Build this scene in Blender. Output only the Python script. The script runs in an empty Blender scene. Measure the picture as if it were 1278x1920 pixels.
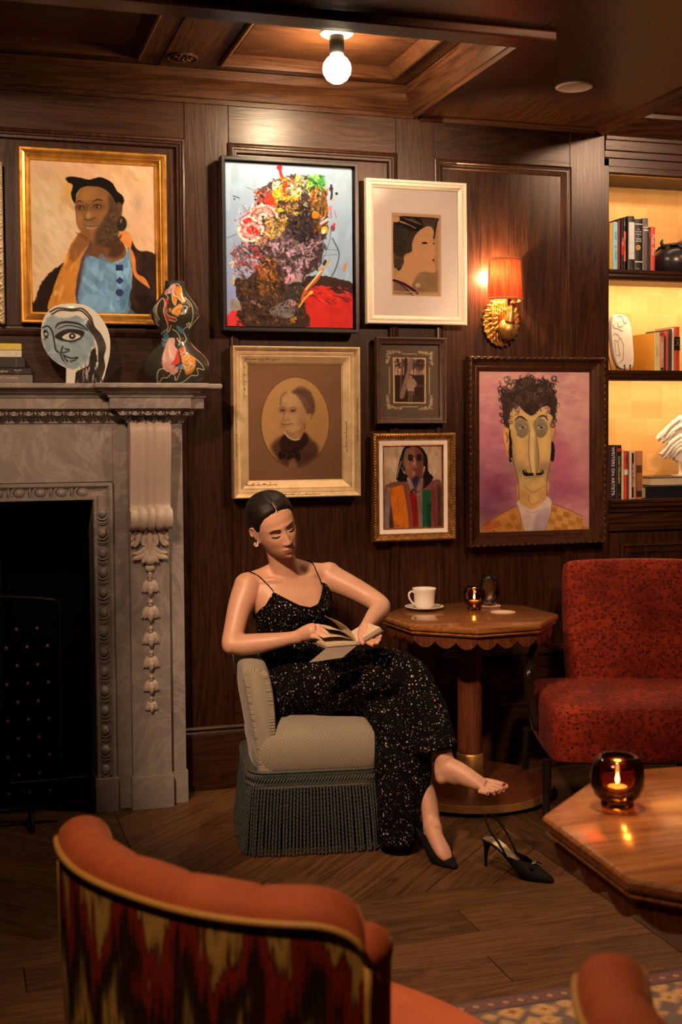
import bpy, bmesh, math, random
import numpy as np
from mathutils import Vector, Matrix, Euler

sc = bpy.context.scene
COL = sc.collection
random.seed(7)
RNG = np.random.default_rng(11)
PI = math.pi

# ------------------------------------------------------------------ camera
FPX, PPX, PPY, IW, IH = 2337.0, 639.0, 908.0, 1278.0, 1920.0
YAW, PITCH, ROLL = math.atan(724 / FPX), math.atan(100 / FPX), 0.0072
CAM = Vector((0.0, -5.05, 1.48))
FWD = Vector((math.sin(YAW) * math.cos(PITCH), math.cos(YAW) * math.cos(PITCH), -math.sin(PITCH)))
R0 = Vector((math.cos(YAW), -math.sin(YAW), 0))
U0 = R0.cross(FWD)
RGT = R0 * math.cos(ROLL) - U0 * math.sin(ROLL)
UPV = U0 * math.cos(ROLL) + R0 * math.sin(ROLL)
cd = bpy.data.cameras.new('camera')
cam = bpy.data.objects.new('camera', cd)
COL.objects.link(cam)
cam.matrix_world = Matrix(((RGT.x, UPV.x, -FWD.x, CAM.x), (RGT.y, UPV.y, -FWD.y, CAM.y), (RGT.z, UPV.z, -FWD.z, CAM.z), (0, 0, 0, 1)))
cd.sensor_fit = 'VERTICAL'
cd.sensor_height = 36.0
cd.lens = FPX / IH * 36.0
cd.shift_x = 0.0
cd.shift_y = (PPY - IH / 2) / IH
cd.clip_start = 0.02
cd.dof.use_dof = True
cd.dof.focus_distance = 4.75
cd.dof.aperture_fstop = 4.5
sc.camera = cam

# ------------------------------------------------------------------ world, exposure
w = bpy.data.worlds.new('room_world')
sc.world = w
w.use_nodes = True
w.node_tree.nodes['Background'].inputs[0].default_value = (0.05, 0.03, 0.02, 1)
w.node_tree.nodes['Background'].inputs[1].default_value = 0.2
sc.view_settings.view_transform = 'Standard'
sc.view_settings.look = 'None'
sc.view_settings.gamma = 1
sc.view_settings.use_curve_mapping = False
sc.view_settings.exposure = 0.16

# ------------------------------------------------------------------ unseen spots at ceiling height, several added as fill (the bulb, the sconce, shelf strips and candles carry their own light)
WARM = (1.0, 0.59, 0.355)


def spot(name, loc, target, energy, angle=60, blend=0.6, radius=0.05, color=WARM):
    ld = bpy.data.lights.new(name, 'SPOT')
    ld.energy = energy
    ld.spot_size = math.radians(angle)
    ld.spot_blend = blend
    ld.shadow_soft_size = radius
    ld.color = color
    o = bpy.data.objects.new(name, ld)
    o['kind'] = 'helper'
    COL.objects.link(o)
    o.location = loc
    o.rotation_euler = (Vector(target) - Vector(loc)).to_track_quat('-Z', 'Y').to_euler()
    return o


SPOTS = [
    # loc, target, watts, cone, blend, radius
    ((2.35, -2.35, 2.80), (1.45, 0.0, 2.05), 185, 56, 0.9, 0.06),
    ((-0.35, -2.60, 2.80), (0.50, 0.0, 2.05), 205, 50, 0.9, 0.06),
    ((0.75, -3.90, 2.80), (0.50, 0.0, 1.20), 75, 30, 1.0, 0.10),  # added broad front fill for the fireplace
    ((-0.20, -2.90, 2.80), (1.30, -0.75, 0.72), 700, 33, 0.9, 0.10),
    ((2.05, -2.30, 2.80), (3.00, 0.05, 1.80), 260, 48, 0.9, 0.06),  # added to brighten the shelved books
    ((1.60, -3.50, 2.80), (2.45, -0.9, 0.55), 260, 40, 0.9, 0.10),
    ((-0.3, -3.9, 2.80), (0.45, -3.1, 0.6), 120, 60, 0.9, 0.10),  # added to brighten the patterned back of the near tub chair
    ((1.35, -2.6, 2.80), (1.35, -2.4, 0.0), 230, 66, 1.0, 0.10),
    ((1.75, -2.40, 2.80), (2.45, 0.0, 1.40), 130, 36, 0.9, 0.06),  # added to brighten the picture of the moustached man
    ((3.45, -1.45, 3.00), (3.05, 0.0, 2.78), 90, 50, 0.9, 0.06),
]
for i, s in enumerate(SPOTS):
    spot('unseen_spot', *s)
# ------------------------------------------------------------------ helpers
def ray(px, py):
    return FWD + RGT * ((px - PPX) / FPX) - UPV * ((py - PPY) / FPX)


def onY(px, py, y):
    r = ray(px, py)
    return CAM + r * ((y - CAM.y) / r.y)


def onZ(px, py, z):
    r = ray(px, py)
    return CAM + r * ((z - CAM.z) / r.z)


def onD(px, py, d):
    return CAM + ray(px, py) * d


def tag(o, label, cat, group=None):
    o['label'] = label
    o['category'] = cat
    if group:
        o['group'] = group
    return o


def thing(name, label, cat, loc=(0, 0, 0), group=None):
    o = bpy.data.objects.new(name, None)
    COL.objects.link(o)
    o.location = loc
    o.empty_display_size = 0.05
    return tag(o, label, cat, group)


def origin_of(p):
    v = Vector((0, 0, 0))
    while p is not None:
        v += p.location
        p = p.parent
    return v


def link(o, parent):
    COL.objects.link(o)
    if parent is not None:
        o.parent = parent
        if parent.type == 'EMPTY':
            o.matrix_parent_inverse = Matrix.Translation(-parent.location)
    return o


def copy_tree(o, parent=None):
    c = o.copy()
    COL.objects.link(c)
    if parent is not None:
        c.parent = parent
    for ch in list(o.children):
        copy_tree(ch, c)
    return c


def crom(pts, n=6, closed=False):
    """Catmull-Rom through points of any dimension."""
    P = [np.array(p, float) for p in pts]
    out = []
    N = len(P)
    segs = N if closed else N - 1
    for i in range(segs):
        if closed:
            p0, p1, p2, p3 = P[(i - 1) % N], P[i], P[(i + 1) % N], P[(i + 2) % N]
        else:
            p1, p2 = P[i], P[i + 1]
            p0 = P[i - 1] if i > 0 else 2 * p1 - p2
            p3 = P[i + 2] if i + 2 < N else 2 * p2 - p1
        for k in range(n):
            t = k / n
            out.append(0.5 * ((2 * p1) + (-p0 + p2) * t + (2 * p0 - 5 * p1 + 4 * p2 - p3) * t * t + (-p0 + 3 * p1 - 3 * p2 + p3) * t ** 3))
    if not closed:
        out.append(P[-1])
    return np.array(out)


class MB:
    def __init__(self):
        self.v, self.f, self.m = [], [], []
        self.cur = 0

    def add(self, vs, fs):
        b = len(self.v)
        self.v.extend([tuple(map(float, p)) for p in vs])
        self.f.extend([tuple(b + i for i in f) for f in fs])
        self.m.extend([self.cur] * len(fs))
        return self

    def box(self, lo, hi, M=None):
        x0, y0, z0 = lo
        x1, y1, z1 = hi
        vs = [(x0, y0, z0), (x1, y0, z0), (x1, y1, z0), (x0, y1, z0), (x0, y0, z1), (x1, y0, z1), (x1, y1, z1), (x0, y1, z1)]
        if M is not None:
            vs = [M @ Vector(p) for p in vs]
        return self.add(vs, [(0, 3, 2, 1), (4, 5, 6, 7), (0, 1, 5, 4), (1, 2, 6, 5), (2, 3, 7, 6), (3, 0, 4, 7)])

    def cbox(self, c, s, M=None):
        return self.box([c[i] - s[i] / 2 for i in range(3)], [c[i] + s[i] / 2 for i in range(3)], M)

    def lathe(self, prof, c=(0, 0, 0), n=32, M=None, sx=1, sy=1, a0=0, a1=2 * PI, cap=True):
        """prof: (r, z) from bottom to top round the z axis."""
        full = abs(a1 - a0 - 2 * PI) < 1e-6
        cols = n if full else n + 1
        vs = []
        for r, z in prof:
            for k in range(cols):
                a = a0 + (a1 - a0) * k / n
                p = Vector((c[0] + r * sx * math.cos(a), c[1] + r * sy * math.sin(a), c[2] + z))
                vs.append(M @ p if M is not None else p)
        fs = []
        for i in range(len(prof) - 1):
            for k in range(n):
                k2 = (k + 1) % cols
                fs.append((i * cols + k, i * cols + k2, (i + 1) * cols + k2, (i + 1) * cols + k))
        if cap and full:
            if prof[0][0] > 1e-6:
                fs.append(tuple(reversed(range(cols))))
            if prof[-1][0] > 1e-6:
                fs.append(tuple((len(prof) - 1) * cols + k for k in range(cols)))
        return self.add(vs, fs)

    def tube(self, pts, rad, n=10, smooth=0, closed=False, ry=None, up=None, caps=True):
        """swept (elliptical) tube; rad a number or a list."""
        P = np.array([list(p) for p in pts], float)
        k = len(P)
        r1 = np.full(k, rad, float) if np.isscalar(rad) else np.array(rad, float)
        r2 = r1 if ry is None else (np.full(k, ry, float) if np.isscalar(ry) else np.array(ry, float))
        if smooth:
            q = crom(np.hstack([P, r1[:, None], r2[:, None]]), smooth, closed)
            P, r1, r2 = q[:, :3], q[:, 3], q[:, 4]
            k = len(P)
        if closed:
            T = np.roll(P, -1, 0) - np.roll(P, 1, 0)
        else:
            T = np.gradient(P, axis=0)
        T /= np.linalg.norm(T, axis=1)[:, None] + 1e-12
        u = np.array(up if up is not None else (0, 0, 1), float)
        if up is None and abs(T[0] @ u) > 0.95:
            u = np.array((1.0, 0, 0))
        vs = []
        N = u - T[0] * (T[0] @ u)
        N /= np.linalg.norm(N)
        for i in range(k):
            if up is not None:
                N = u - T[i] * (T[i] @ u)
            else:
                N = N - T[i] * (T[i] @ N)
            N /= np.linalg.norm(N) + 1e-12
            B = np.cross(T[i], N)
            for j in range(n):
                a = 2 * PI * j / n
                vs.append(P[i] + B * (r1[i] * math.cos(a)) + N * (r2[i] * math.sin(a)))
        fs = []
        for i in range(k if closed else k - 1):
            i2 = (i + 1) % k
            for j in range(n):
                j2 = (j + 1) % n
                fs.append((i * n + j, i * n + j2, i2 * n + j2, i2 * n + j))
        if caps and not closed:
            fs.append(tuple(reversed(range(n))))
            fs.append(tuple((k - 1) * n + j for j in range(n)))
        return self.add(vs, fs)

    def ball(self, c, r, n=12, m=8, M=None):
        r = (r, r, r) if np.isscalar(r) else r
        vs = [(c[0], c[1], c[2] - r[2])]
        for i in range(1, m):
            t = -PI / 2 + PI * i / m
            for k in range(n):
                a = 2 * PI * k / n
                vs.append((c[0] + r[0] * math.cos(t) * math.cos(a), c[1] + r[1] * math.cos(t) * math.sin(a), c[2] + r[2] * math.sin(t)))
        vs.append((c[0], c[1], c[2] + r[2]))
        if M is not None:
            vs = [M @ Vector(p) for p in vs]
        fs = [(0, 1 + (k + 1) % n, 1 + k) for k in range(n)]
        for i in range(m - 2):
            for k in range(n):
                a, b = 1 + i * n + k, 1 + i * n + (k + 1) % n
                fs.append((a, b, b + n, a + n))
        L = len(vs) - 1
        fs += [(L, L - n + k, L - n + (k + 1) % n) for k in range(n)]
        return self.add(vs, fs)

    def prism(self, poly, a, b, axis='z'):
        """polygon (2d) extruded along an axis from a to b. axis y: poly is (x, z); axis x: poly is (y, z)."""
        f = {'z': lambda p, t: (p[0], p[1], t), 'y': lambda p, t: (p[0], t, p[1]), 'x': lambda p, t: (t, p[0], p[1])}[axis]
        n = len(poly)
        vs = [f(p, a) for p in poly] + [f(p, b) for p in poly]
        fs = [tuple(reversed(range(n))), tuple(range(n, 2 * n))]
        fs += [(i, (i + 1) % n, n + (i + 1) % n, n + i) for i in range(n)]
        return self.add(vs, fs)

    def frame(self, x0, x1, z0, z1, prof, ywall=0.0):
        """mitred rectangular moulding in a plane facing -y. prof: list of (inset from the outer edge, height towards -y)."""
        vs = []
        for d, h in prof:
            vs += [(x0 + d, ywall - h, z0 + d), (x1 - d, ywall - h, z0 + d), (x1 - d, ywall - h, z1 - d), (x0 + d, ywall - h, z1 - d)]
        fs = []
        for i in range(len(prof) - 1):
            for k in range(4):
                k2 = (k + 1) % 4
                fs.append((i * 4 + k, i * 4 + k2, (i + 1) * 4 + k2, (i + 1) * 4 + k))
        return self.add(vs, fs)

    def run(self, prof, a, b, axis='x'):
        """profile extruded along x: prof (y, z); along y: prof (x, z); along z: prof (x, y)."""
        return self.prism(prof, a, b, {'x': 'x', 'y': 'y', 'z': 'z'}[axis])

    def grid(self, fn, nu, nv, closed_u=False):
        vs = [fn(i / nu, j / nv) for j in range(nv + 1) for i in range(nu if closed_u else nu + 1)]
        c = nu if closed_u else nu + 1
        fs = [(j * c + i, j * c + (i + 1) % c, (j + 1) * c + (i + 1) % c, (j + 1) * c + i) for j in range(nv) for i in range(nu)]
        return self.add(vs, fs)

    def mesh(self, name, mats, smooth=False, bevel=0, segs=2, fix=True):
        me = bpy.data.meshes.new(name)
        me.from_pydata(self.v, [], self.f)
        for m in (mats if isinstance(mats, (list, tuple)) else [mats]):
            me.materials.append(m)
        if self.cur or any(self.m):
            me.polygons.foreach_set('material_index', self.m)
        if fix or bevel:
            bm = bmesh.new()
            bm.from_mesh(me)
            bmesh.ops.remove_doubles(bm, verts=bm.verts, dist=1e-6)
            bmesh.ops.recalc_face_normals(bm, faces=bm.faces)
            if bevel:
                ed = [e for e in bm.edges if len(e.link_faces) == 2 and e.calc_face_angle() > math.radians(38)]
                bmesh.ops.bevel(bm, geom=ed, offset=bevel, segments=segs, profile=0.6, affect='EDGES', clamp_overlap=True)
            bm.to_mesh(me)
            bm.free()
        if smooth is True:
            me.polygons.foreach_set('use_smooth', [True] * len(me.polygons))
        elif smooth:
            me.polygons.foreach_set('use_smooth', [True] * len(me.polygons))
            me.set_sharp_from_angle(angle=math.radians(smooth))
        me.update()
        return me

    def build(self, name, mats, parent=None, smooth=False, bevel=0, segs=2, fix=True, **kw):
        o = bpy.data.objects.new(name, self.mesh(name, mats, smooth, bevel, segs, fix))
        for k, v in kw.items():
            o[k] = v
        return link(o, parent)


def place(me, name, parent, loc=(0, 0, 0), rot=(0, 0, 0), scale=(1, 1, 1)):
    o = bpy.data.objects.new(name, me)
    link(o, parent)
    o.location = loc
    o.rotation_euler = rot
    o.scale = scale
    return o


def modded(o, *mods):
    """apply modifiers given as (type, {settings}) and keep one plain mesh."""
    for t, s in mods:
        m = o.modifiers.new(t, t)
        for k, v in s.items():
            setattr(m, k, v)
    dg = bpy.context.evaluated_depsgraph_get()
    me = bpy.data.meshes.new_from_object(o.evaluated_get(dg))
    o.modifiers.clear()
    old = o.data
    o.data = me
    bpy.data.meshes.remove(old)
    return o


def text_mb(body, size, depth=0.0004, align='CENTER', bold=0.0, space=1.0):
    """lettering as a mesh in the xy plane, centred; returns (verts, faces, width)."""
    cu = bpy.data.curves.new('lettering', 'FONT')
    cu.body = body
    cu.size = size
    cu.align_x = align
    cu.align_y = 'CENTER'
    cu.extrude = depth
    cu.offset = bold
    cu.space_character = space
    cu.resolution_u = 3
    o = bpy.data.objects.new('lettering', cu)
    COL.objects.link(o)
    dg = bpy.context.evaluated_depsgraph_get()
    dg.update()
    me = bpy.data.meshes.new_from_object(o.evaluated_get(dg))
    vs = [tuple(v.co) for v in me.vertices]
    fs = [tuple(p.vertices) for p in me.polygons]
    bpy.data.objects.remove(o)
    bpy.data.curves.remove(cu)
    bpy.data.meshes.remove(me)
    return vs, fs


# ------------------------------------------------------------------ materials
def srgb(h):
    """#hex or 0-255 triple to linear."""
    if isinstance(h, str):
        h = h.lstrip('#')
        h = [int(h[i:i + 2], 16) for i in (0, 2, 4)]
    out = []
    for c in h[:3]:
        c = c / 255.0
        out.append(c / 12.92 if c <= 0.04045 else ((c + 0.055) / 1.055) ** 2.4)
    return tuple(out)


class NT:
    def __init__(self, name):
        self.mat = bpy.data.materials.new(name)
        self.mat.use_nodes = True
        self.t = self.mat.node_tree
        self.n = self.t.nodes
        self.bsdf = self.n['Principled BSDF']

    def new(self, typ, ins=None, **props):
        nd = self.n.new(typ)
        for k, v in props.items():
            setattr(nd, k, v)
        for k, v in (ins or {}).items():
            self.set(nd.inputs[k], v)
        return nd

    def set(self, sock, v):
        if isinstance(v, bpy.types.NodeSocket):
            self.t.links.new(v, sock)
        elif isinstance(v, (tuple, list)) and sock.type == 'RGBA' and len(v) == 3:
            sock.default_value = (*v, 1)
        else:
            sock.default_value = v

    def p(self, **kw):
        for k, v in kw.items():
            self.set(self.bsdf.inputs[k.replace('_', ' ')], v)
        return self.mat

    def coord(self, kind='Object', scale=(1, 1, 1), rot=(0, 0, 0)):
        if kind == 'World':
            s = self.new('ShaderNodeNewGeometry').outputs['Position']
        else:
            s = self.new('ShaderNodeTexCoord').outputs[kind]
        return self.new('ShaderNodeMapping', {'Vector': s, 'Scale': scale, 'Rotation': rot}).outputs[0]

    def noise(self, vec, scale, detail=3, rough=0.5, dist=0.0):
        return self.new('ShaderNodeTexNoise', {'Vector': vec, 'Scale': scale, 'Detail': detail, 'Roughness': rough, 'Distortion': dist}).outputs[0]

    def ramp(self, fac, stops):
        r = self.new('ShaderNodeValToRGB', {'Fac': fac})
        el = r.color_ramp.elements
        while len(el) < len(stops):
            el.new(0.5)
        for e, (p, c) in zip(el, stops):
            e.position = p
            e.color = (*c, 1) if len(c) == 3 else c
        return r.outputs[0]

    def mix(self, fac, a, b, mode='MIX'):
        m = self.new('ShaderNodeMix', data_type='RGBA', blend_type=mode)
        self.set(m.inputs['Factor'], fac)
        self.set(m.inputs['A'], a)
        self.set(m.inputs['B'], b)
        return m.outputs['Result']

    def math(self, op, a, b=0.0):
        m = self.new('ShaderNodeMath', operation=op)
        self.set(m.inputs[0], a)
        self.set(m.inputs[1], b)
        return m.outputs[0]

    def bump(self, h, strength=0.3, dist=0.002):
        self.set(self.bsdf.inputs['Normal'], self.new('ShaderNodeBump', {'Height': h, 'Strength': strength, 'Distance': dist}).outputs[0])


def plain(name, col, rough=0.5, metal=0.0, var=0.08, scale=30, **kw):
    t = NT(name)
    n = t.noise(t.coord('Object'), scale, 4)
    c = t.ramp(n, [(0.25, tuple(x * (1 - var) for x in col)), (0.75, tuple(min(1, x * (1 + var)) for x in col))])
    return t.p(Base_Color=c, Roughness=rough, Metallic=metal, **kw)


def wood(name, dark, light, axis='x', rough=0.35, scale=1.0, kind='World', coat=0.0, bump=0.25, perobj=0.0, spec=0.22):
    """oak-like wood with its grain along an axis: long fibres, cathedral figure, pores."""
    t = NT(name)
    s = {'x': (1.2, 16, 16), 'y': (16, 1.2, 16), 'z': (16, 16, 1.2)}[axis]
    vec = t.coord(kind, tuple(k * scale for k in s))
    if perobj:
        r = t.new('ShaderNodeObjectInfo').outputs['Random']
        off = t.new('ShaderNodeCombineXYZ', {'X': t.math('MULTIPLY', r, 37.0), 'Y': t.math('MULTIPLY', r, 91.0), 'Z': t.math('MULTIPLY', r, 53.0)}).outputs[0]
        vec = t.new('ShaderNodeVectorMath', {0: vec, 1: off}, operation='ADD').outputs[0]
    fig = t.noise(vec, 0.55, 3, 0.55, 1.2)
    rings = t.math('FRACT', t.math('MULTIPLY', fig, 9.0))
    rings = t.math('ABSOLUTE', t.math('SUBTRACT', rings, 0.5))
    fine = t.noise(vec, 6.0, 5, 0.7)
    v2 = t.new('ShaderNodeMapping', {'Vector': vec, 'Scale': {'x': (0.6, 3, 3), 'y': (3, 0.6, 3), 'z': (3, 3, 0.6)}[axis]}).outputs[0]
    pores = t.noise(v2, 5.0, 2, 0.6)
    f = t.math('ADD', t.math('MULTIPLY', rings, 0.55), t.math('MULTIPLY', fine, 0.6))
    f = t.math('SUBTRACT', f, t.math('MULTIPLY', t.math('GREATER_THAN', pores, 0.62), 0.16))
    c = t.ramp(f, [(0.18, dark), (0.75, light)])
    if perobj:
        k = t.math('ADD', t.math('MULTIPLY', r, perobj), 1 - perobj / 2)
        kk = t.new('ShaderNodeCombineXYZ', {'X': k, 'Y': k, 'Z': k}).outputs[0]
        c = t.mix(1.0, c, kk, 'MULTIPLY')
    t.p(Base_Color=c, Specular_IOR_Level=spec, Roughness=t.math('ADD', t.math('MULTIPLY', fine, 0.15), rough - 0.07))
    if coat:
        t.p(Coat_Weight=coat, Coat_Roughness=0.12)
    t.bump(f, bump, 0.0015)
    return t.mat


def attr_paint(name, rough=0.5, coat=0.0, bump=0.0, attr='Col', vscale=140):
    t = NT(name)
    c = t.new('ShaderNodeAttribute', attribute_name=attr).outputs['Color']
    t.p(Base_Color=c, Roughness=rough, Specular_IOR_Level=0.10)
    if coat:
        t.p(Coat_Weight=coat, Coat_Roughness=0.03)
    if bump:
        t.bump(t.noise(t.coord('Object'), vscale, 3), bump, 0.002)
    return t.mat


def glass(name, col=(1, 1, 1), rough=0.0, ior=1.45):
    t = NT(name)
    return t.p(Base_Color=col, Roughness=rough, IOR=ior, Transmission_Weight=1.0)


def emit(name, col, strength):
    t = NT(name)
    return t.p(Base_Color=(0, 0, 0), Emission_Color=col, Emission_Strength=strength)


W_D, W_L = (0.013, 0.0046, 0.0020), (0.066, 0.0250, 0.0112)
M = {}
for ax in 'xyz':
    M['wood_' + ax] = wood('dark oak grain ' + ax, W_D, W_L, ax, 0.33, spec=0.36)
    M['ceil_' + ax] = wood('ceiling oak grain ' + ax, (0.022, 0.0075, 0.003), (0.095, 0.034, 0.013), ax, 0.38)
M['plank'] = wood('floor oak', (0.060, 0.028, 0.011), (0.19, 0.095, 0.040), 'x', 0.42, 1.0, 'Object', perobj=0.45, bump=0.3, spec=0.15)
M['plank_dark'] = wood('smoked floor oak', (0.030, 0.014, 0.006), (0.085, 0.043, 0.02), 'x', 0.42, 1.0, 'Object', perobj=0.35, bump=0.3, spec=0.15)
M['table_wood'] = wood('varnished walnut', (0.15, 0.050, 0.014), (0.42, 0.18, 0.055), 'x', 0.22, 0.8, coat=1.0, bump=0.0)
M['column_wood'] = wood('reddish walnut', (0.05, 0.014, 0.006), (0.17, 0.055, 0.022), 'z', 0.35, 1.5, coat=0.3)
M['black'] = plain('matt black', (0.003, 0.0025, 0.002), 0.8, Specular_IOR_Level=0.08)
M['black_metal'] = plain('black metal', (0.006, 0.0055, 0.005), 0.4, 0.6)
M['brass'] = plain('aged brass', (0.60, 0.34, 0.11), 0.42, 0.75, 0.25, 25)
M['white_ceramic'] = plain('white china', (0.75, 0.72, 0.66), 0.12, 0, 0.02)
M['paper'] = plain('cream paper', (0.62, 0.52, 0.38), 0.8, 0, 0.06, 120)
# ------------------------------------------------------------------ the room shell
ZC = 2.82           # underside of the beams
RX0, RX1, RY0 = -2.2, 4.2, -7.0


def structure(o):
    o['kind'] = 'structure'
    return o


# floor: sub-floor with every plank laid on it
mb = MB()
mb.box((RX0, RY0, -0.10), (RX1, 0.40, -0.014))
floor = structure(mb.build('floor', M['black']))
plank_meshes = {}


def plank(L, W, x, y, rot, mat='plank'):
    key = (round(L, 2), round(W, 3), mat)
    if key not in plank_meshes:
        g = 0.0012
        b = MB()
        b.box((-key[0] / 2 + g, -W / 2 + g, -0.014), (key[0] / 2 - g, W / 2 - g, 0.0))
        plank_meshes[key] = b.mesh('plank', M[mat], bevel=0.0012, segs=1)
    return place(plank_meshes[key], 'plank', floor, (x, y, random.uniform(-0.0004, 0)), (0, 0, rot))


YB = -1.365
# front field, boards parallel to the back wall, up to the border band
for i in range(14):
    y1 = YB - 0.17 * i
    x = 1.935
    j = 0
    firsts = [1.10, 0.48, 1.42, 0.53, 0.9]
    while x > -1.2:
        L = firsts[i % 5] if j == 0 else 1.30
        plank(L, 0.17, x - L / 2, y1 - 0.085, PI if (i + j) % 2 else 0)
        x -= L
        j += 1
# border band running away from the camera
y = 0.0
while y > -3.6:
    plank(1.20, 0.155, 1.935 + 0.0775, y - 0.6, PI / 2, 'plank_dark')
    y -= 1.20
# field to the right of the band
for i in range(16):
    y1 = 0.0 - 0.17 * i
    x = 2.09 - (0.3 if i % 2 else 0.0)
    b0 = x
    L = 1.05 if i % 2 else 1.05
    plank(L - (0.3 if i % 2 else 0), 0.17, 2.09 + (L - (0.3 if i % 2 else 0)) / 2, y1 - 0.085, 0, 'plank_dark')
    plank(1.05, 0.17, 2.09 + L - (0.3 if i % 2 else 0) + 0.525, y1 - 0.085, PI, 'plank_dark')
# mitred field by the wall: boards at 45 degrees, cut where they meet the next field
def clip_poly(poly, axis, lim, keep_less):
    out = []
    n = len(poly)
    for i in range(n):
        a, b = poly[i], poly[(i + 1) % n]
        ia = (a[axis] <= lim) == keep_less
        ib = (b[axis] <= lim) == keep_less
        if ia:
            out.append(a)
        if ia != ib:
            t = (lim - a[axis]) / (b[axis] - a[axis])
            out.append(tuple(a[k] + (b[k] - a[k]) * t for k in range(2)))
    return out


s2 = math.sqrt(0.5)
for cell in range(3):                       # chevron bays, each 1.365 wide
    xa, xb = 1.935 - 1.365 * (cell + 1), 1.935 - 1.365 * cell
    sg = 1 if cell % 2 == 0 else -1
    for k in range(-10, 12):
        c = k * 0.17
        # strip between lines at +-45 degrees
        u = Vector((s2, sg * s2))
        nrm = Vector((-sg * s2, s2))
        o = Vector(((xa + xb) / 2, YB / 2)) + nrm * c
        quad = [o - u * 2 - nrm * 0.0838, o + u * 2 - nrm * 0.0838, o + u * 2 + nrm * 0.0838, o - u * 2 + nrm * 0.0838]
        poly = [tuple(p) for p in quad]
        for ax, lim, less in ((0, xb - 0.0012, True), (0, xa + 0.0012, False), (1, -0.0, True), (1, YB + 0.0012, False)):
            poly = clip_poly(poly, ax, lim, less)
            if len(poly) < 3:
                break
        if len(poly) < 3:
            continue
        th = math.atan2(u.y, u.x)
        cx, cy = sum(p[0] for p in poly) / len(poly), sum(p[1] for p in poly) / len(poly)
        loc = [((p[0] - cx) * math.cos(th) + (p[1] - cy) * math.sin(th), -(p[0] - cx) * math.sin(th) + (p[1] - cy) * math.cos(th)) for p in poly]
        b = MB()
        b.prism(loc, -0.014, 0.0)
        place(b.mesh('plank', M['plank'], bevel=0.0012, segs=1), 'plank', floor, (cx, cy, random.uniform(-0.0004, 0)), (0, 0, th))

# back wall of framed oak panels
mb = MB()
mb.box((RX0, 0.022, 0), (-0.561, 0.14, 3.05))
mb.box((0.561, 0.022, 0), (2.815, 0.14, 3.05))
mb.box((-0.561, 0.022, 1.301), (0.561, 0.14, 3.05))
wall = structure(mb.build('wall_back', M['wood_z']))


def member(kind, x0, x1, z0, z1, ax, y0=0.0, y1=0.022):
    b = MB()
    b.box((x0 + 0.0006, y0, z0 + 0.0006), (x1 - 0.0006, y1, z1 - 0.0006))
    return b.build(kind, M['wood_' + ax], wall, bevel=0.0015, segs=1)


STILES = [(-1.05, -0.87), (0.911, 1.094), (1.82, 1.998), (2.642, 2.815)]
for a, b_ in STILES:
    member('stile', a, b_, 0.0, ZC + 0.1, 'z')
member('rail', -0.87, 0.911, 2.661, ZC + 0.1, 'x')
member('rail', -0.87, 0.911, 1.52, 1.866, 'x')
member('rail', 0.60, 0.911, 0.0, 1.52, 'z')
member('rail', -0.87, -0.60, 0.0, 1.52, 'z')
member('rail', 1.094, 1.82, 2.655, ZC + 0.1, 'x')
member('rail', 1.998, 2.642, 2.642, ZC + 0.1, 'x')
member('rail', 1.094, 1.82, 0.0, 0.475, 'x')
member('rail', 1.998, 2.642, 0.0, 0.475, 'x')
BOLECTION = [(-0.004, 0.0), (-0.004, 0.008), (0.003, 0.014), (0.010, 0.015), (0.014, 0.010), (0.020, 0.010), (0.023, 0.004), (0.032, 0.002), (0.036, -0.004), (0.038, -0.013), (0.040, -0.013)]
for x0, x1, z0, z1 in ((-0.87, 0.911, 1.866, 2.661), (1.094, 1.82, 0.475, 2.655), (1.998, 2.642, 0.475, 2.642)):
    b = MB()
    b.box((x0, 0.012, z0), (x1, 0.022, z1))
    b.build('panel', M['wood_z'], wall)
    b = MB()
    b.frame(x0, x1, z0, z1, BOLECTION)
    b.build('panel_moulding', M['wood_z'], wall, smooth=35, fix=False)
# baseboard with a cap moulding
b = MB()
b.run([(-0.004, 0.0), (-0.022, 0.0), (-0.022, 0.225), (-0.018, 0.236), (-0.010, 0.243), (-0.014, 0.254), (-0.004, 0.262), (0.0, 0.262)], 0.87, 2.815)
structure(b.build('baseboard_back', M['wood_x'], smooth=30))

# crown moulding under the coffers (runs along the wall, then turns down the side of the soffit)
CROWN = [(0.0, ZC - 0.012), (-0.010, ZC - 0.012), (-0.010, ZC + 0.006), (-0.016, ZC + 0.010), (-0.022, ZC + 0.030), (-0.036, ZC + 0.056), (-0.054, ZC + 0.072), (-0.060, ZC + 0.076), (-0.060, ZC + 0.112), (0.0, ZC + 0.112)]
b = MB()
b.run(CROWN, RX0, 1.905)
structure(b.build('trim_1', M['ceil_x'], smooth=32))
b = MB()
b.run([(1.905 + y, z) for y, z in CROWN], -1.055, -0.002, 'y')
structure(b.build('trim_2', M['ceil_y'], smooth=32))

# ceiling: upper deck, soffits and beams
b = MB()
b.box((RX0, RY0, 3.05), (RX1, 0.60, 3.15))
ceiling = structure(b.build('ceiling', M['ceil_x']))


def cbox(name, lo, hi, ax, bevel=0.002, parent=None):
    b = MB()
    b.box(lo, hi)
    return b.build(name, M['ceil_' + ax], parent or ceiling, bevel=bevel, segs=1)


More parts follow.
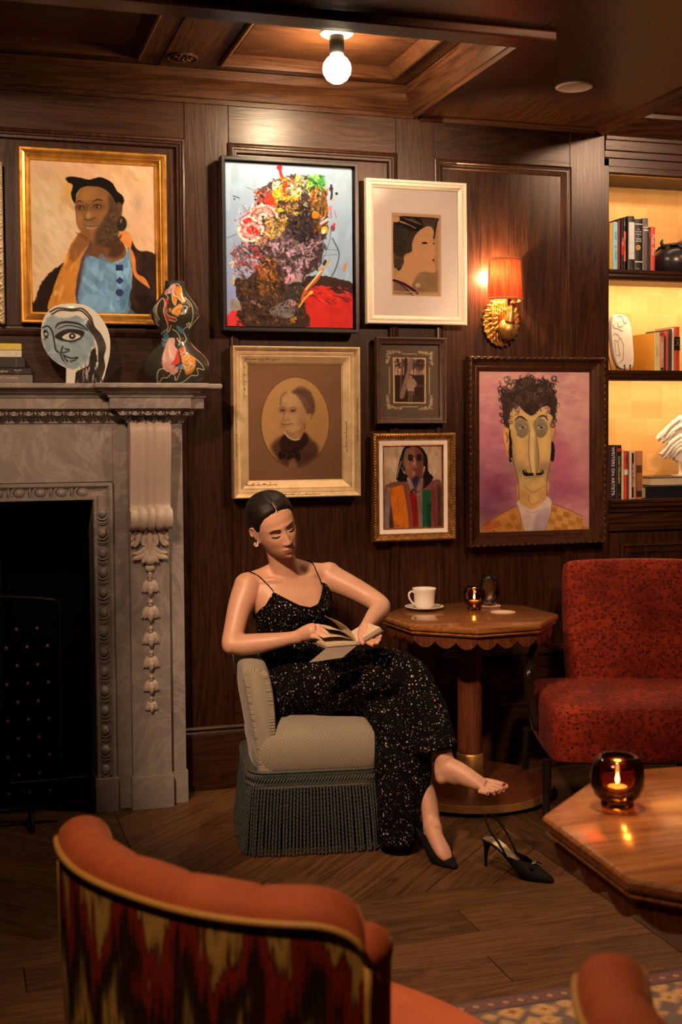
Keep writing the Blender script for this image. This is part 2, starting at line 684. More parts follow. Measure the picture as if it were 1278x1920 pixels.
cbox('soffit', (1.905, RY0, ZC), (2.81, 0.0, 3.05), 'y')
cbox('soffit', (RX0, RY0, ZC), (1.904, -1.055, 3.05), 'x')
cbox('beam_moulding', (RX0, -1.120, ZC - 0.022), (1.905, -1.057, ZC - 0.001), 'x', 0.005)
cbox('beam_moulding', (RX0, -1.205, ZC - 0.034), (1.965, -1.121, ZC - 0.001), 'x', 0.006)
b = MB()
b.run([(-0.002, ZC - 0.001), (-0.002, ZC - 0.020), (-0.012, ZC - 0.020), (-0.022, ZC - 0.008), (-0.034, ZC - 0.006), (-0.036, ZC - 0.001)], 1.925, 2.76)
b.build('soffit_moulding', M['ceil_x'], ceiling, smooth=30)
b = MB()
b.run([(2.818, ZC - 0.001), (2.818, ZC - 0.022), (2.800, ZC - 0.026), (2.784, ZC - 0.014), (2.766, ZC - 0.010), (2.752, ZC - 0.001)], -5.0, -0.003, 'y')
b.build('soffit_moulding', M['ceil_y'], ceiling, smooth=30)
cbox('beam', (0.80, -1.054, ZC + 0.110), (0.942, -0.061, 3.05), 'y')
cbox('beam', (-0.36, -1.054, ZC + 0.110), (-0.22, -0.061, 3.05), 'y')


def coffer(x0, x1, y0, y1, rim=0.085):
    z = ZC + 0.114
    for lo, hi, ax in (((x0, y0), (x0 + rim, y1), 'y'), ((x1 - rim, y0), (x1, y1), 'y'), ((x0 + rim, y0), (x1 - rim, y0 + rim), 'x'), ((x0 + rim, y1 - rim), (x1 - rim, y1), 'x')):
        cbox('coffer_rim', (lo[0] + 0.0005, lo[1] + 0.0005, z), (hi[0] - 0.0005, hi[1] - 0.0005, 3.05), ax, 0.001)
    prof = [(0.0, 0.0), (0.0, 0.010), (0.008, 0.015), (0.016, 0.012), (0.020, 0.003), (0.045, -0.022), (0.050, -0.028), (0.056, -0.028)]
    vs, fs = [], []
    X0, X1, Y0, Y1 = x0 + rim - 0.004, x1 - rim + 0.004, y0 + rim - 0.004, y1 - rim + 0.004
    for d, h in prof:
        vs += [(X0 + d, Y0 + d, z - h), (X1 - d, Y0 + d, z - h), (X1 - d, Y1 - d, z - h), (X0 + d, Y1 - d, z - h)]
    for i in range(len(prof) - 1):
        fs += [(i * 4 + k, i * 4 + (k + 1) % 4, i * 4 + 4 + (k + 1) % 4, i * 4 + 4 + k) for k in range(4)]
    b = MB()
    b.add(vs, fs)
    b.build('coffer_moulding', M['ceil_x'], ceiling, smooth=30, fix=False)
    cbox('coffer_panel', (X0 + 0.05, Y0 + 0.05, z + 0.026), (X1 - 0.05, Y1 - 0.05, 3.05), 'x')


coffer(0.943, 1.845, -1.054, -0.061)
coffer(-0.219, 0.799, -1.054, -0.061)
coffer(-1.40, -0.361, -1.054, -0.061)

# carved roundels on the beam between the coffers
def rosette(x, y):
    b = MB()
    z = ZC + 0.110
    b.lathe([(0.060, 0.0), (0.060, -0.004), (0.056, -0.008), (0.050, -0.006), (0.046, -0.002), (0.0, -0.002)], (x, y, z), 32)
    o = b.build('carved_roundel', M['ceil_x'], smooth=40)
    tag(o, 'oval carved oak rosette on the dark ceiling beam, ' + ('nearer the wall' if y > -0.5 else 'partly cut by the front beam'), 'rosette', 'carved rosettes on the ceiling beam')
    lf = MB()
    for ring, (rr, n, s) in enumerate(((0.034, 10, 0.013), (0.018, 7, 0.010))):
        for k in range(n):
            a = 2 * PI * k / n + ring * 0.3
            T = Matrix.Translation((x + rr * math.cos(a), y + rr * math.sin(a), z - 0.003 - ring * 0.003)) @ Matrix.Rotation(a, 4, 'Z')
            lf.ball((0, 0, 0), (s, s * 0.55, 0.007), 8, 5, T)
    lf.ball((x, y, z - 0.008), (0.009, 0.009, 0.007), 10, 6)
    lf.build('carved_petals', M['ceil_x'], o, smooth=True)


rosette(0.872, -0.201)
rosette(0.866, -0.741)

# other walls of the room (behind and beside the camera)
for nm, lo, hi in (('wall_left', (RX0 - 0.1, RY0, 0), (RX0, 0.14, 3.05)), ('wall_right', (RX1, RY0, 0), (RX1 + 0.1, 0.6, 3.05)), ('wall_front', (RX0, RY0 - 0.1, 0), (RX1, RY0, 3.05))):
    b = MB()
    b.box(lo, hi)
    structure(b.build(nm, M['wood_z']))
b = MB()
b.box((2.815, 0.42, 0), (RX1, 0.55, 3.05))
structure(b.build('wall_alcove', M['wood_z']))

# ------------------------------------------------------------------ bookcase set into the wall on the right
t = NT('gold leaf')
vec = t.coord('World', (1, 1, 1), (PI / 2, 0, 0))
br = t.new('ShaderNodeTexBrick', {'Vector': vec, 'Color1': (0.66, 0.36, 0.12), 'Color2': (0.80, 0.49, 0.20), 'Mortar': (0.68, 0.40, 0.14), 'Scale': 1.0, 'Mortar Size': 0.002, 'Brick Width': 0.085, 'Row Height': 0.085}, offset=0.0)
n1 = t.noise(vec, 9, 5, 0.6)
c = t.mix(t.math('MULTIPLY', n1, 0.55), br.outputs['Color'], (0.50, 0.25, 0.06))
M['gold_leaf'] = t.p(Base_Color=c, Metallic=0.35, Roughness=0.5)

BX0, BX1, BY = 2.845, 4.15, 0.33
SH1, SH2, SH0 = 2.203, 1.747, 1.156
bookcase = thing('bookcase', 'built-in oak bookcase with lit gold-leaf niches at the right edge', 'bookcase', (2.83, 0.02, 0))
b = MB()
b.box((2.8165, 0.012, 0.0), (BX0, BY + 0.03, 2.70))
b.build('side_panel', M['wood_z'], bookcase, bevel=0.002, segs=1)
b = MB()
b.box((BX1, 0.012, 0.0), (BX1 + 0.03, BY + 0.03, 2.70))
b.build('side_panel', M['wood_z'], bookcase, bevel=0.002, segs=1)
b = MB()
b.box((BX0, BY, SH0), (BX1, BY + 0.02, 2.665))
b.build('back_panel', M['gold_leaf'], bookcase, label='gold-leaf back panel')
b = MB()
b.box((BX0, 0.015, 2.640), (BX1, BY + 0.02, 2.664))
b.build('top_board', M['wood_x'], bookcase)
SHELF_PROF = [(0.0, 0.0), (0.0, -0.014), (0.006, -0.020), (0.004, -0.030), (0.010, -0.044), (0.022, -0.048), (0.022, -0.034), (0.318, -0.034), (0.318, 0.0)]
for z in (SH1, SH2):
    b = MB()
    b.run([(0.010 + y, z + h) for y, h in SHELF_PROF], BX0 + 0.001, BX1 - 0.001)
    b.build('shelf', M['wood_x'], bookcase, smooth=30)
b = MB()
b.run([(-0.012, SH0), (-0.012, SH0 - 0.012), (-0.006, SH0 - 0.018), (-0.008, SH0 - 0.030), (0.004, SH0 - 0.042), (0.004, SH0 - 0.055), (0.328, SH0 - 0.055), (0.328, SH0)], BX0 + 0.001, BX1 - 0.001)
b.build('ledge', M['wood_x'], bookcase, smooth=30)
# cornice rising over the niches
b = MB()
b.run([(0.30, 2.666), (0.012, 2.666), (0.012, 2.699), (0.004, 2.703), (0.004, 2.730), (-0.004, 2.735), (-0.004, 2.776), (-0.012, 2.780), (-0.012, 2.794), (-0.030, 2.815), (-0.075, 2.862), (-0.084, 2.866), (-0.084, 2.884), (-0.10, 2.895), (-0.16, 2.945), (-0.17, 2.950), (-0.17, 3.048), (0.30, 3.048)], 2.8185, RX1 - 0.002)
b.build('cornice', M['wood_x'], bookcase, smooth=25)
# cabinet below
b = MB()
b.box((BX0 + 0.001, 0.030, 0.0), (BX1 - 0.001, 0.30, SH0 - 0.056))
b.build('cabinet_body', M['wood_x'], bookcase)
b = MB()
b.box((BX0 + 0.001, 0.014, 1.045), (BX1 - 0.001, 0.030, SH0 - 0.056))
b.box((BX0 + 0.001, 0.004, 1.012), (BX1 - 0.001, 0.030, 1.044))
b.build('frieze', M['wood_x'], bookcase, bevel=0.003, segs=1)
for x0 in (BX0 + 0.004, BX0 + 0.66):
    b = MB()
    b.box((x0, 0.016, 0.10), (x0 + 0.64, 0.030, 1.005))
    d = b.build('cabinet_door', M['wood_z'], bookcase, bevel=0.002, segs=1)
    b = MB()
    b.frame(x0 + 0.055, x0 + 0.585, 0.16, 0.955, [(0, 0), (0.002, 0.008), (0.012, 0.012), (0.02, 0.004), (0.036, 0.002), (0.04, 0.010), (0.05, 0.002), (0.06, 0.0)], 0.016)
    b.build('door_moulding', M['wood_z'], d, smooth=30, fix=False)

# light strips under the shelves and under the top board
def strip(z, e, y=0.046):
    b = MB()
    b.box((BX0 + 0.02, y - 0.006, z - 0.006), (BX1 - 0.02, y + 0.006, z - 0.0005))
    b.build('light_strip', M['brass'], bookcase)
    ld = bpy.data.lights.new('shelf_strip', 'AREA')
    ld.shape = 'RECTANGLE'
    ld.size = 1.25
    ld.size_y = 0.008
    ld.energy = e
    ld.color = (1.0, 0.66, 0.36)
    o = bpy.data.objects.new('shelf_strip', ld)
    o['kind'] = 'helper'
    COL.objects.link(o)
    o.location = ((BX0 + BX1) / 2, y, z - 0.0075)
    o.rotation_euler = (math.radians(28), 0, 0)


strip(2.640, 2.2)
strip(SH1 - 0.034, 8.5)
strip(SH2 - 0.034, 7.0)

# round flush ceiling speaker
b = MB()
b.lathe([(0.072, 0.0), (0.072, -0.004), (0.066, -0.007), (0.060, -0.005), (0.0, -0.005)], (2.343, -0.606, ZC), 40)
o = b.build('ceiling_speaker', plain('speaker white', (0.80, 0.72, 0.64), 0.5, 0, 0.03), smooth=40)
tag(o, 'round white flush speaker in the dark ceiling soffit', 'speaker')

# bare bulb on the coffer
bx, by = 1.387, -0.56
zc = ZC + 0.114 + 0.026
lamp = thing('ceiling_lamp', 'bare round bulb in a dark socket under the coffered ceiling', 'lamp', (bx, by, zc))
b = MB()
b.lathe([(0.0, 0.0), (0.062, 0.0), (0.062, -0.006), (0.054, -0.012), (0.024, -0.014), (0.0, -0.014)], (bx, by, zc), 32)
b.build('ceiling_rose', plain('lamp rose', (0.55, 0.42, 0.30), 0.4), lamp, smooth=40)
b = MB()
b.lathe([(0.0, -0.014), (0.026, -0.014), (0.028, -0.020), (0.028, -0.075), (0.024, -0.080), (0.0, -0.080)], (bx, by, zc), 24)
b.build('socket', M['black_metal'], lamp, smooth=40)
b = MB()
b.lathe([(0.0, -0.188), (0.02, -0.185), (0.038, -0.173), (0.05, -0.153), (0.053, -0.134), (0.049, -0.114), (0.038, -0.098), (0.027, -0.088), (0.022, -0.079), (0.0, -0.079)], (bx, by, zc), 32)
b.build('bulb', emit('frosted bulb', (1.0, 0.74, 0.44), 300.0), lamp, smooth=True)
# ------------------------------------------------------------------ a small painter: colours laid on the vertices of a fine grid
LIT = np.array((1.0, 0.79, 0.66))


def lin(c):
    c = np.asarray(c, float) / 255.0
    return np.where(c <= 0.04045, c / 12.92, ((c + 0.055) / 1.055) ** 2.4)


def vnoise(X, Y, s, seed=0, oct=3):
    r = np.random.default_rng(seed)
    out = np.zeros(X.shape)
    amp, tot = 1.0, 0.0
    for o in range(oct):
        g = r.random((64, 64))
        x, y = X / s, Y / s
        xi, yi = np.floor(x).astype(int), np.floor(y).astype(int)
        fx, fy = x - xi, y - yi
        fx, fy = fx * fx * (3 - 2 * fx), fy * fy * (3 - 2 * fy)
        a, b = g[xi % 64, yi % 64], g[(xi + 1) % 64, yi % 64]
        c, d = g[xi % 64, (yi + 1) % 64], g[(xi + 1) % 64, (yi + 1) % 64]
        out += amp * ((a * (1 - fx) + b * fx) * (1 - fy) + (c * (1 - fx) + d * fx) * fy)
        tot += amp
        amp *= 0.5
        s = s / 2
    return out / tot


class Paint:
    def __init__(self, quad, nx, ny, base=(200, 170, 140), seed=1):
        TL, TR, BR, BL = [np.array(q, float) for q in quad]
        u, v = np.meshgrid(np.linspace(0, 1, nx + 1), np.linspace(0, 1, ny + 1))
        P = (TL[None, None] * ((1 - u) * (1 - v))[..., None] + TR * (u * (1 - v))[..., None] + BR * (u * v)[..., None] + BL * ((1 - u) * v)[..., None])
        self.X, self.Y, self.nx, self.ny = P[..., 0], P[..., 1], nx, ny
        self.c = np.tile(np.array(base, float), (ny + 1, nx + 1, 1))
        self.h = np.zeros((ny + 1, nx + 1))
        self.seed = seed
        self.px = (self.X.max() - self.X.min()) / nx
        self.r = np.random.default_rng(seed)

    def win(self, x0, x1, y0, y1, m=6):
        X0, X1, Y0, Y1 = self.X.min(), self.X.max(), self.Y.min(), self.Y.max()
        k = 10
        i0 = int(max(0, (x0 - m - X0) / (X1 - X0) * self.nx - k))
        i1 = int(min(self.nx + 1, (x1 + m - X0) / (X1 - X0) * self.nx + k))
        j0 = int(max(0, (y0 - m - Y0) / (Y1 - Y0) * self.ny - k))
        j1 = int(min(self.ny + 1, (y1 + m - Y0) / (Y1 - Y0) * self.ny + k))
        return slice(j0, max(j0, j1)), slice(i0, max(i0, i1))

    def lay(self, s, al, col, var=0.0, relief=0.0):
        self.seed += 1
        col = np.array(col, float)
        if var:
            n = vnoise(self.X[s], self.Y[s], self.px * 14, self.seed) - 0.5
            col = np.clip(col[None, None] * (1 + 2 * var * n[..., None]), 0, 255)
        self.c[s] = self.c[s] * (1 - al[..., None]) + col * al[..., None]
        if relief:
            self.h[s] += al * relief

    def poly(self, pts, col, blur=None, a=1.0, smooth=True, var=0.10, rough=0.0, relief=0.0):
        blur = blur or self.px
        P = crom(pts, 6, True) if smooth else np.array(pts, float)
        s = self.win(P[:, 0].min(), P[:, 0].max(), P[:, 1].min(), P[:, 1].max(), blur + rough)
        X, Y = self.X[s], self.Y[s]
        if X.size == 0:
            return self
        if rough:
            self.seed += 1
            X = X + (vnoise(X, Y, self.px * 6, self.seed) - 0.5) * 2 * rough
            Y = Y + (vnoise(Y, X, self.px * 6, self.seed + 7) - 0.5) * 2 * rough
        ins = np.zeros(X.shape, bool)
        d2 = np.full(X.shape, 1e12)
        Q = np.roll(P, -1, 0)
        for (ax, ay), (bx, by) in zip(P, Q):
            ex, ey = bx - ax, by - ay
            t = np.clip(((X - ax) * ex + (Y - ay) * ey) / (ex * ex + ey * ey + 1e-9), 0, 1)
            d2 = np.minimum(d2, (X - ax - t * ex) ** 2 + (Y - ay - t * ey) ** 2)
            if ay != by:
                ins ^= ((ay > Y) != (by > Y)) & (X < (bx - ax) * (Y - ay) / (by - ay) + ax)
        sd = np.sqrt(d2) * np.where(ins, 1, -1)
        al = np.clip(sd / (blur) + 0.5, 0, 1)
        self.lay(s, al * al * (3 - 2 * al) * a, col, var, relief)
        return self

    def line(self, pts, wd, col, a=1.0, blur=None, smooth=True, taper=0.0, var=0.0, relief=0.0):
        blur = blur or self.px
        P = crom(pts, 6) if smooth and len(pts) > 2 else np.array(pts, float)
        s = self.win(P[:, 0].min(), P[:, 0].max(), P[:, 1].min(), P[:, 1].max(), wd + blur)
        X, Y = self.X[s], self.Y[s]
        if X.size == 0:
            return self
        best = np.full(X.shape, -1e9)
        n = len(P) - 1
        for i in range(n):
            (ax, ay), (bx, by) = P[i], P[i + 1]
            ex, ey = bx - ax, by - ay
            t = np.clip(((X - ax) * ex + (Y - ay) * ey) / (ex * ex + ey * ey + 1e-9), 0, 1)
            d = np.sqrt((X - ax - t * ex) ** 2 + (Y - ay - t * ey) ** 2)
            q = (i + t) / n
            r = wd / 2 * (1 - taper * np.abs(2 * q - 1) ** 2)
            best = np.maximum(best, r - d)
        al = np.clip(best / blur + 0.5, 0, 1)
        self.lay(s, al * a, col, var, relief)
        return self

    def glow(self, c, rx, ry, col, a=1.0, rot=0.0, pw=2):
        s = self.win(c[0] - 2.2 * max(rx, ry), c[0] + 2.2 * max(rx, ry), c[1] - 2.2 * max(rx, ry), c[1] + 2.2 * max(rx, ry))
        X, Y = self.X[s] - c[0], self.Y[s] - c[1]
        if X.size == 0:
            return self
        cs, sn = math.cos(rot), math.sin(rot)
        q = ((X * cs + Y * sn) / rx) ** 2 + ((-X * sn + Y * cs) / ry) ** 2
        self.lay(s, np.exp(-q ** (pw / 2)) * a, col)
        return self

    def spot(self, c, rx, ry, col, a=1.0, rot=0.0, relief=0.0):
        s = self.win(c[0] - max(rx, ry), c[0] + max(rx, ry), c[1] - max(rx, ry), c[1] + max(rx, ry))
        X, Y = self.X[s] - c[0], self.Y[s] - c[1]
        if X.size == 0:
            return self
        cs, sn = math.cos(rot), math.sin(rot)
        q = np.sqrt(((X * cs + Y * sn) / rx) ** 2 + ((-X * sn + Y * cs) / ry) ** 2)
        al = np.clip((1 - q) * min(rx, ry) / self.px + 0.5, 0, 1)
        self.lay(s, al * a, col, 0, relief)
        return self

    def dabs(self, box, n, size, cols, rot=(0, PI), a=(0.6, 1.0), stretch=(1.5, 4), inside=None, relief=0.0):
        r = self.r
        for k in range(n):
            x, y = r.uniform(box[0], box[2]), r.uniform(box[1], box[3])
            if inside is not None and not inside(x, y):
                continue
            s = r.uniform(*size)
            c = np.array(cols[r.integers(len(cols))], float) * r.uniform(0.82, 1.18)
            self.spot((x, y), s * r.uniform(*stretch), s, np.clip(c, 0, 255), r.uniform(*a), r.uniform(*rot), relief * r.uniform(0.3, 1))
        return self

    def tone(self, s, amp, seed=3, oct=4):
        n = vnoise(self.X, self.Y, s, seed, oct) - 0.5
        self.c = np.clip(self.c * (1 + 2 * amp * n[..., None]), 0, 255)
        return self

    def linear(self, gain=0.9, lit=LIT):
        return np.clip(lin(self.c) / lit * gain, 0.0, 0.92)

    def mesh(self, name, fn, mat, parent=None, gain=0.9, smooth=False, lit=LIT, relief=1.0, **kw):
        """fn(u, v, h) arrays -> (x, y, z) arrays; v runs down."""
        u, v = np.meshgrid(np.linspace(0, 1, self.nx + 1), np.linspace(0, 1, self.ny + 1))
        x, y, z = fn(u, v, self.h * relief)
        co = np.stack([np.broadcast_to(q, u.shape) for q in (x, y, z)], -1).reshape(-1, 3)
        W = self.nx + 1
        i, j = np.meshgrid(np.arange(self.nx), np.arange(self.ny))
        a = (j * W + i).ravel()
        F = np.stack([a, a + W, a + W + 1, a + 1], 1)
        me = bpy.data.meshes.new(name)
        me.vertices.add(len(co))
        me.vertices.foreach_set('co', co.ravel())
        me.loops.add(F.size)
        me.loops.foreach_set('vertex_index', F.ravel().astype(np.int32))
        me.polygons.add(len(F))
        me.polygons.foreach_set('loop_start', np.arange(0, F.size, 4, dtype=np.int32))
        me.polygons.foreach_set('loop_total', np.full(len(F), 4, np.int32))
        if smooth:
            me.polygons.foreach_set('use_smooth', [True] * len(F))
        me.update()
        ca = me.color_attributes.new('Col', 'FLOAT_COLOR', 'POINT')
        rgba = np.ones((len(co), 4))
        rgba[:, :3] = self.linear(gain, lit).reshape(-1, 3)
        ca.data.foreach_set('color', rgba.ravel())
        me.materials.append(mat)
        me.validate()
        o = bpy.data.objects.new(name, me)
        for k, val in kw.items():
            o[k] = val
        return link(o, parent)


def thin_glass(name, tint=(1, 1, 1), rough=0.02, ior=1.5, boost=1.0):
    """a sheet or thin wall of glass: clear straight through, mirror-like towards grazing."""
    t = NT(name)
    t.n.remove(t.bsdf)
    fr = t.new('ShaderNodeFresnel', {'IOR': ior}).outputs[0]
    if boost != 1.0:
        fr = t.math('MINIMUM', t.math('MULTIPLY', fr, boost), 1.0)
    tr = t.new('ShaderNodeBsdfTransparent', {'Color': tint}).outputs[0]
    gl = t.new('ShaderNodeBsdfGlossy', {'Color': (1, 1, 1), 'Roughness': rough}).outputs[0]
    mx = t.new('ShaderNodeMixShader', {0: fr, 1: tr, 2: gl}).outputs[0]
    t.t.links.new(mx, t.n['Material Output'].inputs['Surface'])
    return t.mat


M['pane'] = thin_glass('picture glass')
M['oil'] = attr_paint('oil paint', 0.5, 0.0, 0.35)
M['oil_thick'] = attr_paint('thick oil paint', 0.5, 0.0, 0.4)
M['water'] = attr_paint('watercolour on paper', 0.75, 0.0, 0.1)
M['print'] = attr_paint('printed paper', 0.7, 0.0, 0.05)
M['glaze'] = attr_paint('painted glaze', 0.35, 0.2, 0.06)
YW = -0.0165        # the backs of the hung pictures touch the wall mouldings here


def picture(label, cat, x0, x1, z0, z1, group=None, name='framed_picture'):
    t = thing(name, label, cat, ((x0 + x1) / 2, YW, z0), group)
    return t


def flat(p, x0, x1, z0, z1, y, rel=1.0):
    return lambda u, v, h: (x0 + (x1 - x0) * u, y - h * rel, z1 - (z1 - z0) * v)


def board(name, x0, x1, z0, z1, y0, y1, mat, parent, **kw):
    b = MB()
    b.box((x0, y0, z0), (x1, y1, z1))
    return b.build(name, mat, parent, **kw)


def gilt(name, a, b, rough=0.32, metal=0.85, scale=22):
    t = NT(name)
    v = t.coord('Object')
    n = t.noise(v, scale, 5, 0.65)
    c = t.ramp(n, [(0.3, a), (0.7, b)])
    t.p(Base_Color=c, Metallic=metal, Roughness=t.math('ADD', t.math('MULTIPLY', n, 0.25), rough - 0.1))
    t.bump(n, 0.15, 0.001)
    return t.mat


M['gilt'] = gilt('bright gilding', (0.60, 0.30, 0.055), (0.90, 0.52, 0.13), 0.3)
M['gilt_pale'] = gilt('pale worn gilding', (0.58, 0.43, 0.22), (0.80, 0.64, 0.40), 0.48, 0.35)
M['gilt_dark'] = gilt('dark antique gilding', (0.22, 0.10, 0.03), (0.62, 0.34, 0.11), 0.38, 0.8, 60)
M['silver_gilt'] = gilt('worn silver leaf', (0.45, 0.37, 0.25), (0.75, 0.64, 0.46), 0.4, 0.6, 40)
M['mat_white'] = plain('white mat board', (0.90, 0.87, 0.84), 0.85, 0, 0.02, 200)
# ------------------------------------------------------------------ 1 the portrait in the bright gilt frame
def art_portrait():
    x0, x1, z0, z1 = 0.257, 0.832, 1.908, 2.588
    t = picture('oil portrait of a woman in blue with orange scarf, in a bright gilt frame', 'painting', x0, x1, z0, z1)
    b = MB()
    b.frame(x0, x1, z0, z1, [(0, -0.001), (0, 0.028), (0.004, 0.034), (0.011, 0.034), (0.014, 0.028), (0.018, 0.026), (0.024, 0.022), (0.028, 0.024), (0.034, 0.018), (0.038, 0.011), (0.044, 0.010), (0.047, 0.006), (0.047, 0.0)], YW)
    b.build('frame', M['gilt'], t, smooth=25, fix=False)
    p = Paint([(172, 178), (920, 220), (932, 1115), (190, 1106)], 230, 275, (232, 184, 140))
    p.glow((250, 500), 150, 420, (226, 196, 150), 0.8).glow((600, 240), 400, 90, (228, 166, 124), 0.7).glow((330, 700), 90, 200, (240, 208, 172), 0.7).glow((860, 560), 120, 260, (226, 168, 130), 0.7)
    p.dabs((180, 190, 920, 900), 260, (8, 22), [(240, 200, 158), (222, 172, 126), (232, 180, 140), (214, 160, 118)], (0.6, 1.4), (0.15, 0.35), relief=0.0002)
    p.glow((400, 370), 45, 70, (214, 150, 60), 0.7).glow((820, 440), 30, 60, (170, 140, 120), 0.6)
    # coat
    p.poly([(185, 1110), (205, 1030), (245, 925), (295, 860), (370, 805), (430, 760), (520, 900), (450, 1112)], (38, 22, 15), 10, rough=6)
    p.poly([(735, 610), (775, 655), (820, 725), (935, 775), (935, 1120), (715, 1116), (765, 1000), (785, 880), (765, 760)], (46, 29, 24), 8, rough=5)
    p.dabs((780, 760, 930, 1100), 50, (6, 16), [(58, 38, 30), (36, 22, 18), (70, 48, 40)], (0.8, 1.8), (0.3, 0.6))
    # neck
    p.poly([(500, 640), (520, 700), (505, 765), (560, 795), (650, 806), (735, 770), (745, 715), (700, 640), (690, 580), (560, 640)], (124, 78, 46), 6)
    p.poly([(600, 690), (690, 600), (735, 715), (690, 770), (640, 760), (650, 720)], (66, 42, 30), 22, 0.8)
    p.poly([(515, 690), (600, 690), (590, 780), (540, 790)], (104, 66, 42), 20, 0.7)
    # blue dress
    p.poly([(518, 765), (600, 788), (650, 802), (720, 795), (768, 715), (778, 900), (766, 1000), (712, 1116), (448, 1116), (455, 1010), (482, 880)], (112, 152, 188), 5, rough=3)
    p.dabs((470, 790, 770, 1100), 130, (8, 24), [(120, 164, 200), (98, 138, 174), (140, 178, 206), (108, 146, 178)], (0.5, 2.0), (0.25, 0.55), inside=lambda x, y: x > 480 and x < 765, relief=0.0003)
    p.poly([(500, 1000), (590, 1010), (640, 1050), (560, 1110), (470, 1110)], (132, 174, 206), 18, 0.6)
    p.poly([(715, 1000), (770, 930), (765, 1000), (720, 1100)], (84, 120, 150), 12, 0.7)
    p.line([(522, 690), (482, 780), (456, 880), (440, 1000), (446, 1070)], 34, (82, 68, 78), 0.9, 8)
    p.line([(500, 800), (478, 900), (462, 1000)], 12, (120, 110, 120), 0.6, 6)
    # orange scarf
    p.poly([(474, 618), (415, 690), (388, 765), (350, 855), (312, 960), (285, 1100), (438, 1075), (440, 990), (452, 900), (478, 780), (520, 690), (515, 650)], (208, 132, 54), 5, rough=3)
    p.poly([(474, 618), (425, 690), (400, 765), (430, 800), (480, 740), (522, 680)], (134, 84, 46), 16, 0.85)
    p.dabs((300, 760, 460, 1080), 60, (6, 14), [(220, 146, 62), (196, 118, 44), (230, 160, 82)], (1.6, 2.1), (0.4, 0.7), inside=lambda x, y: 300 + (1080 - y) * 0.24 < x < 330 + (1080 - y) * 0.42, relief=0.0003)
    p.poly([(700, 615), (745, 610), (782, 655), (772, 718), (742, 695), (702, 655)], (226, 136, 70), 6)
    p.poly([(770, 712), (802, 770), (812, 862), (862, 895), (893, 955), (872, 945), (800, 886), (778, 800)], (216, 126, 62), 5)
    # face
    p.poly([(440, 425), (443, 520), (452, 580), (478, 620), (515, 655), (560, 692), (605, 694), (660, 650), (706, 590), (718, 500), (716, 440), (650, 345), (560, 332), (480, 345)], (142, 92, 52), 5)
    p.glow((505, 395), 50, 45, (172, 116, 62), 0.8).glow((468, 540), 20, 50, (176, 122, 66), 0.5)
    p.poly([(560, 620), (590, 570), (640, 480), (640, 400), (700, 400), (720, 470), (706, 590), (660, 655), (605, 698), (560, 690)], (80, 56, 40), 26, 0.9)
    p.dabs((580, 400, 715, 690), 110, (3, 7), [(60, 42, 32), (100, 72, 50), (84, 60, 46)], (0, PI), (0.4, 0.8), inside=lambda x, y: x > 640 - (y - 480) * 0.35)
    p.poly([(445, 620), (500, 640), (560, 690), (520, 680), (470, 640)], (112, 70, 44), 14, 0.7)
    for cx, cy, s in ((470, 468, 1.0), (572, 462, 1.1)):
        p.glow((cx, cy), 34 * s, 20 * s, (70, 42, 26), 0.75)
        p.spot((cx, cy), 17 * s, 8 * s, (168, 128, 88), 0.8)
        p.spot((cx - 4, cy), 9 * s, 8 * s, (24, 14, 10))
        p.spot((cx - 7, cy - 3), 2.4, 2.4, (220, 200, 170))
        p.line([(cx - 20 * s, cy - 2), (cx, cy - 11 * s), (cx + 22 * s, cy + 1)], 5, (30, 18, 12))
    p.line([(446, 440), (465, 428), (486, 436)], 8, (40, 24, 16), 0.9, 5, taper=0.7)
    p.line([(540, 434), (572, 420), (606, 426)], 9, (40, 24, 16), 0.9, 5, taper=0.7)
    p.line([(512, 450), (505, 490), (498, 525)], 14, (100, 64, 38), 0.6, 10)
    p.glow((517, 515), 16, 20, (196, 148, 92), 0.8)
    p.line([(495, 538), (515, 545), (540, 540), (556, 528)], 7, (66, 40, 26), 0.8, 5)
    p.poly([(500, 577), (522, 565), (545, 567), (570, 576), (564, 592), (540, 604), (512, 599)], (158, 114, 84), 6)
    p.line([(498, 578), (540, 583), (578, 576)], 5, (80, 50, 38))
    p.poly([(505, 575), (535, 562), (575, 573), (540, 580)], (136, 94, 70), 5, 0.8)
    # hair
    p.poly([(383, 292), (410, 279), (468, 286), (520, 298), (592, 284), (660, 318), (692, 370), (722, 392), (735, 432), (716, 462), (690, 452), (664, 402), (618, 358), (560, 338), (484, 345), (450, 382), (437, 442), (414, 392), (424, 332), (400, 318)], (19, 13, 10), 4, rough=3)
    p.poly([(690, 440), (722, 450), (716, 520), (700, 600), (690, 560), (700, 500)], (96, 62, 42), 6)
    p.poly([(716, 520), (745, 540), (750, 580), (730, 608), (700, 606), (690, 570)], (46, 36, 30), 8).spot((716, 548), 7, 14, (150, 110, 80), 0.8, 0.2)
    for c, q in (((706, 833), 4), ((708, 912), 0), ((707, 985), 2)):
        r = 22
        if q == 4:
            p.poly([(c[0] - r, c[1] - 18), (c[0] + r, c[1] - 18), (c[0] + r, c[1] + 18), (c[0] - r, c[1] + 18)], (42, 50, 96), 4, smooth=False)
        elif q == 0:
            p.poly([(c[0] - 26, c[1]), (c[0], c[1] - 24), (c[0] + 26, c[1]), (c[0], c[1] + 24)], (46, 56, 104), 4, smooth=False)
        else:
            p.spot(c, 24, 22, (48, 56, 98))
    p.mesh('canvas', flat(p, x0 + 0.046, x1 - 0.046, z0 + 0.046, z1 - 0.046, YW - 0.004), M['oil'], t)


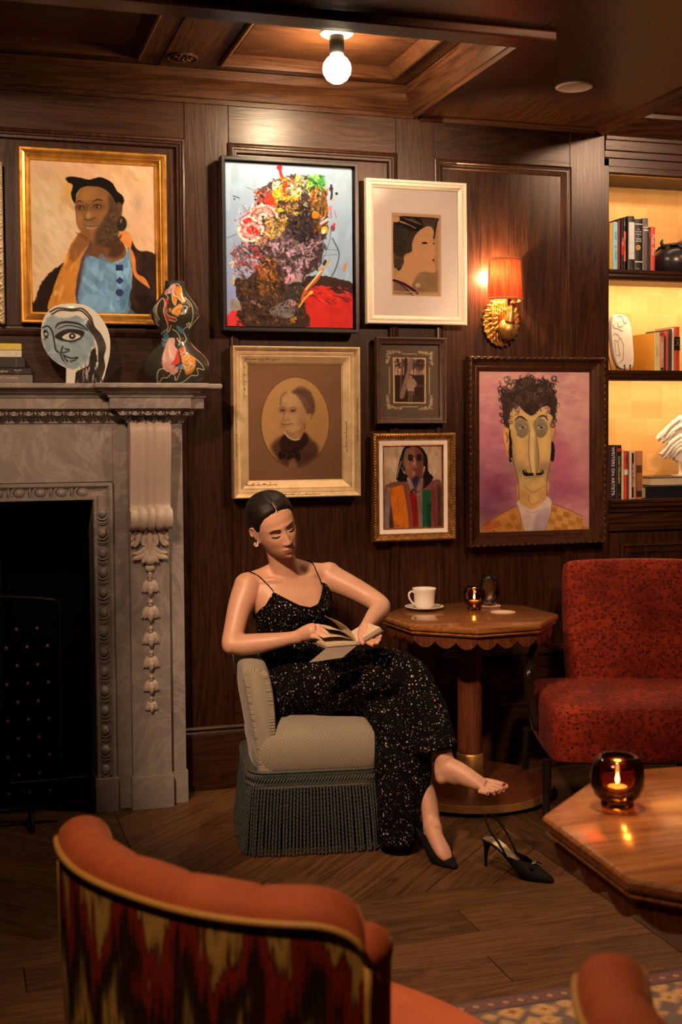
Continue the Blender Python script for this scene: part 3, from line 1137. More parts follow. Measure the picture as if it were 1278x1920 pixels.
# ------------------------------------------------------------------ 2 thick abstract head in a black tray frame
def art_abstract():
    x0, x1, z0, z1 = 1.047, 1.626, 1.889, 2.591
    YF = YW - 0.058
    k = (5.05 + YF) / 5.02
    t = picture('abstract painting of a head in thick paint on pale blue, in a deep black frame', 'painting', x0, x1, z0, z1)
    b = MB()
    b.frame(x0, x1, z0, z1, [(0, -0.001), (0, 0.055), (0.002, 0.058), (0.013, 0.058), (0.015, 0.055), (0.015, 0.030), (0.030, 0.030)], YW)
    b.build('frame', plain('black lacquered frame', (0.006, 0.006, 0.008), 0.35), t, fix=False, smooth=20)
    p = Paint([(145, 130), (1105, 205), (1112, 1376), (165, 1362)], 270, 330, (160, 176, 198))
    p.glow((300, 200), 500, 120, (182, 192, 210), 0.8).glow((230, 900), 160, 400, (142, 154, 190), 0.8).glow((1000, 600), 200, 420, (136, 150, 170), 0.7).glow((1000, 300), 200, 150, (170, 178, 190), 0.6).glow((190, 1150), 60, 160, (140, 136, 190), 0.8)
    p.tone(160, 0.06)
    p.dabs((150, 150, 1100, 1000), 120, (10, 30), [(168, 184, 206), (150, 166, 188), (140, 156, 182)], (1.2, 2.0), (0.1, 0.3))
    # red ground and dark shoulder
    p.poly([(740, 1010), (860, 985), (1000, 1012), (1112, 1052), (1115, 1200), (760, 1200)], (54, 34, 30), 10, rough=10)
    p.poly([(735, 1165), (800, 1075), (900, 1070), (1000, 1120), (1115, 1130), (1115, 1380), (760, 1380), (725, 1250)], (206, 42, 36), 6, rough=14, relief=0.001)
    p.dabs((780, 1070, 1110, 1190), 60, (3, 7), [(150, 24, 24), (60, 20, 20), (220, 60, 50)], (0, 0.8), (0.5, 0.9), (2, 6))
    p.poly([(165, 1290), (200, 1245), (270, 1240), (305, 1300), (300, 1370), (165, 1370)], (214, 56, 56), 6, rough=8, relief=0.001)
    # dark bust
    p.poly([(225, 1010), (330, 1000), (390, 900), (420, 830), (520, 800), (700, 820), (860, 700), (868, 900), (740, 1000), (730, 1180), (760, 1370), (310, 1370), (270, 1220), (235, 1120)], (64, 42, 34), 10, rough=14, relief=0.0015)
    p.dabs((230, 980, 740, 1360), 240, (5, 14), [(74, 46, 32), (50, 32, 28), (96, 60, 40), (120, 76, 40), (40, 26, 24), (90, 66, 58)], (0.2, 1.4), (0.5, 0.95), (1.3, 3.5), relief=0.0012)
    # head mass
    head = [(370, 470), (390, 360), (480, 290), (600, 245), (700, 245), (800, 260), (875, 330), (915, 470), (918, 600), (890, 700), (860, 800), (860, 900), (700, 960), (560, 960), (440, 880), (400, 780), (330, 720), (370, 600)]
    p.poly(head, (70, 48, 46), 10, rough=12, relief=0.002)
    cut = lambda x, y: ((x - 640) / 290) ** 2 + ((y - 590) / 370) ** 2 < 1
    p.dabs((400, 560, 900, 960), 260, (6, 16), [(52, 34, 40), (84, 58, 66), (66, 44, 44), (110, 82, 86), (44, 28, 30), (96, 70, 60)], (0, PI), (0.5, 1), (1.3, 3.2), cut, relief=0.0014)
    p.poly([(680, 470), (780, 480), (830, 600), (840, 700), (760, 740), (660, 690), (640, 600)], (34, 22, 28), 14, rough=10)
    p.dabs((640, 520, 840, 740), 50, (6, 18), [(44, 28, 38), (26, 16, 20), (60, 40, 50)], (0, PI), (0.5, 0.9), relief=0.001)
    p.dabs((500, 280, 900, 620), 150, (5, 15), [(206, 160, 40), (222, 180, 60), (170, 120, 30), (120, 80, 30), (40, 28, 20), (196, 80, 40)], (0, PI), (0.7, 1), (1.2, 3), lambda x, y: cut(x, y) and x < 700, relief=0.0016)
    p.dabs((560, 255, 860, 380), 130, (5, 14), [(232, 224, 214), (60, 56, 50), (190, 186, 180), (210, 170, 70), (120, 124, 110)], (0, PI), (0.7, 1), (1.2, 3), relief=0.0016)
    p.dabs((760, 250, 890, 360), 60, (6, 16), [(46, 110, 50), (70, 140, 60), (30, 70, 36), (120, 160, 80)], (0.2, 1.4), (0.7, 1), (1.2, 3), relief=0.0016)
    p.dabs((790, 350, 915, 650), 130, (5, 13), [(120, 76, 30), (80, 50, 24), (170, 90, 30), (60, 40, 26), (196, 110, 40), (100, 84, 40)], (1.2, 2.0), (0.6, 1), (1.5, 4), relief=0.0014)
    p.dabs((370, 340, 520, 470), 90, (4, 12), [(200, 60, 50), (230, 210, 200), (120, 60, 50), (60, 36, 34), (220, 150, 140)], (0, PI), (0.7, 1), (1.3, 4), relief=0.0016)
    p.poly([(500, 290), (560, 280), (572, 330), (530, 370), (496, 345)], (228, 214, 180), 5, rough=4, relief=0.002)
    p.poly([(446, 395), (500, 385), (512, 460), (470, 482), (442, 450)], (222, 52, 34), 5, rough=5, relief=0.002)
    p.poly([(508, 345), (560, 330), (580, 390), (530, 420), (496, 390)], (226, 176, 40), 5, rough=6, relief=0.002)
    p.line([(552, 165), (556, 210), (570, 260), (580, 320), (584, 380)], 22, (216, 42, 32), 1, 4, relief=0.002)
    p.spot((549, 180), 22, 20, (214, 36, 30), relief=0.002).poly([(560, 265), (610, 262), (600, 330), (585, 345)], (226, 70, 30), 4, relief=0.002)
    # curl of pink and white at the ear
    for r_, w_, c_ in ((95, 40, (226, 190, 180)), (80, 22, (196, 50, 44)), (62, 30, (226, 176, 170)), (40, 22, (150, 90, 80)), (24, 20, (232, 214, 204))):
        p.line([(425 + r_ * math.cos(a), 545 + r_ * 0.75 * math.sin(a)) for a in np.linspace(2.2, 7.2, 12)], w_, c_, 0.95, 5, relief=0.002)
    for r_, w_, c_ in ((82, 36, (232, 216, 200)), (60, 26, (216, 130, 130)), (40, 30, (226, 176, 166)), (18, 26, (200, 40, 36))):
        p.line([(335 + r_ * math.cos(a), 640 + r_ * 0.95 * math.sin(a)) for a in np.linspace(1.0, 6.4, 12)], w_, c_, 0.95, 5, relief=0.002)
    p.poly([(275, 570), (320, 550), (345, 575), (300, 600)], (190, 44, 40), 5).poly([(345, 635), (390, 625), (395, 680), (355, 680)], (206, 40, 34), 5)
    p.poly([(360, 810), (385, 705), (440, 660), (470, 690), (420, 800), (385, 830)], (170, 120, 90), 6, rough=5, relief=0.002)
    p.line([(360, 800), (385, 715), (405, 690)], 12, (226, 200, 180), 1, 4).poly([(350, 790), (400, 780), (410, 830), (360, 840)], (176, 44, 36), 6, rough=5)
    p.dabs((430, 560, 580, 700), 80, (5, 14), [(200, 160, 60), (160, 120, 70), (220, 180, 70), (110, 80, 50), (190, 150, 110)], (0, PI), (0.7, 1), (1.2, 3), relief=0.0016)
    # smears on the left and lower face
    p.dabs((205, 740, 420, 960), 130, (4, 11), [(90, 66, 74), (120, 90, 100), (160, 44, 50), (60, 42, 48), (200, 60, 50), (150, 120, 130)], (0.2, 1.2), (0.6, 1), (1.3, 4), lambda x, y: x > 190 + abs(y - 850) * 0.5, relief=0.0012)
    p.dabs((440, 720, 850, 960), 150, (5, 14), [(150, 124, 130), (112, 90, 94), (200, 150, 170), (84, 64, 66), (60, 46, 48)], (0, PI), (0.6, 1), (1.5, 4), relief=0.0014)
    for q in ([(690, 740), (720, 800), (730, 830)], [(800, 720), (790, 760), (760, 780)], [(720, 870), (715, 920), (680, 950)], [(750, 880), (765, 930)], [(780, 800), (800, 780)]):
        p.line(q, 20, (206, 150, 170), 0.9, 5, taper=0.5, relief=0.0015)
    p.dabs((400, 860, 530, 1100), 80, (4, 12), [(150, 86, 30), (196, 110, 36), (100, 60, 34), (80, 46, 30)], (0.6, 1.8), (0.6, 1), (1.3, 4), relief=0.0014)
    p.poly([(595, 1000), (680, 960), (730, 985), (700, 1050), (600, 1050)], (170, 130, 140), 8, rough=8, relief=0.002).poly([(585, 1010), (640, 975), (672, 1000), (600, 1050)], (212, 140, 160), 6, rough=6, relief=0.002)
    p.poly([(480, 1240), (560, 1190), (640, 1160), (680, 1220), (640, 1300), (500, 1280)], (120, 104, 104), 8, rough=8, relief=0.002)
    p.poly([(610, 1060), (720, 1040), (700, 1180), (620, 1160)], (56, 50, 50), 10, rough=8)
    p.spot((650, 1190), 34, 22, (190, 140, 150), 1, 0.5, 0.002)
    p.line([(345, 1175), (420, 1215)], 16, (130, 116, 112), 0.9, 5)
    p.poly([(630, 1310), (680, 1290), (670, 1340)], (180, 120, 40), 6, rough=5)
    for bx, n, cs in (((500, 260, 880, 600), 420, [(214, 170, 50), (40, 28, 24), (226, 220, 206), (196, 70, 36), (110, 80, 40), (232, 190, 80), (70, 60, 40)]), ((400, 560, 880, 960), 520, [(44, 30, 36), (70, 50, 56), (110, 84, 90), (30, 22, 26), (150, 116, 126), (86, 60, 52), (190, 140, 150)]), ((240, 980, 740, 1350), 420, [(60, 40, 30), (36, 24, 20), (100, 66, 40), (130, 84, 44), (80, 58, 50), (26, 18, 16)]), ((250, 460, 480, 720), 150, [(226, 196, 186), (180, 50, 46), (120, 60, 56), (236, 220, 206), (206, 120, 116)]), ((210, 740, 420, 980), 130, [(90, 66, 74), (160, 50, 54), (60, 44, 50), (200, 150, 150)])):
        p.dabs(bx, n, (1.8, 5.5), cs, (0, PI), (0.6, 1), (1.2, 4.5), lambda x, y: (((x - 640) / 285) ** 2 + ((y - 590) / 360) ** 2 < 1) or y > 985 or x < 480, relief=0.0012)
    p.glow((720, 620), 110, 120, (30, 20, 26), 0.75)
    # loose flicks on the ground
    p.line([(880, 940), (830, 1020), (770, 1070), (730, 1140), (720, 1190)], 30, (190, 90, 40), 1, 5, taper=0.6, relief=0.002)
    p.line([(870, 950), (800, 1030), (750, 1090)], 10, (230, 196, 150), 1, 4).line([(790, 1110), (740, 1160), (700, 1220)], 12, (226, 170, 80), 1, 4)
    p.spot((790, 1112), 18, 13, (230, 180, 80), 1, -0.5)
    p.line([(940, 870), (900, 910), (850, 950)], 10, (210, 130, 40), 1, 4).line([(900, 880), (890, 900)], 22, (40, 34, 44), 1, 4)
    p.line([(955, 710), (1005, 820), (985, 920), (945, 1000)], 7, (40, 40, 56), 1, 4)
    p.line([(945, 640), (930, 740), (870, 900)], 5, (70, 74, 92), 0.8, 4)
    p.line([(880, 790), (1000, 800)], 3, (60, 60, 80), 0.7).line([(870, 840), (990, 830)], 3, (60, 60, 80), 0.6)
    p.line([(205, 385), (252, 402)], 6, (50, 48, 60)).spot((215, 409), 6, 6, (40, 38, 50)).line([(300, 320), (370, 350)], 4, (70, 74, 92), 0.7).line([(280, 480), (315, 500), (330, 470)], 4, (60, 60, 80), 0.8)
    p.line([(160, 702), (232, 670)], 4, (60, 60, 80), 0.8).line([(250, 560), (330, 510)], 8, (190, 50, 46)).spot((222, 567), 8, 5, (190, 50, 46))
    p.line([(945, 320), (950, 370), (945, 425)], 16, (40, 30, 36), 1, 5, 0.6).spot((945, 345), 16, 20, (60, 40, 60)).spot((960, 430), 18, 10, (220, 150, 150)).spot((987, 378), 11, 14, (24, 22, 30)).spot((990, 230), 7, 7, (50, 50, 60))
    p.line([(940, 480), (945, 560)], 10, (170, 90, 130), 1, 4).spot((940, 487), 14, 18, (200, 110, 150)).line([(970, 510), (985, 560)], 6, (160, 80, 110))
    p.spot((958, 635), 18, 24, (120, 60, 70)).spot((968, 610), 12, 12, (206, 60, 80)).line([(865, 600), (918, 570)], 22, (224, 170, 176), 1, 5)
    p.spot((892, 650), 26, 28, (222, 158, 40), 1, 0.6, 0.003).spot((884, 662), 12, 20, (236, 214, 180), 1, 0.6)
    p.spot((820, 540), 26, 26, (226, 110, 30), 1, 0.3, 0.002)
    p.line([(185, 890), (210, 880), (200, 920)], 14, (226, 190, 150), 1, 4).line([(212, 985), (212, 1045)], 12, (226, 180, 90), 1, 4, 0.6).line([(1060, 900), (1045, 950)], 16, (206, 110, 40), 1, 4, 0.6)
    p.poly([(190, 1170), (230, 1165), (270, 1230), (200, 1245)], (150, 130, 120), 6, rough=6)
    p.mesh('canvas', flat(p, x0 + 0.021, x1 - 0.021, z0 + 0.021, z1 - 0.021, YW - 0.036, 0.8), M['oil_thick'], t, smooth=True)


# ------------------------------------------------------------------ 3 print of a woman in profile, white frame
def art_print():
    x0, x1, z0, z1 = 1.671, 2.127, 1.932, 2.541
    t = picture('print of a dark-haired woman in profile, in a white mat and carved white frame', 'print', x0, x1, z0, z1)
    wf = plain('white painted frame', (0.80, 0.72, 0.62), 0.45, 0, 0.03)
    b = MB()
    b.frame(x0, x1, z0, z1, [(0, -0.001), (0, 0.024), (0.003, 0.028), (0.010, 0.028), (0.014, 0.024), (0.018, 0.025), (0.024, 0.025), (0.026, 0.021), (0.032, 0.018), (0.036, 0.013), (0.038, 0.006)], YW)
    fr = b.build('frame', wf, t, smooth=25, fix=False)
    b = MB()
    n = 0
    for k in range(70):
        z = z0 + 0.022 + (z1 - z0 - 0.044) * k / 69
        for x in (x0 + 0.021, x1 - 0.021):
            b.cbox((x, YW - 0.0255, z), (0.007, 0.003, 0.0045))
    for k in range(50):
        x = x0 + 0.028 + (x1 - x0 - 0.056) * k / 49
        for z in (z0 + 0.021, z1 - 0.021):
            b.cbox((x, YW - 0.0255, z), (0.0045, 0.003, 0.007))
    b.build('carved_beading', wf, fr, kind='stuff')
    # mat with a bevelled window
    mx0, mx1, mz0, mz1 = x0 + 0.036, x1 - 0.036, z0 + 0.036, z1 - 0.036
    wx0, wx1, wz0, wz1 = x0 + 0.118, x1 - 0.112, z0 + 0.121, z1 - 0.137
    b = MB()
    o_ = [(mx0, mz0), (mx1, mz0), (mx1, mz1), (mx0, mz1)]
    i_ = [(wx0, wz0), (wx1, wz0), (wx1, wz1), (wx0, wz1)]
    j_ = [(wx0 + 0.002, wz0 + 0.002), (wx1 - 0.002, wz0 + 0.002), (wx1 - 0.002, wz1 - 0.002), (wx0 + 0.002, wz1 - 0.002)]
    vs = [(a, YW - 0.008, c) for a, c in o_ + i_] + [(a, YW - 0.0055, c) for a, c in j_]
    b.add(vs, [(k, (k + 1) % 4, 4 + (k + 1) % 4, 4 + k) for k in range(4)] + [(4 + k, 4 + (k + 1) % 4, 8 + (k + 1) % 4, 8 + k) for k in range(4)])
    b.build('mat', M['mat_white'], t, fix=False)
    p = Paint([(265, 295), (620, 310), (622, 942), (270, 938)], 150, 230, (226, 170, 122))
    img = [(281, 320), (599, 336), (601, 915), (286, 911)]
    p.poly(img, (202, 152, 106), smooth=False, var=0.03)
    p.poly([(480, 745), (601, 745), (601, 915), (400, 915), (420, 830)], (164, 124, 84), 30, 0.9, False)
    face = [(520, 398), (552, 402), (570, 440), (566, 500), (575, 560), (587, 606), (580, 620), (562, 624), (576, 646), (581, 660), (572, 684), (581, 742), (560, 756), (500, 746), (462, 760), (437, 790), (416, 840), (395, 866), (288, 812), (338, 730), (360, 640), (412, 600), (414, 540), (430, 486), (470, 430)]
    p.poly(face, (228, 166, 116), 3, var=0.03)
    hair = [(334, 322), (440, 326), (598, 336), (597, 362), (586, 420), (575, 492), (565, 490), (570, 440), (554, 404), (520, 399), (480, 420), (450, 450), (426, 490), (414, 540), (411, 592), (360, 622), (355, 682), (325, 742), (302, 722), (285, 690), (282, 372), (320, 352)]
    p.poly(hair, (40, 32, 28), 2.5, var=0)
    g = (206, 160, 116)
    for k in range(20):                       # combed lines
        q = k / 19
        p.line([(284, 395 + 250 * q), (330, 400 + 245 * q), (400, 440 + 165 * q), (455 - 40 * q, 440 + 150 * q)][:4], 2.2, g, 0.62, 2.5)
    for k in range(13):
        q = k / 12
        p.line([(286, 610 + 95 * q), (320, 640 + 85 * q), (356 - 10 * q, 640 + 60 * q)], 2.2, g, 0.62, 2.5)
    for k in range(16):
        q = k / 15
        p.line([(480 + 110 * q, 338 + 4 * q), (492 + 90 * q, 370), (500 + 70 * q, 398 + 20 * q * q)], 2.2, g, 0.62, 2.5)
    for k in range(14):
        q = k / 13
        p.line([(345 + 120 * q, 326 + 60 * q), (372 + 108 * q, 345 + 40 * q), (420 + 70 * q, 338 + 50 * q)], 2.2, g, 0.62, 2.5)
    for k in range(10):
        q = k / 9
        p.line([(300 + 40 * q, 352 + 20 * q), (360 + 30 * q, 370 + 18 * q), (430 + 10 * q, 410 + 4 * q)], 3.0, g, 0.8, 2.5)
    p.spot((300, 345), 26, 24, (226, 172, 126))
    p.poly([(284, 812), (400, 868), (440, 916), (286, 912)], (190, 142, 100), 2, smooth=False, var=0)
    for k in range(9):
        p.line([(284, 826 + 11 * k), (340 + 8 * k, 850 + 9 * k), (400 + 4 * k, 905 + 6 * k)], 4, (60, 46, 44), 0.9)
    p.line([(286, 818), (350, 842), (402, 875), (452, 914)], 20, (74, 28, 40), 1, 3)
    p.spot((504, 527), 21, 7.5, (24, 16, 14)).spot((568, 530), 5, 6, (24, 16, 14))
    p.poly([(558, 652), (570, 649), (579, 660), (570, 670), (560, 664)], (176, 52, 36), 2)
    p.line([(470, 478), (510, 462), (548, 474)], 3, (200, 140, 96), 0.9)
    p.line([(416, 560), (420, 600), (436, 630)], 3, (200, 140, 96), 0.8).spot((456, 853), 19, 18, (222, 184, 136))
    p.poly([(284, 322), (330, 322), (326, 330), (284, 328)], (150, 112, 80), 2, 0.6, False).line([(290, 922), (395, 928)], 4, (150, 110, 80), 0.7)
    p.poly([(286, 900), (601, 908), (601, 915), (286, 911)], (214, 172, 120), 2, 0.8, False)
    p.mesh('print', flat(p, wx0, wx1, wz0, wz1, YW - 0.0052), M['print'], t)
    b = MB()
    b.box((mx0, YW - 0.0125, mz0), (mx1, YW - 0.0105, mz1))
    b.build('glass', M['pane'], t)


# ------------------------------------------------------------------ 4 oval photograph in the wide pale gilt frame
def art_oval():
    x0, x1, z0, z1 = 1.088, 1.633, 1.205, 1.830
    t = picture('sepia oval photograph of an old lady, in a wide pale gilt frame', 'photograph', x0, x1, z0, z1)
    b = MB()
    b.frame(x0, x1, z0, z1, [(0, -0.001), (0, 0.044), (0.003, 0.048), (0.006, 0.048), (0.012, 0.043), (0.018, 0.034), (0.021, 0.028), (0.024, 0.029), (0.034, 0.026), (0.036, 0.022), (0.040, 0.023), (0.066, 0.014), (0.069, 0.010), (0.072, 0.007), (0.072, 0.004)], YW)
    fr = b.build('frame', M['gilt_pale'], t, smooth=25, fix=False)
    # engraved sprigs on the frame
    dk = plain('engraved lines', (0.10, 0.06, 0.03), 0.6)
    b = MB()
    r = random.Random(4)

    def sprig(cx, cz, dx, dz, n, y, s):
        for k in range(n):
            a = k * 2.4
            px, pz = cx + dx * k / n, cz + dz * k / n
            q = Vector((px, y, pz))
            e = q + Vector((math.cos(a) * s, -0.0002, math.sin(a) * s))
            b.tube([q, (q + e) / 2 + Vector((0, 0, s * 0.3)), e], 0.0007, 4)
            b.ball(e, (0.0016, 0.0006, 0.0016), 6, 4)
        b.tube([(cx, y, cz), (cx + dx, y, cz + dz)], 0.0006, 4)
    sprig(x0 + 0.052, z1 - 0.06, 0.0, -0.155, 14, YW - 0.0195, 0.010)
    sprig(x0 + 0.055, z1 - 0.053, 0.15, 0.0, 13, YW - 0.0195, 0.010)
    sprig(x1 - 0.053, z1 - 0.31, 0.0, -0.13, 11, YW - 0.0195, 0.010)
    sprig(x0 + 0.055, z0 + 0.054, 0.13, 0.0, 14, YW - 0.0195, 0.011)
    sprig(x0 + 0.21, z0 + 0.013, 0.16, 0.0, 14, YW - 0.0445, 0.006)
    sprig(x0 + 0.011, z1 - 0.24, 0.0, -0.22, 14, YW - 0.0445, 0.006)
    sprig(x1 - 0.012, z1 - 0.21, 0.0, -0.19, 14, YW - 0.0445, 0.006)
    sprig(x0 + 0.20, z1 - 0.012, 0.17, 0.0, 12, YW - 0.0445, 0.006)
    b.build('engraved_sprigs', dk, fr, kind='stuff')
    p = Paint([(186, 236), (1007, 236), (1020, 1268), (203, 1287)], 190, 240, (150, 104, 72))
    p.tone(300, 0.06)
    C, RX, RY = (605, 757), 301, 406
    el = [(C[0] + RX * math.cos(a), C[1] + RY * math.sin(a)) for a in np.linspace(0, 2 * PI, 40, endpoint=False)]
    p.poly(el, (60, 36, 24), 6, 0.8, False, 0)
    el2 = [(C[0] + (RX - 5) * math.cos(a), C[1] + (RY - 5) * math.sin(a)) for a in np.linspace(0, 2 * PI, 40, endpoint=False)]
    p.poly(el2, (206, 154, 96), 5, 1, False, 0.02)
    p.glow((600, 480), 200, 120, (216, 166, 108), 0.6).glow((800, 760), 90, 200, (188, 136, 78), 0.6)
    sk, dkc = (206, 158, 108), (58, 34, 28)
    # bust
    p.poly([(400, 960), (510, 870), (560, 905), (640, 915), (685, 850), (740, 905), (800, 965), (800, 1060), (700, 1140), (600, 1165), (500, 1140), (420, 1040)], (92, 58, 44), 60, 0.95)
    p.poly([(470, 930), (510, 868), (545, 905), (600, 925), (650, 905), (683, 848), (720, 900), (700, 960), (640, 1010), (560, 1020), (490, 1010)], dkc, 16)
    p.poly([(460, 1040), (500, 1000), (560, 1020), (620, 990), (655, 1040), (640, 1100), (580, 1110), (520, 1080), (470, 1090)], (48, 28, 24), 14, rough=8)
    for q in ([(500, 1020), (540, 1050), (520, 1080)], [(560, 1030), (600, 1060), (590, 1100)], [(620, 1010), (645, 1040)]):
        p.line(q, 8, (120, 80, 60), 0.6, 8)
    # face and neck
    p.poly([(500, 800), (520, 860), (560, 900), (610, 918), (650, 890), (680, 830), (690, 700), (560, 760)], (190, 138, 90), 12)
    p.poly([(474, 560), (470, 640), (478, 740), (486, 800), (510, 840), (560, 860), (620, 840), (670, 790), (700, 700), (700, 620), (640, 540), (570, 490), (520, 485)], sk, 10)
    p.glow((660, 760), 40, 70, (170, 118, 74), 0.6).glow((560, 560), 60, 50, (222, 176, 126), 0.7).glow((490, 780), 22, 50, (160, 110, 72), 0.5)
    p.line([(520, 488), (482, 530), (474, 600)], 18, (150, 108, 76), 0.7, 12)
    p.poly([(575, 480), (640, 450), (720, 470), (765, 540), (778, 620), (760, 690), (730, 720), (700, 660), (660, 580), (620, 520)], (116, 80, 62), 26, 0.95, rough=8)
    for k in range(9):
        p.line([(590 + 6 * k, 490 + k * 2), (660 + 8 * k, 560 + 4 * k), (710 + 4 * k, 660 - 4 * k)], 4, (150, 108, 84), 0.5, 5)
    p.line([(585, 478), (620, 450), (665, 440), (715, 470)], 20, (150, 104, 74), 0.9, 6)
    for k in range(12):
        a = k / 11
        p.line([(590 + 125 * a, 470 - 30 * math.sin(PI * a)), (592 + 128 * a, 448 - 30 * math.sin(PI * a))], 4, (206, 164, 118), 0.8, 3)
    p.poly([(705, 690), (735, 680), (745, 700), (720, 725), (705, 720)], (206, 154, 104), 6).line([(712, 700), (730, 700)], 5, (120, 78, 52), 0.8)
    for cx, cy in ((492, 650), (582, 652)):
        p.glow((cx, cy), 32, 22, (130, 86, 58), 0.8)
        p.line([(cx - 20, cy + 3), (cx, cy - 3), (cx + 22, cy + 3)], 7, (70, 42, 30), 0.9, 5)
        p.spot((cx, cy + 3), 8, 6, (52, 30, 24), 0.8)
        p.line([(cx - 26, cy - 20), (cx, cy - 28), (cx + 32, cy - 18)], 8, (150, 104, 72), 0.7, 8)
    p.line([(508, 660), (502, 710), (495, 735), (520, 740), (540, 732)], 8, (140, 94, 64), 0.7, 8)
    p.line([(486, 770), (520, 778), (580, 770)], 7, (110, 70, 48), 0.9, 5).glow((525, 795), 30, 10, (170, 120, 82), 0.6).line([(520, 830), (560, 858), (620, 840)], 8, (150, 102, 66), 0.6, 10)
    p.line([(508, 845), (545, 890), (600, 914), (640, 905)], 12, (222, 190, 150), 0.95, 5)
    p.line([(675, 770), (690, 800), (682, 815)], 8, (120, 84, 60), 0.9, 4)
    p.poly([(560, 1090), (610, 1090), (615, 1170), (550, 1170)], (190, 140, 96), 30, 0.6)
    # outside of the oval again
    u, v = p.X - C[0], p.Y - C[1]
    q = np.clip((np.sqrt((u / RX) ** 2 + (v / RY) ** 2) - 1) * 60 + 0.2, 0, 1)[..., None]
    n = vnoise(p.X, p.Y, 260, 9)[..., None] - 0.5
    p.c = p.c * (1 - q) + np.array((152, 106, 74)) * (1 + 0.10 * n) * q
    p.poly(el, (70, 42, 28), 3, 0.0)
    p.mesh('photo', flat(p, x0 + 0.070, x1 - 0.070, z0 + 0.070, z1 - 0.070, YW - 0.0045), M['print'], t)
    b = MB()
    b.box((x0 + 0.069, YW - 0.0072, z0 + 0.069), (x1 - 0.069, YW - 0.0055, z1 - 0.069))
    b.build('glass', M['pane'], t)


# ------------------------------------------------------------------ 5 small photograph with an ornamented mount
def art_small_photo():
    x0, x1, z0, z1 = 1.712, 2.029, 1.509, 1.876
    t = picture('small old photograph of a figure by trees, in a grey ornamented mount and brown frame', 'photograph', x0, x1, z0, z1)
    b = MB()
    b.frame(x0, x1, z0, z1, [(0, -0.001), (0, 0.030), (0.003, 0.034), (0.007, 0.033), (0.012, 0.026), (0.020, 0.021), (0.026, 0.020), (0.028, 0.012), (0.028, 0.004)], YW)
    b.build('frame', wood('dull brown frame wood', (0.05, 0.028, 0.022), (0.14, 0.085, 0.065), 'z', 0.4, 2.5), t, smooth=25, fix=False)
    p = Paint([(237, 165), (948, 165), (958, 1100), (237, 1112)], 150, 196, (106, 84, 66))
    p.tone(250, 0.05).glow((640, 230), 260, 60, (120, 92, 74), 0.5)
    cr = (206, 166, 128)
    for a, c in (((500, 293), (680, 293)), ((500, 968), (690, 968)), ((343, 460), (343, 805)), ((836, 460), (836, 805))):
        p.line([a, c], 10, cr, 1, 4, False)
    r = np.random.default_rng(5)
    for cx, cy, sx, sy in ((330, 280, 1, 1), (850, 285, -1, 1), (335, 975, 1, -1), (850, 975, -1, -1)):
        for k in range(46):
            q = r.random()
            w_ = 36 * (1 - q * 0.75)
            dx, dy = (q * 165, r.uniform(-8, w_)) if k % 2 else (r.uniform(-8, w_), q * 165)
            x, y = cx - 14 * sx + dx * sx, cy - 14 * sy + dy * sy
            rad = r.uniform(7, 12)
            p.line([(x + rad * math.cos(a), y + rad * math.sin(a)) for a in np.linspace(k, k + 4.4, 7)], 6, cr, 0.85, 3.5)
    p.poly([(376, 330), (803, 330), (806, 935), (376, 935)], (80, 60, 48), 4, 1, False, 0)
    p.poly([(384, 338), (793, 338), (796, 925), (388, 925)], (216, 176, 128), 4, 1, False, 0.03)
    p.poly([(406, 358), (772, 358), (773, 906), (411, 908)], (66, 42, 34), 4, 1, False, 0.1)
    box = lambda x, y: 408 < x < 772 and 360 < y < 905
    p.poly([(408, 360), (770, 360), (770, 560), (411, 566)], (196, 150, 120), 12, 1, False, 0.1)
    p.dabs((410, 360, 770, 470), 130, (4, 11), [(80, 54, 44), (110, 78, 62), (60, 40, 34)], (0, PI), (0.5, 0.9), (1, 2.5), box)
    p.dabs((630, 370, 770, 500), 90, (5, 12), [(90, 62, 54), (70, 48, 42)], (0, PI), (0.5, 0.9), (1, 2), box)
    for x, w_ in ((505, 14), (545, 40), (645, 10), (676, 8), (700, 12), (722, 8), (747, 10), (448, 6)):
        p.line([(x, 362), (x - 4, 575)], w_, (62, 40, 34), 0.9, 5, False)
    p.poly([(411, 570), (600, 575), (772, 555), (772, 906), (411, 906)], (62, 38, 30), 14, 0.92, False, 0.12)
    p.poly([(590, 362), (640, 362), (600, 560), (560, 700), (520, 850), (470, 850), (500, 700), (550, 540)], (146, 108, 88), 8)
    p.line([(500, 364), (488, 600), (478, 780)], 16, (120, 88, 72), 0.9, 6)
    p.glow((720, 700), 70, 16, (110, 80, 62), 0.7).glow((640, 860), 100, 30, (84, 58, 46), 0.6)
    p.poly([(590, 605), (640, 605), (676, 660), (670, 710), (645, 730), (645, 770), (570, 770), (560, 660)], (170, 132, 108), 6)
    p.spot((605, 580), 17, 22, (176, 134, 108)).line([(590, 560), (622, 560)], 14, (60, 40, 34), 1, 4)
    p.poly([(575, 770), (645, 770), (640, 820), (580, 820)], (104, 74, 60), 6).line([(585, 820), (583, 890)], 20, (110, 80, 64), 1, 6).line([(618, 820), (612, 890)], 20, (110, 80, 64), 1, 6)
    p.line([(660, 650), (678, 670), (652, 720)], 12, (150, 114, 92), 1, 5)
    p.mesh('photo', flat(p, x0 + 0.026, x1 - 0.026, z0 + 0.026, z1 - 0.026, YW - 0.0045), M['print'], t)
    b = MB()
    b.box((x0 + 0.026, YW - 0.0080, z0 + 0.026), (x1 - 0.026, YW - 0.0062, z1 - 0.026))
    b.build('glass', M['pane'], t)


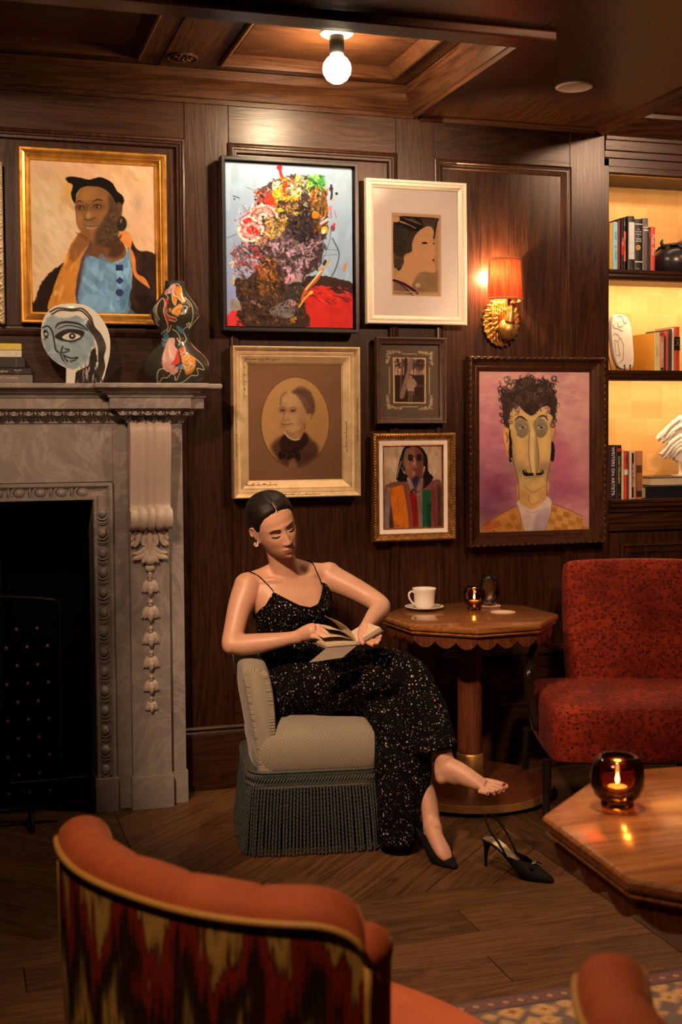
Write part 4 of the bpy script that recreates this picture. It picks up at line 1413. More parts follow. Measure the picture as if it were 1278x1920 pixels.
# ------------------------------------------------------------------ 6 small portrait in a beaded gilt frame
def art_small_portrait():
    x0, x1, z0, z1 = 1.693, 2.070, 1.006, 1.469
    t = picture('small oil portrait of a long-haired figure in striped clothes, in a beaded antique gilt frame', 'painting', x0, x1, z0, z1)
    b = MB()
    b.frame(x0, x1, z0, z1, [(0, -0.001), (0, 0.030), (0.003, 0.036), (0.010, 0.038), (0.016, 0.034), (0.018, 0.027), (0.026, 0.020), (0.030, 0.020), (0.033, 0.014)], YW)
    fr = b.build('frame', M['gilt_dark'], t, smooth=25, fix=False)
    b = MB()
    nz, nx = 40, 30
    for k in range(nz):
        z = z0 + 0.008 + (z1 - z0 - 0.016) * k / (nz - 1)
        for x in (x0 + 0.008, x1 - 0.008):
            b.ball((x, YW - 0.037, z), (0.005, 0.005, 0.0042), 6, 4)
    for k in range(nx):
        x = x0 + 0.018 + (x1 - x0 - 0.036) * k / (nx - 1)
        for z in (z0 + 0.008, z1 - 0.008):
            b.ball((x, YW - 0.037, z), (0.0042, 0.005, 0.005), 6, 4)
    b.build('beading', M['gilt_dark'], fr, smooth=True, kind='stuff')
    b = MB()
    b.frame(x0 + 0.0325, x1 - 0.0325, z0 + 0.0325, z1 - 0.0325, [(0, 0.004), (0, 0.015), (0.0165, 0.014), (0.0175, 0.004)], YW)
    b.build('liner', M['mat_white'], t, fix=False, label='off-white linen liner')
    b = MB()
    b.frame(x0 + 0.050, x1 - 0.050, z0 + 0.050, z1 - 0.050, [(0, 0.003), (0, 0.012), (0.003, 0.013), (0.006, 0.009), (0.006, 0.003)], YW)
    b.build('inner_edge', M['gilt_dark'], t, fix=False)
    p = Paint([(250, 255), (968, 240), (998, 1245), (262, 1282)], 150, 205, (196, 156, 124))
    p.dabs((250, 250, 980, 700), 90, (10, 30), [(206, 166, 132), (184, 144, 112), (196, 160, 124)], (1, 2), (0.3, 0.6)).glow((280, 700), 60, 160, (150, 110, 60), 0.5)
    dk = (28, 17, 15)
    p.poly([(265, 800), (330, 720), (430, 690), (520, 680), (860, 670), (975, 720), (1000, 1260), (255, 1285)], (120, 70, 60), 12, rough=10)
    p.poly([(300, 780), (330, 780), (345, 1000), (330, 1280), (270, 1280), (290, 900)], (128, 104, 100), 10)
    p.poly([(345, 1010), (375, 1080), (400, 1280), (335, 1280)], (70, 42, 34), 8)
    # hair, face
    p.poly([(520, 258), (640, 248), (730, 280), (770, 340), (800, 420), (808, 560), (870, 630), (850, 680), (780, 760), (735, 770), (735, 640), (760, 500), (560, 640), (550, 690), (420, 675), (440, 500), (470, 360)], dk, 6, rough=4)
    p.poly([(545, 290), (620, 255), (690, 290), (735, 350), (740, 450), (745, 560), (720, 640), (640, 665), (570, 640), (525, 560), (510, 430), (520, 340)], (134, 82, 64), 6)
    p.poly([(640, 260), (700, 300), (740, 360), (745, 560), (720, 640), (650, 660), (650, 540), (680, 480), (640, 400)], (110, 58, 48), 14, 0.9)
    p.glow((560, 480), 40, 90, (160, 104, 80), 0.6).glow((600, 320), 50, 40, (150, 90, 66), 0.6).glow((530, 380), 16, 60, (110, 92, 70), 0.5)
    p.poly([(520, 300), (550, 290), (520, 420), (505, 520), (490, 450)], (120, 100, 76), 8, 0.7)
    for x in (585, 690):
        p.poly([(x - 28, 375), (x, 362), (x + 32, 372), (x + 28, 430), (x, 440), (x - 26, 430)], (40, 24, 24), 8, 0.9)
    p.line([(565, 362), (600, 372)], 14, (20, 12, 12)).line([(668, 362), (705, 358)], 14, (20, 12, 12))
    p.line([(628, 400), (640, 440), (625, 480)], 22, (176, 110, 84), 0.9, 10).glow((632, 470), 14, 10, (200, 150, 130), 0.8)
    p.line([(565, 470), (600, 490)], 26, (150, 70, 60), 0.8, 10).line([(670, 480), (700, 470)], 26, (110, 44, 44), 0.8, 10)
    p.poly([(608, 540), (640, 528), (668, 545), (640, 560)], (140, 40, 30), 5).line([(610, 542), (640, 540), (670, 545)], 6, (50, 20, 16))
    p.glow((628, 590), 14, 24, (186, 140, 110), 0.8)
    p.poly([(560, 640), (640, 668), (740, 630), (745, 780), (640, 820), (560, 700)], (86, 56, 66), 8).poly([(620, 640), (690, 625), (680, 700), (640, 740), (620, 700)], (48, 36, 60), 8)
    p.poly([(545, 640), (600, 690), (640, 790), (600, 810), (560, 720)], (150, 124, 104), 8).poly([(715, 660), (745, 650), (735, 770), (690, 810), (670, 780)], (140, 96, 90), 8).line([(560, 650), (585, 670)], 18, (206, 110, 130), 0.9, 6)
    p.line([(475, 440), (440, 560), (425, 640)], 10, (196, 170, 140), 0.8, 5).line([(480, 520), (510, 580), (530, 600)], 14, (126, 110, 110), 0.9, 5).spot((512, 578), 14, 10, (210, 150, 140))
    # stripes
    p.poly([(325, 778), (480, 736), (505, 760), (545, 980), (585, 1260), (395, 1278), (365, 1040)], (208, 106, 24), 5, smooth=False, var=0.06)
    p.poly([(510, 740), (570, 730), (600, 850), (640, 1000), (700, 1250), (590, 1265), (550, 980)], (130, 64, 52), 8, smooth=False)
    p.poly([(580, 840), (640, 810), (680, 870), (690, 1080), (700, 1250), (640, 1250), (620, 1080)], (134, 22, 16), 8, smooth=False)
    p.poly([(665, 840), (740, 790), (745, 980), (750, 1250), (700, 1252), (690, 1060)], (128, 100, 84), 8, smooth=False)
    p.poly([(738, 800), (850, 790), (856, 1000), (862, 1245), (752, 1250), (742, 1000)], (30, 76, 48), 6, smooth=False)
    p.poly([(800, 960), (856, 950), (862, 1245), (800, 1248)], (18, 50, 34), 20, 0.7, False)
    p.poly([(856, 760), (900, 740), (920, 1000), (935, 1240), (864, 1244)], (122, 46, 44), 8, smooth=False)
    p.poly([(925, 720), (970, 760), (985, 1240), (940, 1240)], (74, 44, 38), 10, smooth=False)
    p.line([(640, 800), (620, 790), (600, 830)], 20, (30, 18, 24), 0.9, 8)
    p.dabs((270, 690, 980, 1260), 60, (6, 14), [(150, 90, 70), (90, 56, 50)], (1.3, 1.8), (0.15, 0.35), (3, 7))
    for k, x in enumerate((402, 418, 432, 444, 458)):
        p.line([(x, 1236), (x + (6 if k % 2 else 0), 1250)], 4, (40, 24, 16), 0.9)
    p.mesh('canvas', flat(p, x0 + 0.054, x1 - 0.054, z0 + 0.054, z1 - 0.054, YW - 0.004), M['oil'], t)


# ------------------------------------------------------------------ 7 long-faced man on pink, dark carved frame
def art_caricature():
    x0, x1, z0, z1 = 2.128, 2.790, 0.968, 1.799
    t = picture('pink watercolour of a long-faced moustached man, in a heavy dark wooden frame beside the bookcase', 'painting', x0, x1, z0, z1)
    fm = wood('dark carved frame wood', (0.020, 0.008, 0.004), (0.080, 0.030, 0.014), 'z', 0.32, 2.0, coat=0.3)
    b = MB()
    b.frame(x0, x1, z0, z1, [(0, -0.001), (0, 0.036), (0.004, 0.044), (0.011, 0.046), (0.016, 0.040), (0.024, 0.028), (0.040, 0.020), (0.044, 0.021), (0.054, 0.017), (0.058, 0.014), (0.062, 0.010), (0.062, 0.003)], YW)
    fr = b.build('frame', fm, t, smooth=25, fix=False)
    b = MB()
    for k in range(28):
        q = (k + 0.5) / 28
        for x in (x0 + 0.006, x1 - 0.006):
            b.ball((x, YW - 0.043, z0 + (z1 - z0) * q), (0.006, 0.006, 0.016), 6, 5)
    for k in range(22):
        q = (k + 0.5) / 22
        for z in (z0 + 0.006, z1 - 0.006):
            b.ball((x0 + (x1 - x0) * q, YW - 0.043, z), (0.016, 0.006, 0.006), 6, 5)
    b.build('carved_edge', fm, fr, smooth=True, kind='stuff')
    p = Paint([(170, 218), (1064, 230), (1057, 1503), (170, 1533)], 205, 300, (196, 138, 130))
    for c, rx, ry, col, a in (((300, 300), 300, 130, (206, 148, 132), .7), ((900, 450), 220, 300, (198, 152, 134), .8), ((280, 900), 180, 330, (182, 98, 120), .75), ((330, 1180), 170, 170, (140, 58, 92), .8), ((860, 1050), 180, 240, (178, 84, 112), .8), ((900, 1200), 200, 100, (140, 68, 90), .7), ((250, 1350), 120, 130, (120, 66, 96), .7), ((1000, 700), 110, 360, (196, 142, 128), .7), ((800, 880), 90, 130, (188, 88, 116), .6)):
        p.glow(c, rx, ry, col, a)
    p.tone(180, 0.10, 5).tone(40, 0.05, 6)
    p.dabs((175, 230, 1060, 1350), 220, (10, 34), [(204, 150, 134), (176, 96, 116), (190, 122, 124), (160, 82, 106)], (-0.3, 0.3), (0.08, 0.22), (1.5, 4))
    # jacket and collar
    p.poly([(185, 1490), (300, 1400), (460, 1318), (500, 1400), (530, 1530), (180, 1532)], (206, 138, 66), 5, smooth=False)
    p.poly([(755, 1300), (900, 1355), (1000, 1405), (1040, 1500), (700, 1512), (720, 1420)], (208, 146, 76), 5, smooth=False)
    r = np.random.default_rng(3)
    for i in range(7):
        for j in range(4):
            x = 230 + i * 62 + j * 25
            y = 1475 - i * 30 + j * 42 - 40
            if (i + j) % 2 == 0 and x < 500 and y > 1330 + (460 - x) * 0.45:
                p.poly([(x - 34, y + 10), (x + 10, y - 18), (x + 36, y + 22), (x - 8, y + 48)], (170, 100, 40), 8, 0.7, False)
            x2, y2 = 770 + i * 52 - j * 8, 1330 + i * 22 + j * 48
            if (i + j) % 2 == 0 and y2 > 1315 + (x2 - 770) * 0.42:
                p.poly([(x2 - 28, y2 - 18), (x2 + 26, y2 - 2), (x2 + 20, y2 + 40), (x2 - 32, y2 + 26)], (166, 102, 44), 8, 0.7, False)
    p.poly([(190, 1490), (250, 1440), (310, 1420), (330, 1470), (240, 1520)], (200, 92, 60), 20, 0.6, False)
    p.line([(205, 1475), (330, 1390), (460, 1310)], 5, (110, 50, 40), 0.8).line([(755, 1298), (880, 1340), (1000, 1400)], 5, (110, 50, 40), 0.8)
    p.poly([(470, 1290), (520, 1270), (600, 1330), (680, 1280), (715, 1235), (752, 1290), (735, 1400), (690, 1512), (530, 1516), (505, 1420)], (214, 178, 158), 6)
    p.poly([(640, 1360), (735, 1330), (700, 1500), (600, 1512)], (170, 140, 150), 30, 0.6)
    p.line([(475, 1300), (500, 1400), (525, 1515)], 5, (120, 80, 50), 0.8).line([(750, 1300), (735, 1400), (695, 1510)], 5, (120, 80, 50), 0.8).line([(540, 1350), (590, 1370), (640, 1350)], 4, (120, 90, 80), 0.6)
    # neck, face
    p.poly([(490, 1120), (485, 1270), (530, 1310), (600, 1335), (670, 1290), (712, 1230), (712, 1100)], (204, 150, 86), 6)
    p.glow((610, 1260), 40, 60, (222, 176, 110), 0.8).line([(560, 1230), (575, 1290), (610, 1300), (650, 1270)], 6, (150, 100, 50), 0.7, 6)
    face = [(415, 560), (412, 700), (430, 860), (450, 970), (480, 1100), (520, 1180), (600, 1215), (680, 1180), (715, 1100), (735, 980), (752, 820), (752, 640), (745, 560), (600, 520)]
    p.poly(face, (200, 158, 100), 6)
    p.glow((440, 900), 40, 140, (150, 120, 90), 0.7).glow((500, 860), 40, 90, (216, 164, 92), 0.8).glow((700, 860), 40, 120, (222, 178, 106), 0.7).glow((720, 1030), 30, 90, (150, 112, 84), 0.6).glow((600, 1160), 90, 30, (216, 166, 98), 0.6)
    p.glow((500, 1020), 60, 50, (140, 106, 84), 0.6).glow((680, 1000), 50, 40, (130, 100, 84), 0.6)
    for cx, sgn in ((515, 1), (665, -1)):
        p.poly([(cx - 60, 660), (cx - 40, 610), (cx, 600), (cx + 45, 640), (cx + 55, 700), (cx + 20, 752), (cx - 30, 745)], (128, 110, 84), 14, 0.95)
        p.line([(cx - 40, 620), (cx, 605), (cx + 40, 640)], 5, (170, 146, 110), 0.7, 6)
        p.line([(cx - 45, 735), (cx, 760), (cx + 40, 730)], 6, (96, 76, 56), 0.8, 6)
        p.spot((cx + 4, 682), 28, 16, (176, 150, 116)).spot((cx + 4, 680), 11, 9, (60, 36, 50)).line([(cx - 20, 660), (cx + 4, 672), (cx + 26, 690)], 6, (70, 52, 40))
        p.line([(cx - 10, 700), (cx + 24, 698)], 5, (90, 70, 50))
    p.line([(455, 622), (490, 592), (520, 598), (555, 626)], 14, (44, 30, 22), 1, 4, taper=0.6)
    p.line([(640, 600), (670, 586), (700, 590), (722, 622)], 14, (44, 30, 22), 1, 4, taper=0.6)
    # long nose
    p.poly([(585, 640), (610, 700), (640, 860), (642, 980), (630, 1060), (612, 1082), (596, 1060), (578, 980), (568, 860), (572, 760), (580, 690)], (204, 166, 110), 6)
    p.poly([(620, 700), (645, 880), (640, 1000), (618, 1070), (620, 900)], (160, 122, 80), 14, 0.8).glow((596, 900), 14, 110, (226, 192, 138), 0.8)
    p.line([(575, 700), (566, 860), (578, 990), (600, 1075)], 6, (104, 78, 52), 0.9).line([(628, 760), (648, 900), (640, 1010), (614, 1080)], 6, (104, 78, 52), 0.9)
    # moustache, mouth, jaw
    p.poly([(516, 1030), (540, 1020), (560, 1045), (598, 1045), (606, 1066), (560, 1072), (528, 1065)], (30, 24, 24), 4).poly([(686, 1030), (664, 1018), (655, 1045), (632, 1048), (628, 1066), (662, 1066), (684, 1052)], (30, 24, 24), 4)
    p.spot((538, 1034), 9, 8, (150, 120, 96)).spot((668, 1034), 8, 8, (150, 120, 96))
    p.line([(540, 1090), (600, 1082), (680, 1076)], 5, (110, 84, 60), 0.8).line([(530, 1150), (600, 1200), (690, 1150)], 6, (150, 104, 56), 0.7, 8)
    p.line([(415, 560), (413, 720), (430, 870), (452, 980), (482, 1110), (490, 1260)], 5, (84, 54, 36), 0.8).line([(750, 640), (752, 800), (738, 960), (712, 1110), (712, 1230)], 5, (84, 54, 36), 0.8)
    # ears
    p.poly([(412, 700), (370, 690), (358, 740), (375, 830), (390, 890), (415, 900)], (212, 150, 90), 5).line([(372, 700), (362, 750), (385, 850), (410, 900)], 5, (120, 70, 44), 0.8).line([(385, 720), (398, 760), (392, 800)], 7, (60, 34, 26), 0.8, 5)
    p.poly([(752, 660), (778, 650), (784, 700), (770, 790), (755, 800)], (196, 140, 90), 5).line([(776, 660), (780, 720), (762, 800)], 5, (100, 60, 40), 0.8)
    # curly hair
    hp = [(350, 480), (345, 420), (380, 375), (440, 370), (460, 310), (520, 275), (590, 275), (640, 320), (690, 285), (735, 310), (762, 360), (790, 430), (798, 500), (780, 600), (760, 660), (748, 560), (720, 510), (660, 530), (600, 578), (540, 560), (480, 500), (430, 540), (412, 620), (412, 690), (370, 650), (360, 560)]
    p.poly(hp, (62, 44, 36), 8, rough=12)
    P_ = crom(hp, 3, True)
    for k in range(150):
        x, y = r.uniform(345, 795), r.uniform(270, 640)
        d = np.min(np.hypot(P_[:, 0] - x, P_[:, 1] - y))
        edge = k < 40
        if edge:
            x, y = P_[r.integers(0, len(P_) * 0.6)]
        elif y > 560 - abs(x - 580) * -0.1 and 430 < x < 750:
            continue
        rad = r.uniform(10, 22)
        a0 = r.uniform(0, 6)
        p.line([(x + rad * math.cos(a), y + rad * math.sin(a)) for a in np.linspace(a0, a0 + r.uniform(3, 5.5), 9)], r.uniform(5, 10), [(44, 30, 26), (84, 62, 50), (36, 24, 20), (104, 82, 68)][r.integers(4)], 0.8, 4)
    p.poly([(412, 690), (430, 760), (436, 940), (412, 945), (410, 800)], (34, 24, 22), 6, rough=6).poly([(752, 790), (775, 830), (770, 940), (745, 942), (748, 860)], (34, 24, 22), 6, rough=6)
    p.spot((431, 930), 5, 5, (240, 230, 220))
    p.mesh('painting', flat(p, x0 + 0.060, x1 - 0.060, z0 + 0.060, z1 - 0.060, YW - 0.0035), M['water'], t)
    b = MB()
    b.box((x0 + 0.060, YW - 0.0075, z0 + 0.060), (x1 - 0.060, YW - 0.0055, z1 - 0.060))
    b.build('glass', M['pane'], t)


# ------------------------------------------------------------------ 8 ornate frame at the left edge
def art_edge():
    x0, x1, z0, z1 = -0.42, 0.197, 1.905, 2.52
    t = picture('ornate worn silver-gilt frame, mostly cut off by the left edge', 'painting', x0, x1, z0, z1)
    b = MB()
    b.frame(x0, x1, z0, z1, [(0, -0.001), (0, 0.020), (0.004, 0.026), (0.020, 0.030), (0.045, 0.024), (0.060, 0.012), (0.064, 0.003)], YW)
    fr = b.build('frame', M['silver_gilt'], t, smooth=30, fix=False)
    b = MB()
    r = random.Random(2)
    for side in (0, 1):
        for k in range(26):
            z = z0 + 0.01 + (z1 - z0 - 0.02) * k / 25
            x = (x1 - 0.018) if side else (x0 + 0.018)
            T = Matrix.Translation((x, YW - 0.026, z)) @ Matrix.Rotation((0.7 if k % 2 else -0.7), 4, 'Y')
            b.ball((0, 0, 0), (0.009, 0.010, 0.019), 8, 6, T)
            b.ball((x + (0.012 if k % 2 else -0.010), YW - 0.024, z + 0.008), (0.006, 0.006, 0.006), 6, 4)
    for k in range(26):
        for z in (z0 + 0.018, z1 - 0.018):
            x = x0 + 0.02 + (x1 - x0 - 0.04) * k / 25
            T = Matrix.Translation((x, YW - 0.026, z)) @ Matrix.Rotation((0.8 if k % 2 else 2.3), 4, 'Y')
            b.ball((0, 0, 0), (0.009, 0.010, 0.019), 8, 6, T)
    b.build('carved_leaves', M['silver_gilt'], fr, smooth=True, kind='stuff')
    p = Paint([(0, 0), (500, 0), (500, 500), (0, 500)], 24, 24, (150, 130, 100))
    p.tone(160, 0.3)
    p.mesh('canvas', flat(p, x0 + 0.06, x1 - 0.06, z0 + 0.06, z1 - 0.06, YW - 0.003), M['oil'], t)
    b = MB()
    b.tube([(0.170, 0.009, 2.545), (0.170, -0.012, 2.545), (0.170, -0.016, 2.535)], 0.004, 8)
    b.ball((0.170, -0.018, 2.546), 0.007, 10, 7)
    tag(b.build('picture_hook', M['brass'], smooth=True), 'tiny brass picture hook on the panel at the left edge', 'hook')


art_portrait()
art_abstract()
art_print()
art_oval()
art_small_photo()
art_small_portrait()
art_caricature()
art_edge()
# ------------------------------------------------------------------ marble fireplace
def marble(name, base, vein, dark, rough=0.32, scale=2.2):
    t = NT(name)
    v = t.coord('World', (1, 1, 1), (0.5, 0.3, 0.6))
    n = t.noise(v, scale, 6, 0.6, 1.4)
    c = t.ramp(n, [(0.3, dark), (0.5, base), (0.72, tuple(min(1, x * 1.15) for x in base))])
    vv = t.math('ABSOLUTE', t.math('SUBTRACT', t.noise(v, scale * 1.3, 8, 0.65, 2.2), 0.5))
    k = t.ramp(vv, [(0.0, (1, 1, 1)), (0.022, (0.25, 0.25, 0.25)), (0.06, (0, 0, 0))])
    m = t.mix(t.math('MULTIPLY', k, 0.4), c, vein)
    return t.p(Base_Color=m, Roughness=rough)


M['marble'] = marble('grey veined marble', (0.33, 0.31, 0.295), (0.62, 0.58, 0.54), (0.22, 0.205, 0.195))
M['statuary'] = plain('pale statuary marble', (0.60, 0.52, 0.45), 0.42, 0, 0.05, 6)
fp = thing('fireplace', 'grey marble fireplace surround with carved corbel and garland of bellflowers', 'fireplace', (0, -0.1, 0))


def ring_loft(mb, x0, x1, yf, prof, yb=-0.001):
    """stack of rectangles against the wall; prof: (overhang, z)."""
    vs = []
    for o, z in prof:
        vs += [(x0 - o, yb, z), (x0 - o, yf - o, z), (x1 + o, yf - o, z), (x1 + o, yb, z)]
    n = len(prof)
    fs = [(i * 4 + k, i * 4 + (k + 1) % 4, i * 4 + 4 + (k + 1) % 4, i * 4 + 4 + k) for i in range(n - 1) for k in range(4)]
    fs += [(3, 2, 1, 0), tuple((n - 1) * 4 + k for k in range(4))]
    mb.add(vs, fs)


def fpart(name, lo, hi, mat='marble', bevel=0.0015):
    b = MB()
    b.box(lo, hi)
    return b.build(name, M[mat], fp, bevel=bevel, segs=2)


for s in (1, -1):
    q = lambda a, b_: (min(s * a, s * b_), max(s * a, s * b_))
    a, b_ = q(0.5885, 0.862)
    fpart('pilaster', (a, -0.150, 0.1295), (b_, -0.001, 1.5155))
    a, b_ = q(0.5885, 0.868)
    fpart('plinth', (a, -0.158, 0.0), (b_, -0.001, 0.129))
    a, b_ = q(0.645, 0.797)
    fpart('pilaster_block', (a, -0.194, 0.1315), (b_, -0.1505, 1.5155))
    a, b_ = q(0.639, 0.803)
    fpart('block_plinth', (a, -0.203, 0.0), (b_, -0.1585, 0.131))
    a, b_ = q(0.500, 0.588)
    fpart('jamb_plinth', (a, -0.190, 0.0), (b_, -0.001, 0.132))
fpart('frieze', (-0.588, -0.150, 1.2895), (0.588, -0.001, 1.5155))
# moulded inner frame round the opening
prof = [(0.508, 0.0), (0.508, -0.172), (0.512, -0.178), (0.521, -0.178), (0.523, -0.168), (0.532, -0.158), (0.548, -0.155), (0.560, -0.160), (0.566, -0.170), (0.572, -0.176), (0.582, -0.176), (0.586, -0.168), (0.5875, 0.0)]
b = MB()
vs, fs = [], []
for x, y in prof:
    t_ = x - 0.508
    vs += [(x, y, 0.1325), (x, y, 1.219 + t_ * 0.87), (-x, y, 1.219 + t_ * 0.87), (-x, y, 0.1325)]
for i in range(len(prof) - 1):
    fs += [(i * 4 + k, i * 4 + k + 1, i * 4 + 5 + k, i * 4 + 4 + k) for k in range(3)]
b.add(vs, fs)
b.build('inner_moulding', M['marble'], fp, smooth=30, fix=False)


def egg_mesh(w, h, d):
    b = MB()
    b.ball((0, 0, 0), (w, d, h), 14, 9)
    pts = [(1.25 * w * math.cos(a), -d * 0.35, 1.30 * h * math.sin(a)) for a in np.linspace(PI * 1.02 - 0.35, 2 * PI + 0.35 - 0.02, 12)]
    b.tube(pts, 0.0042 * w / 0.019, 6)
    b.box((-1.05 * w, -d * 0.45, -2.0 * h), (1.05 * w, 0, -1.72 * h))
    b.box((-0.8 * w, -d * 0.30, -2.28 * h), (0.8 * w, 0, -2.10 * h))
    return b.mesh('carved_egg', M['marble'], smooth=True)


eg = egg_mesh(0.0185, 0.021, 0.021)
for k in range(14):
    place(eg, 'carved_egg', fp, (0.5425, -0.158, 1.170 - 0.0775 * k))
    place(eg, 'carved_egg', fp, (-0.5425, -0.158, 1.170 - 0.0775 * k))
for k in range(13):
    place(eg, 'carved_egg', fp, (0.468 - 0.0785 * k, -0.158, 1.2505), (0, PI / 2, 0))
# mantel shelf built up of mouldings, breaking forward over the pilasters
SHELF = [(0.0, 1.516), (0.006, 1.517), (0.006, 1.525), (0.010, 1.531), (0.022, 1.540), (0.026, 1.5435), (0.030, 1.5435), (0.034, 1.550), (0.050, 1.564), (0.058, 1.571), (0.074, 1.5715), (0.074, 1.611), (0.080, 1.613), (0.084, 1.621), (0.094, 1.629), (0.104, 1.632), (0.106, 1.637), (0.118, 1.641), (0.120, 1.646), (0.132, 1.647), (0.135, 1.651), (0.135, 1.662), (0.131, 1.666)]
b = MB()
ring_loft(b, -0.862, 0.862, -0.150, SHELF)
b.build('mantel_shelf', M['marble'], fp, smooth=22)
for s in (1, -1):
    b = MB()
    ring_loft(b, min(s * 0.640, s * 0.803), max(s * 0.640, s * 0.803), -0.195, [(o, z + 0.0006) for o, z in SHELF], -0.16)
    b.build('shelf_breakfront', M['marble'], fp, smooth=22)
se = MB()
se.ball((0, 0, 0), (0.0105, 0.009, 0.0125), 10, 7)
se.tube([(0.0155 * math.cos(a), -0.002, 0.016 * math.sin(a)) for a in np.linspace(PI - 0.3, 2 * PI + 0.3, 9)], 0.003, 5)
se.box((0.021, -0.006, -0.014), (0.029, 0.0, 0.010))
sm = se.mesh('carved_egg', M['marble'], smooth=40)
tilt = -0.75
for k in range(28):
    x = 0.585 - 0.0525 * k
    if x > -0.6:
        place(sm, 'carved_egg', fp, (x, -0.196, 1.557), (tilt, 0, 0))
for k in range(5):
    place(sm, 'carved_egg', fp, (0.618 + 0.0478 * k, -0.241, 1.5575), (tilt, 0, 0))
place(sm, 'carved_egg', fp, (0.868, -0.196, 1.557), (tilt, 0, 0))

# corbel with fluted face and scroll
path = crom([(-0.245, 1.514), (-0.262, 1.500), (-0.266, 1.470), (-0.262, 1.420), (-0.250, 1.350), (-0.238, 1.280), (-0.231, 1.225), (-0.230, 1.196), (-0.240, 1.183), (-0.256, 1.176), (-0.267, 1.160), (-0.268, 1.140), (-0.259, 1.120), (-0.243, 1.110), (-0.225, 1.108), (-0.200, 1.112)], 4)


def flute(u):
    a = abs(u - 0.5) * 2
    if a < 0.17:
        return 0.0075 * math.cos(a / 0.17 * PI / 2) + 0.003
    if a < 0.20:
        return -0.002
    if a < 0.62:
        return 0.006 * math.sin((a - 0.2) / 0.42 * PI) + 0.003
    if a < 0.66:
        return 0.001
    return 0.007 * math.sin((a - 0.66) / 0.34 * PI * 0.5 + 0.6) - 0.001


for s in (1, -1):
    b = MB()
    nv, nu = len(path) - 1, 40
    vs = []
    for j in range(nv + 1):
        y, z = path[j]
        t1 = path[min(j + 1, nv)] - path[max(j - 1, 0)]
        t1 /= np.linalg.norm(t1)
        ny, nz = t1[1], -t1[0]
        if ny > 0 and j < 30:
            ny, nz = -ny, -nz
        grow = 0.003 if z < 1.185 else 0.0
        for i in range(nu + 1):
            u = i / nu
            h = flute(u) * (0.6 if z > 1.185 else 1.0)
            vs.append((s * (0.7205 + (u - 0.5) * (0.156 + 2 * grow)), y + ny * h, z + nz * h))
    c = nu + 1
    fs = [(j * c + i, j * c + i + 1, (j + 1) * c + i + 1, (j + 1) * c + i) for j in range(nv) for i in range(nu)]
    # sides back to the block
    n0 = len(vs)
    for j in range(nv + 1):
        y, z = path[j]
        vs += [(vs[j * c][0], -0.192, z), (vs[j * c + nu][0], -0.192, z)]
    for j in range(nv):
        fs += [(j * c, (j + 1) * c, n0 + 2 * j + 2, n0 + 2 * j), (j * c + nu, n0 + 2 * j + 1, n0 + 2 * j + 3, (j + 1) * c + nu)]
    b.add(vs, fs)
    b.build('corbel', M['statuary'], fp, smooth=45, label='pale carved marble corbel')
    # acanthus leaf under the scroll
    b = MB()
    X, Y = s * 0.719, -0.197

    def frond(pts, w, d=0.006):
        n = len(pts)
        ws = [w * math.sin(PI * (0.18 + 0.75 * i / (n - 1))) + 0.0015 for i in range(n)]
        b.tube([(X + p[0], Y - p[2], p[1]) for p in pts], ws, 8, smooth=3, ry=[x * 0.5 + 0.001 for x in ws], up=(0, -1, 0))
    for m in (-1, 1):
        frond([(m * 0.012, 1.108, 0.022), (m * 0.020, 1.075, 0.020), (m * 0.026, 1.050, 0.018), (m * 0.020, 1.040, 0.022)], 0.010)
        frond([(m * 0.030, 1.108, 0.020), (m * 0.042, 1.080, 0.020), (m * 0.050, 1.052, 0.016), (m * 0.062, 1.036, 0.018)], 0.010)
        frond([(m * 0.050, 1.108, 0.018), (m * 0.058, 1.088, 0.016), (m * 0.066, 1.070, 0.012), (m * 0.072, 1.062, 0.016)], 0.009)
        frond([(m * 0.066, 1.106, 0.012), (m * 0.070, 1.094, 0.012), (m * 0.073, 1.084, 0.012)], 0.007)
        frond([(m * 0.006, 1.060, 0.016), (m * 0.020, 1.028, 0.014), (m * 0.042, 1.012, 0.012), (m * 0.068, 1.010, 0.016)], 0.010)
        frond([(m * 0.005, 1.040, 0.016), (m * 0.016, 1.010, 0.016), (m * 0.036, 0.996, 0.016), (m * 0.060, 0.992, 0.020), (m * 0.066, 0.982, 0.018)], 0.010)
        frond([(m * 0.004, 1.020, 0.018), (m * 0.014, 0.996, 0.020), (m * 0.026, 0.980, 0.020), (m * 0.034, 0.972, 0.016)], 0.009)
        frond([(m * 0.058, 1.062, 0.010), (m * 0.066, 1.046, 0.010), (m * 0.074, 1.040, 0.012)], 0.008)
    frond([(0, 1.108, 0.024), (0, 1.07, 0.022), (0, 1.02, 0.018), (0, 0.985, 0.022)], 0.011, 0.01)
    b.ball((X, Y - 0.018, 0.984), (0.024, 0.018, 0.020), 14, 9)
    b.ball((X, Y - 0.008, 0.952), (0.020, 0.012, 0.016), 12, 8)
    b.ball((X, Y - 0.006, 0.928), (0.009, 0.008, 0.010), 10, 6)
    b.build('acanthus_leaf', M['statuary'], fp, smooth=True)
bf = MB()
bf.ball((0, -0.006, 0.035), (0.010, 0.009, 0.011), 10, 7)
bf.ball((0, -0.006, 0.022), (0.007, 0.007, 0.006), 8, 5)
for m in (-1, 1):
    T = Matrix.Translation((m * 0.017, -0.006, -0.006)) @ Matrix.Rotation(m * -0.22, 4, 'Y')
    bf.ball((0, 0, 0), (0.016, 0.010, 0.026), 12, 8, T)
    bf.tube([(m * 0.014, -0.010, 0.012), (m * 0.028, -0.009, -0.012), (m * 0.035, -0.009, -0.030)], [0.005, 0.006, 0.0015], 6, smooth=3)
bf.ball((0, -0.012, -0.010), (0.017, 0.012, 0.026), 12, 8)
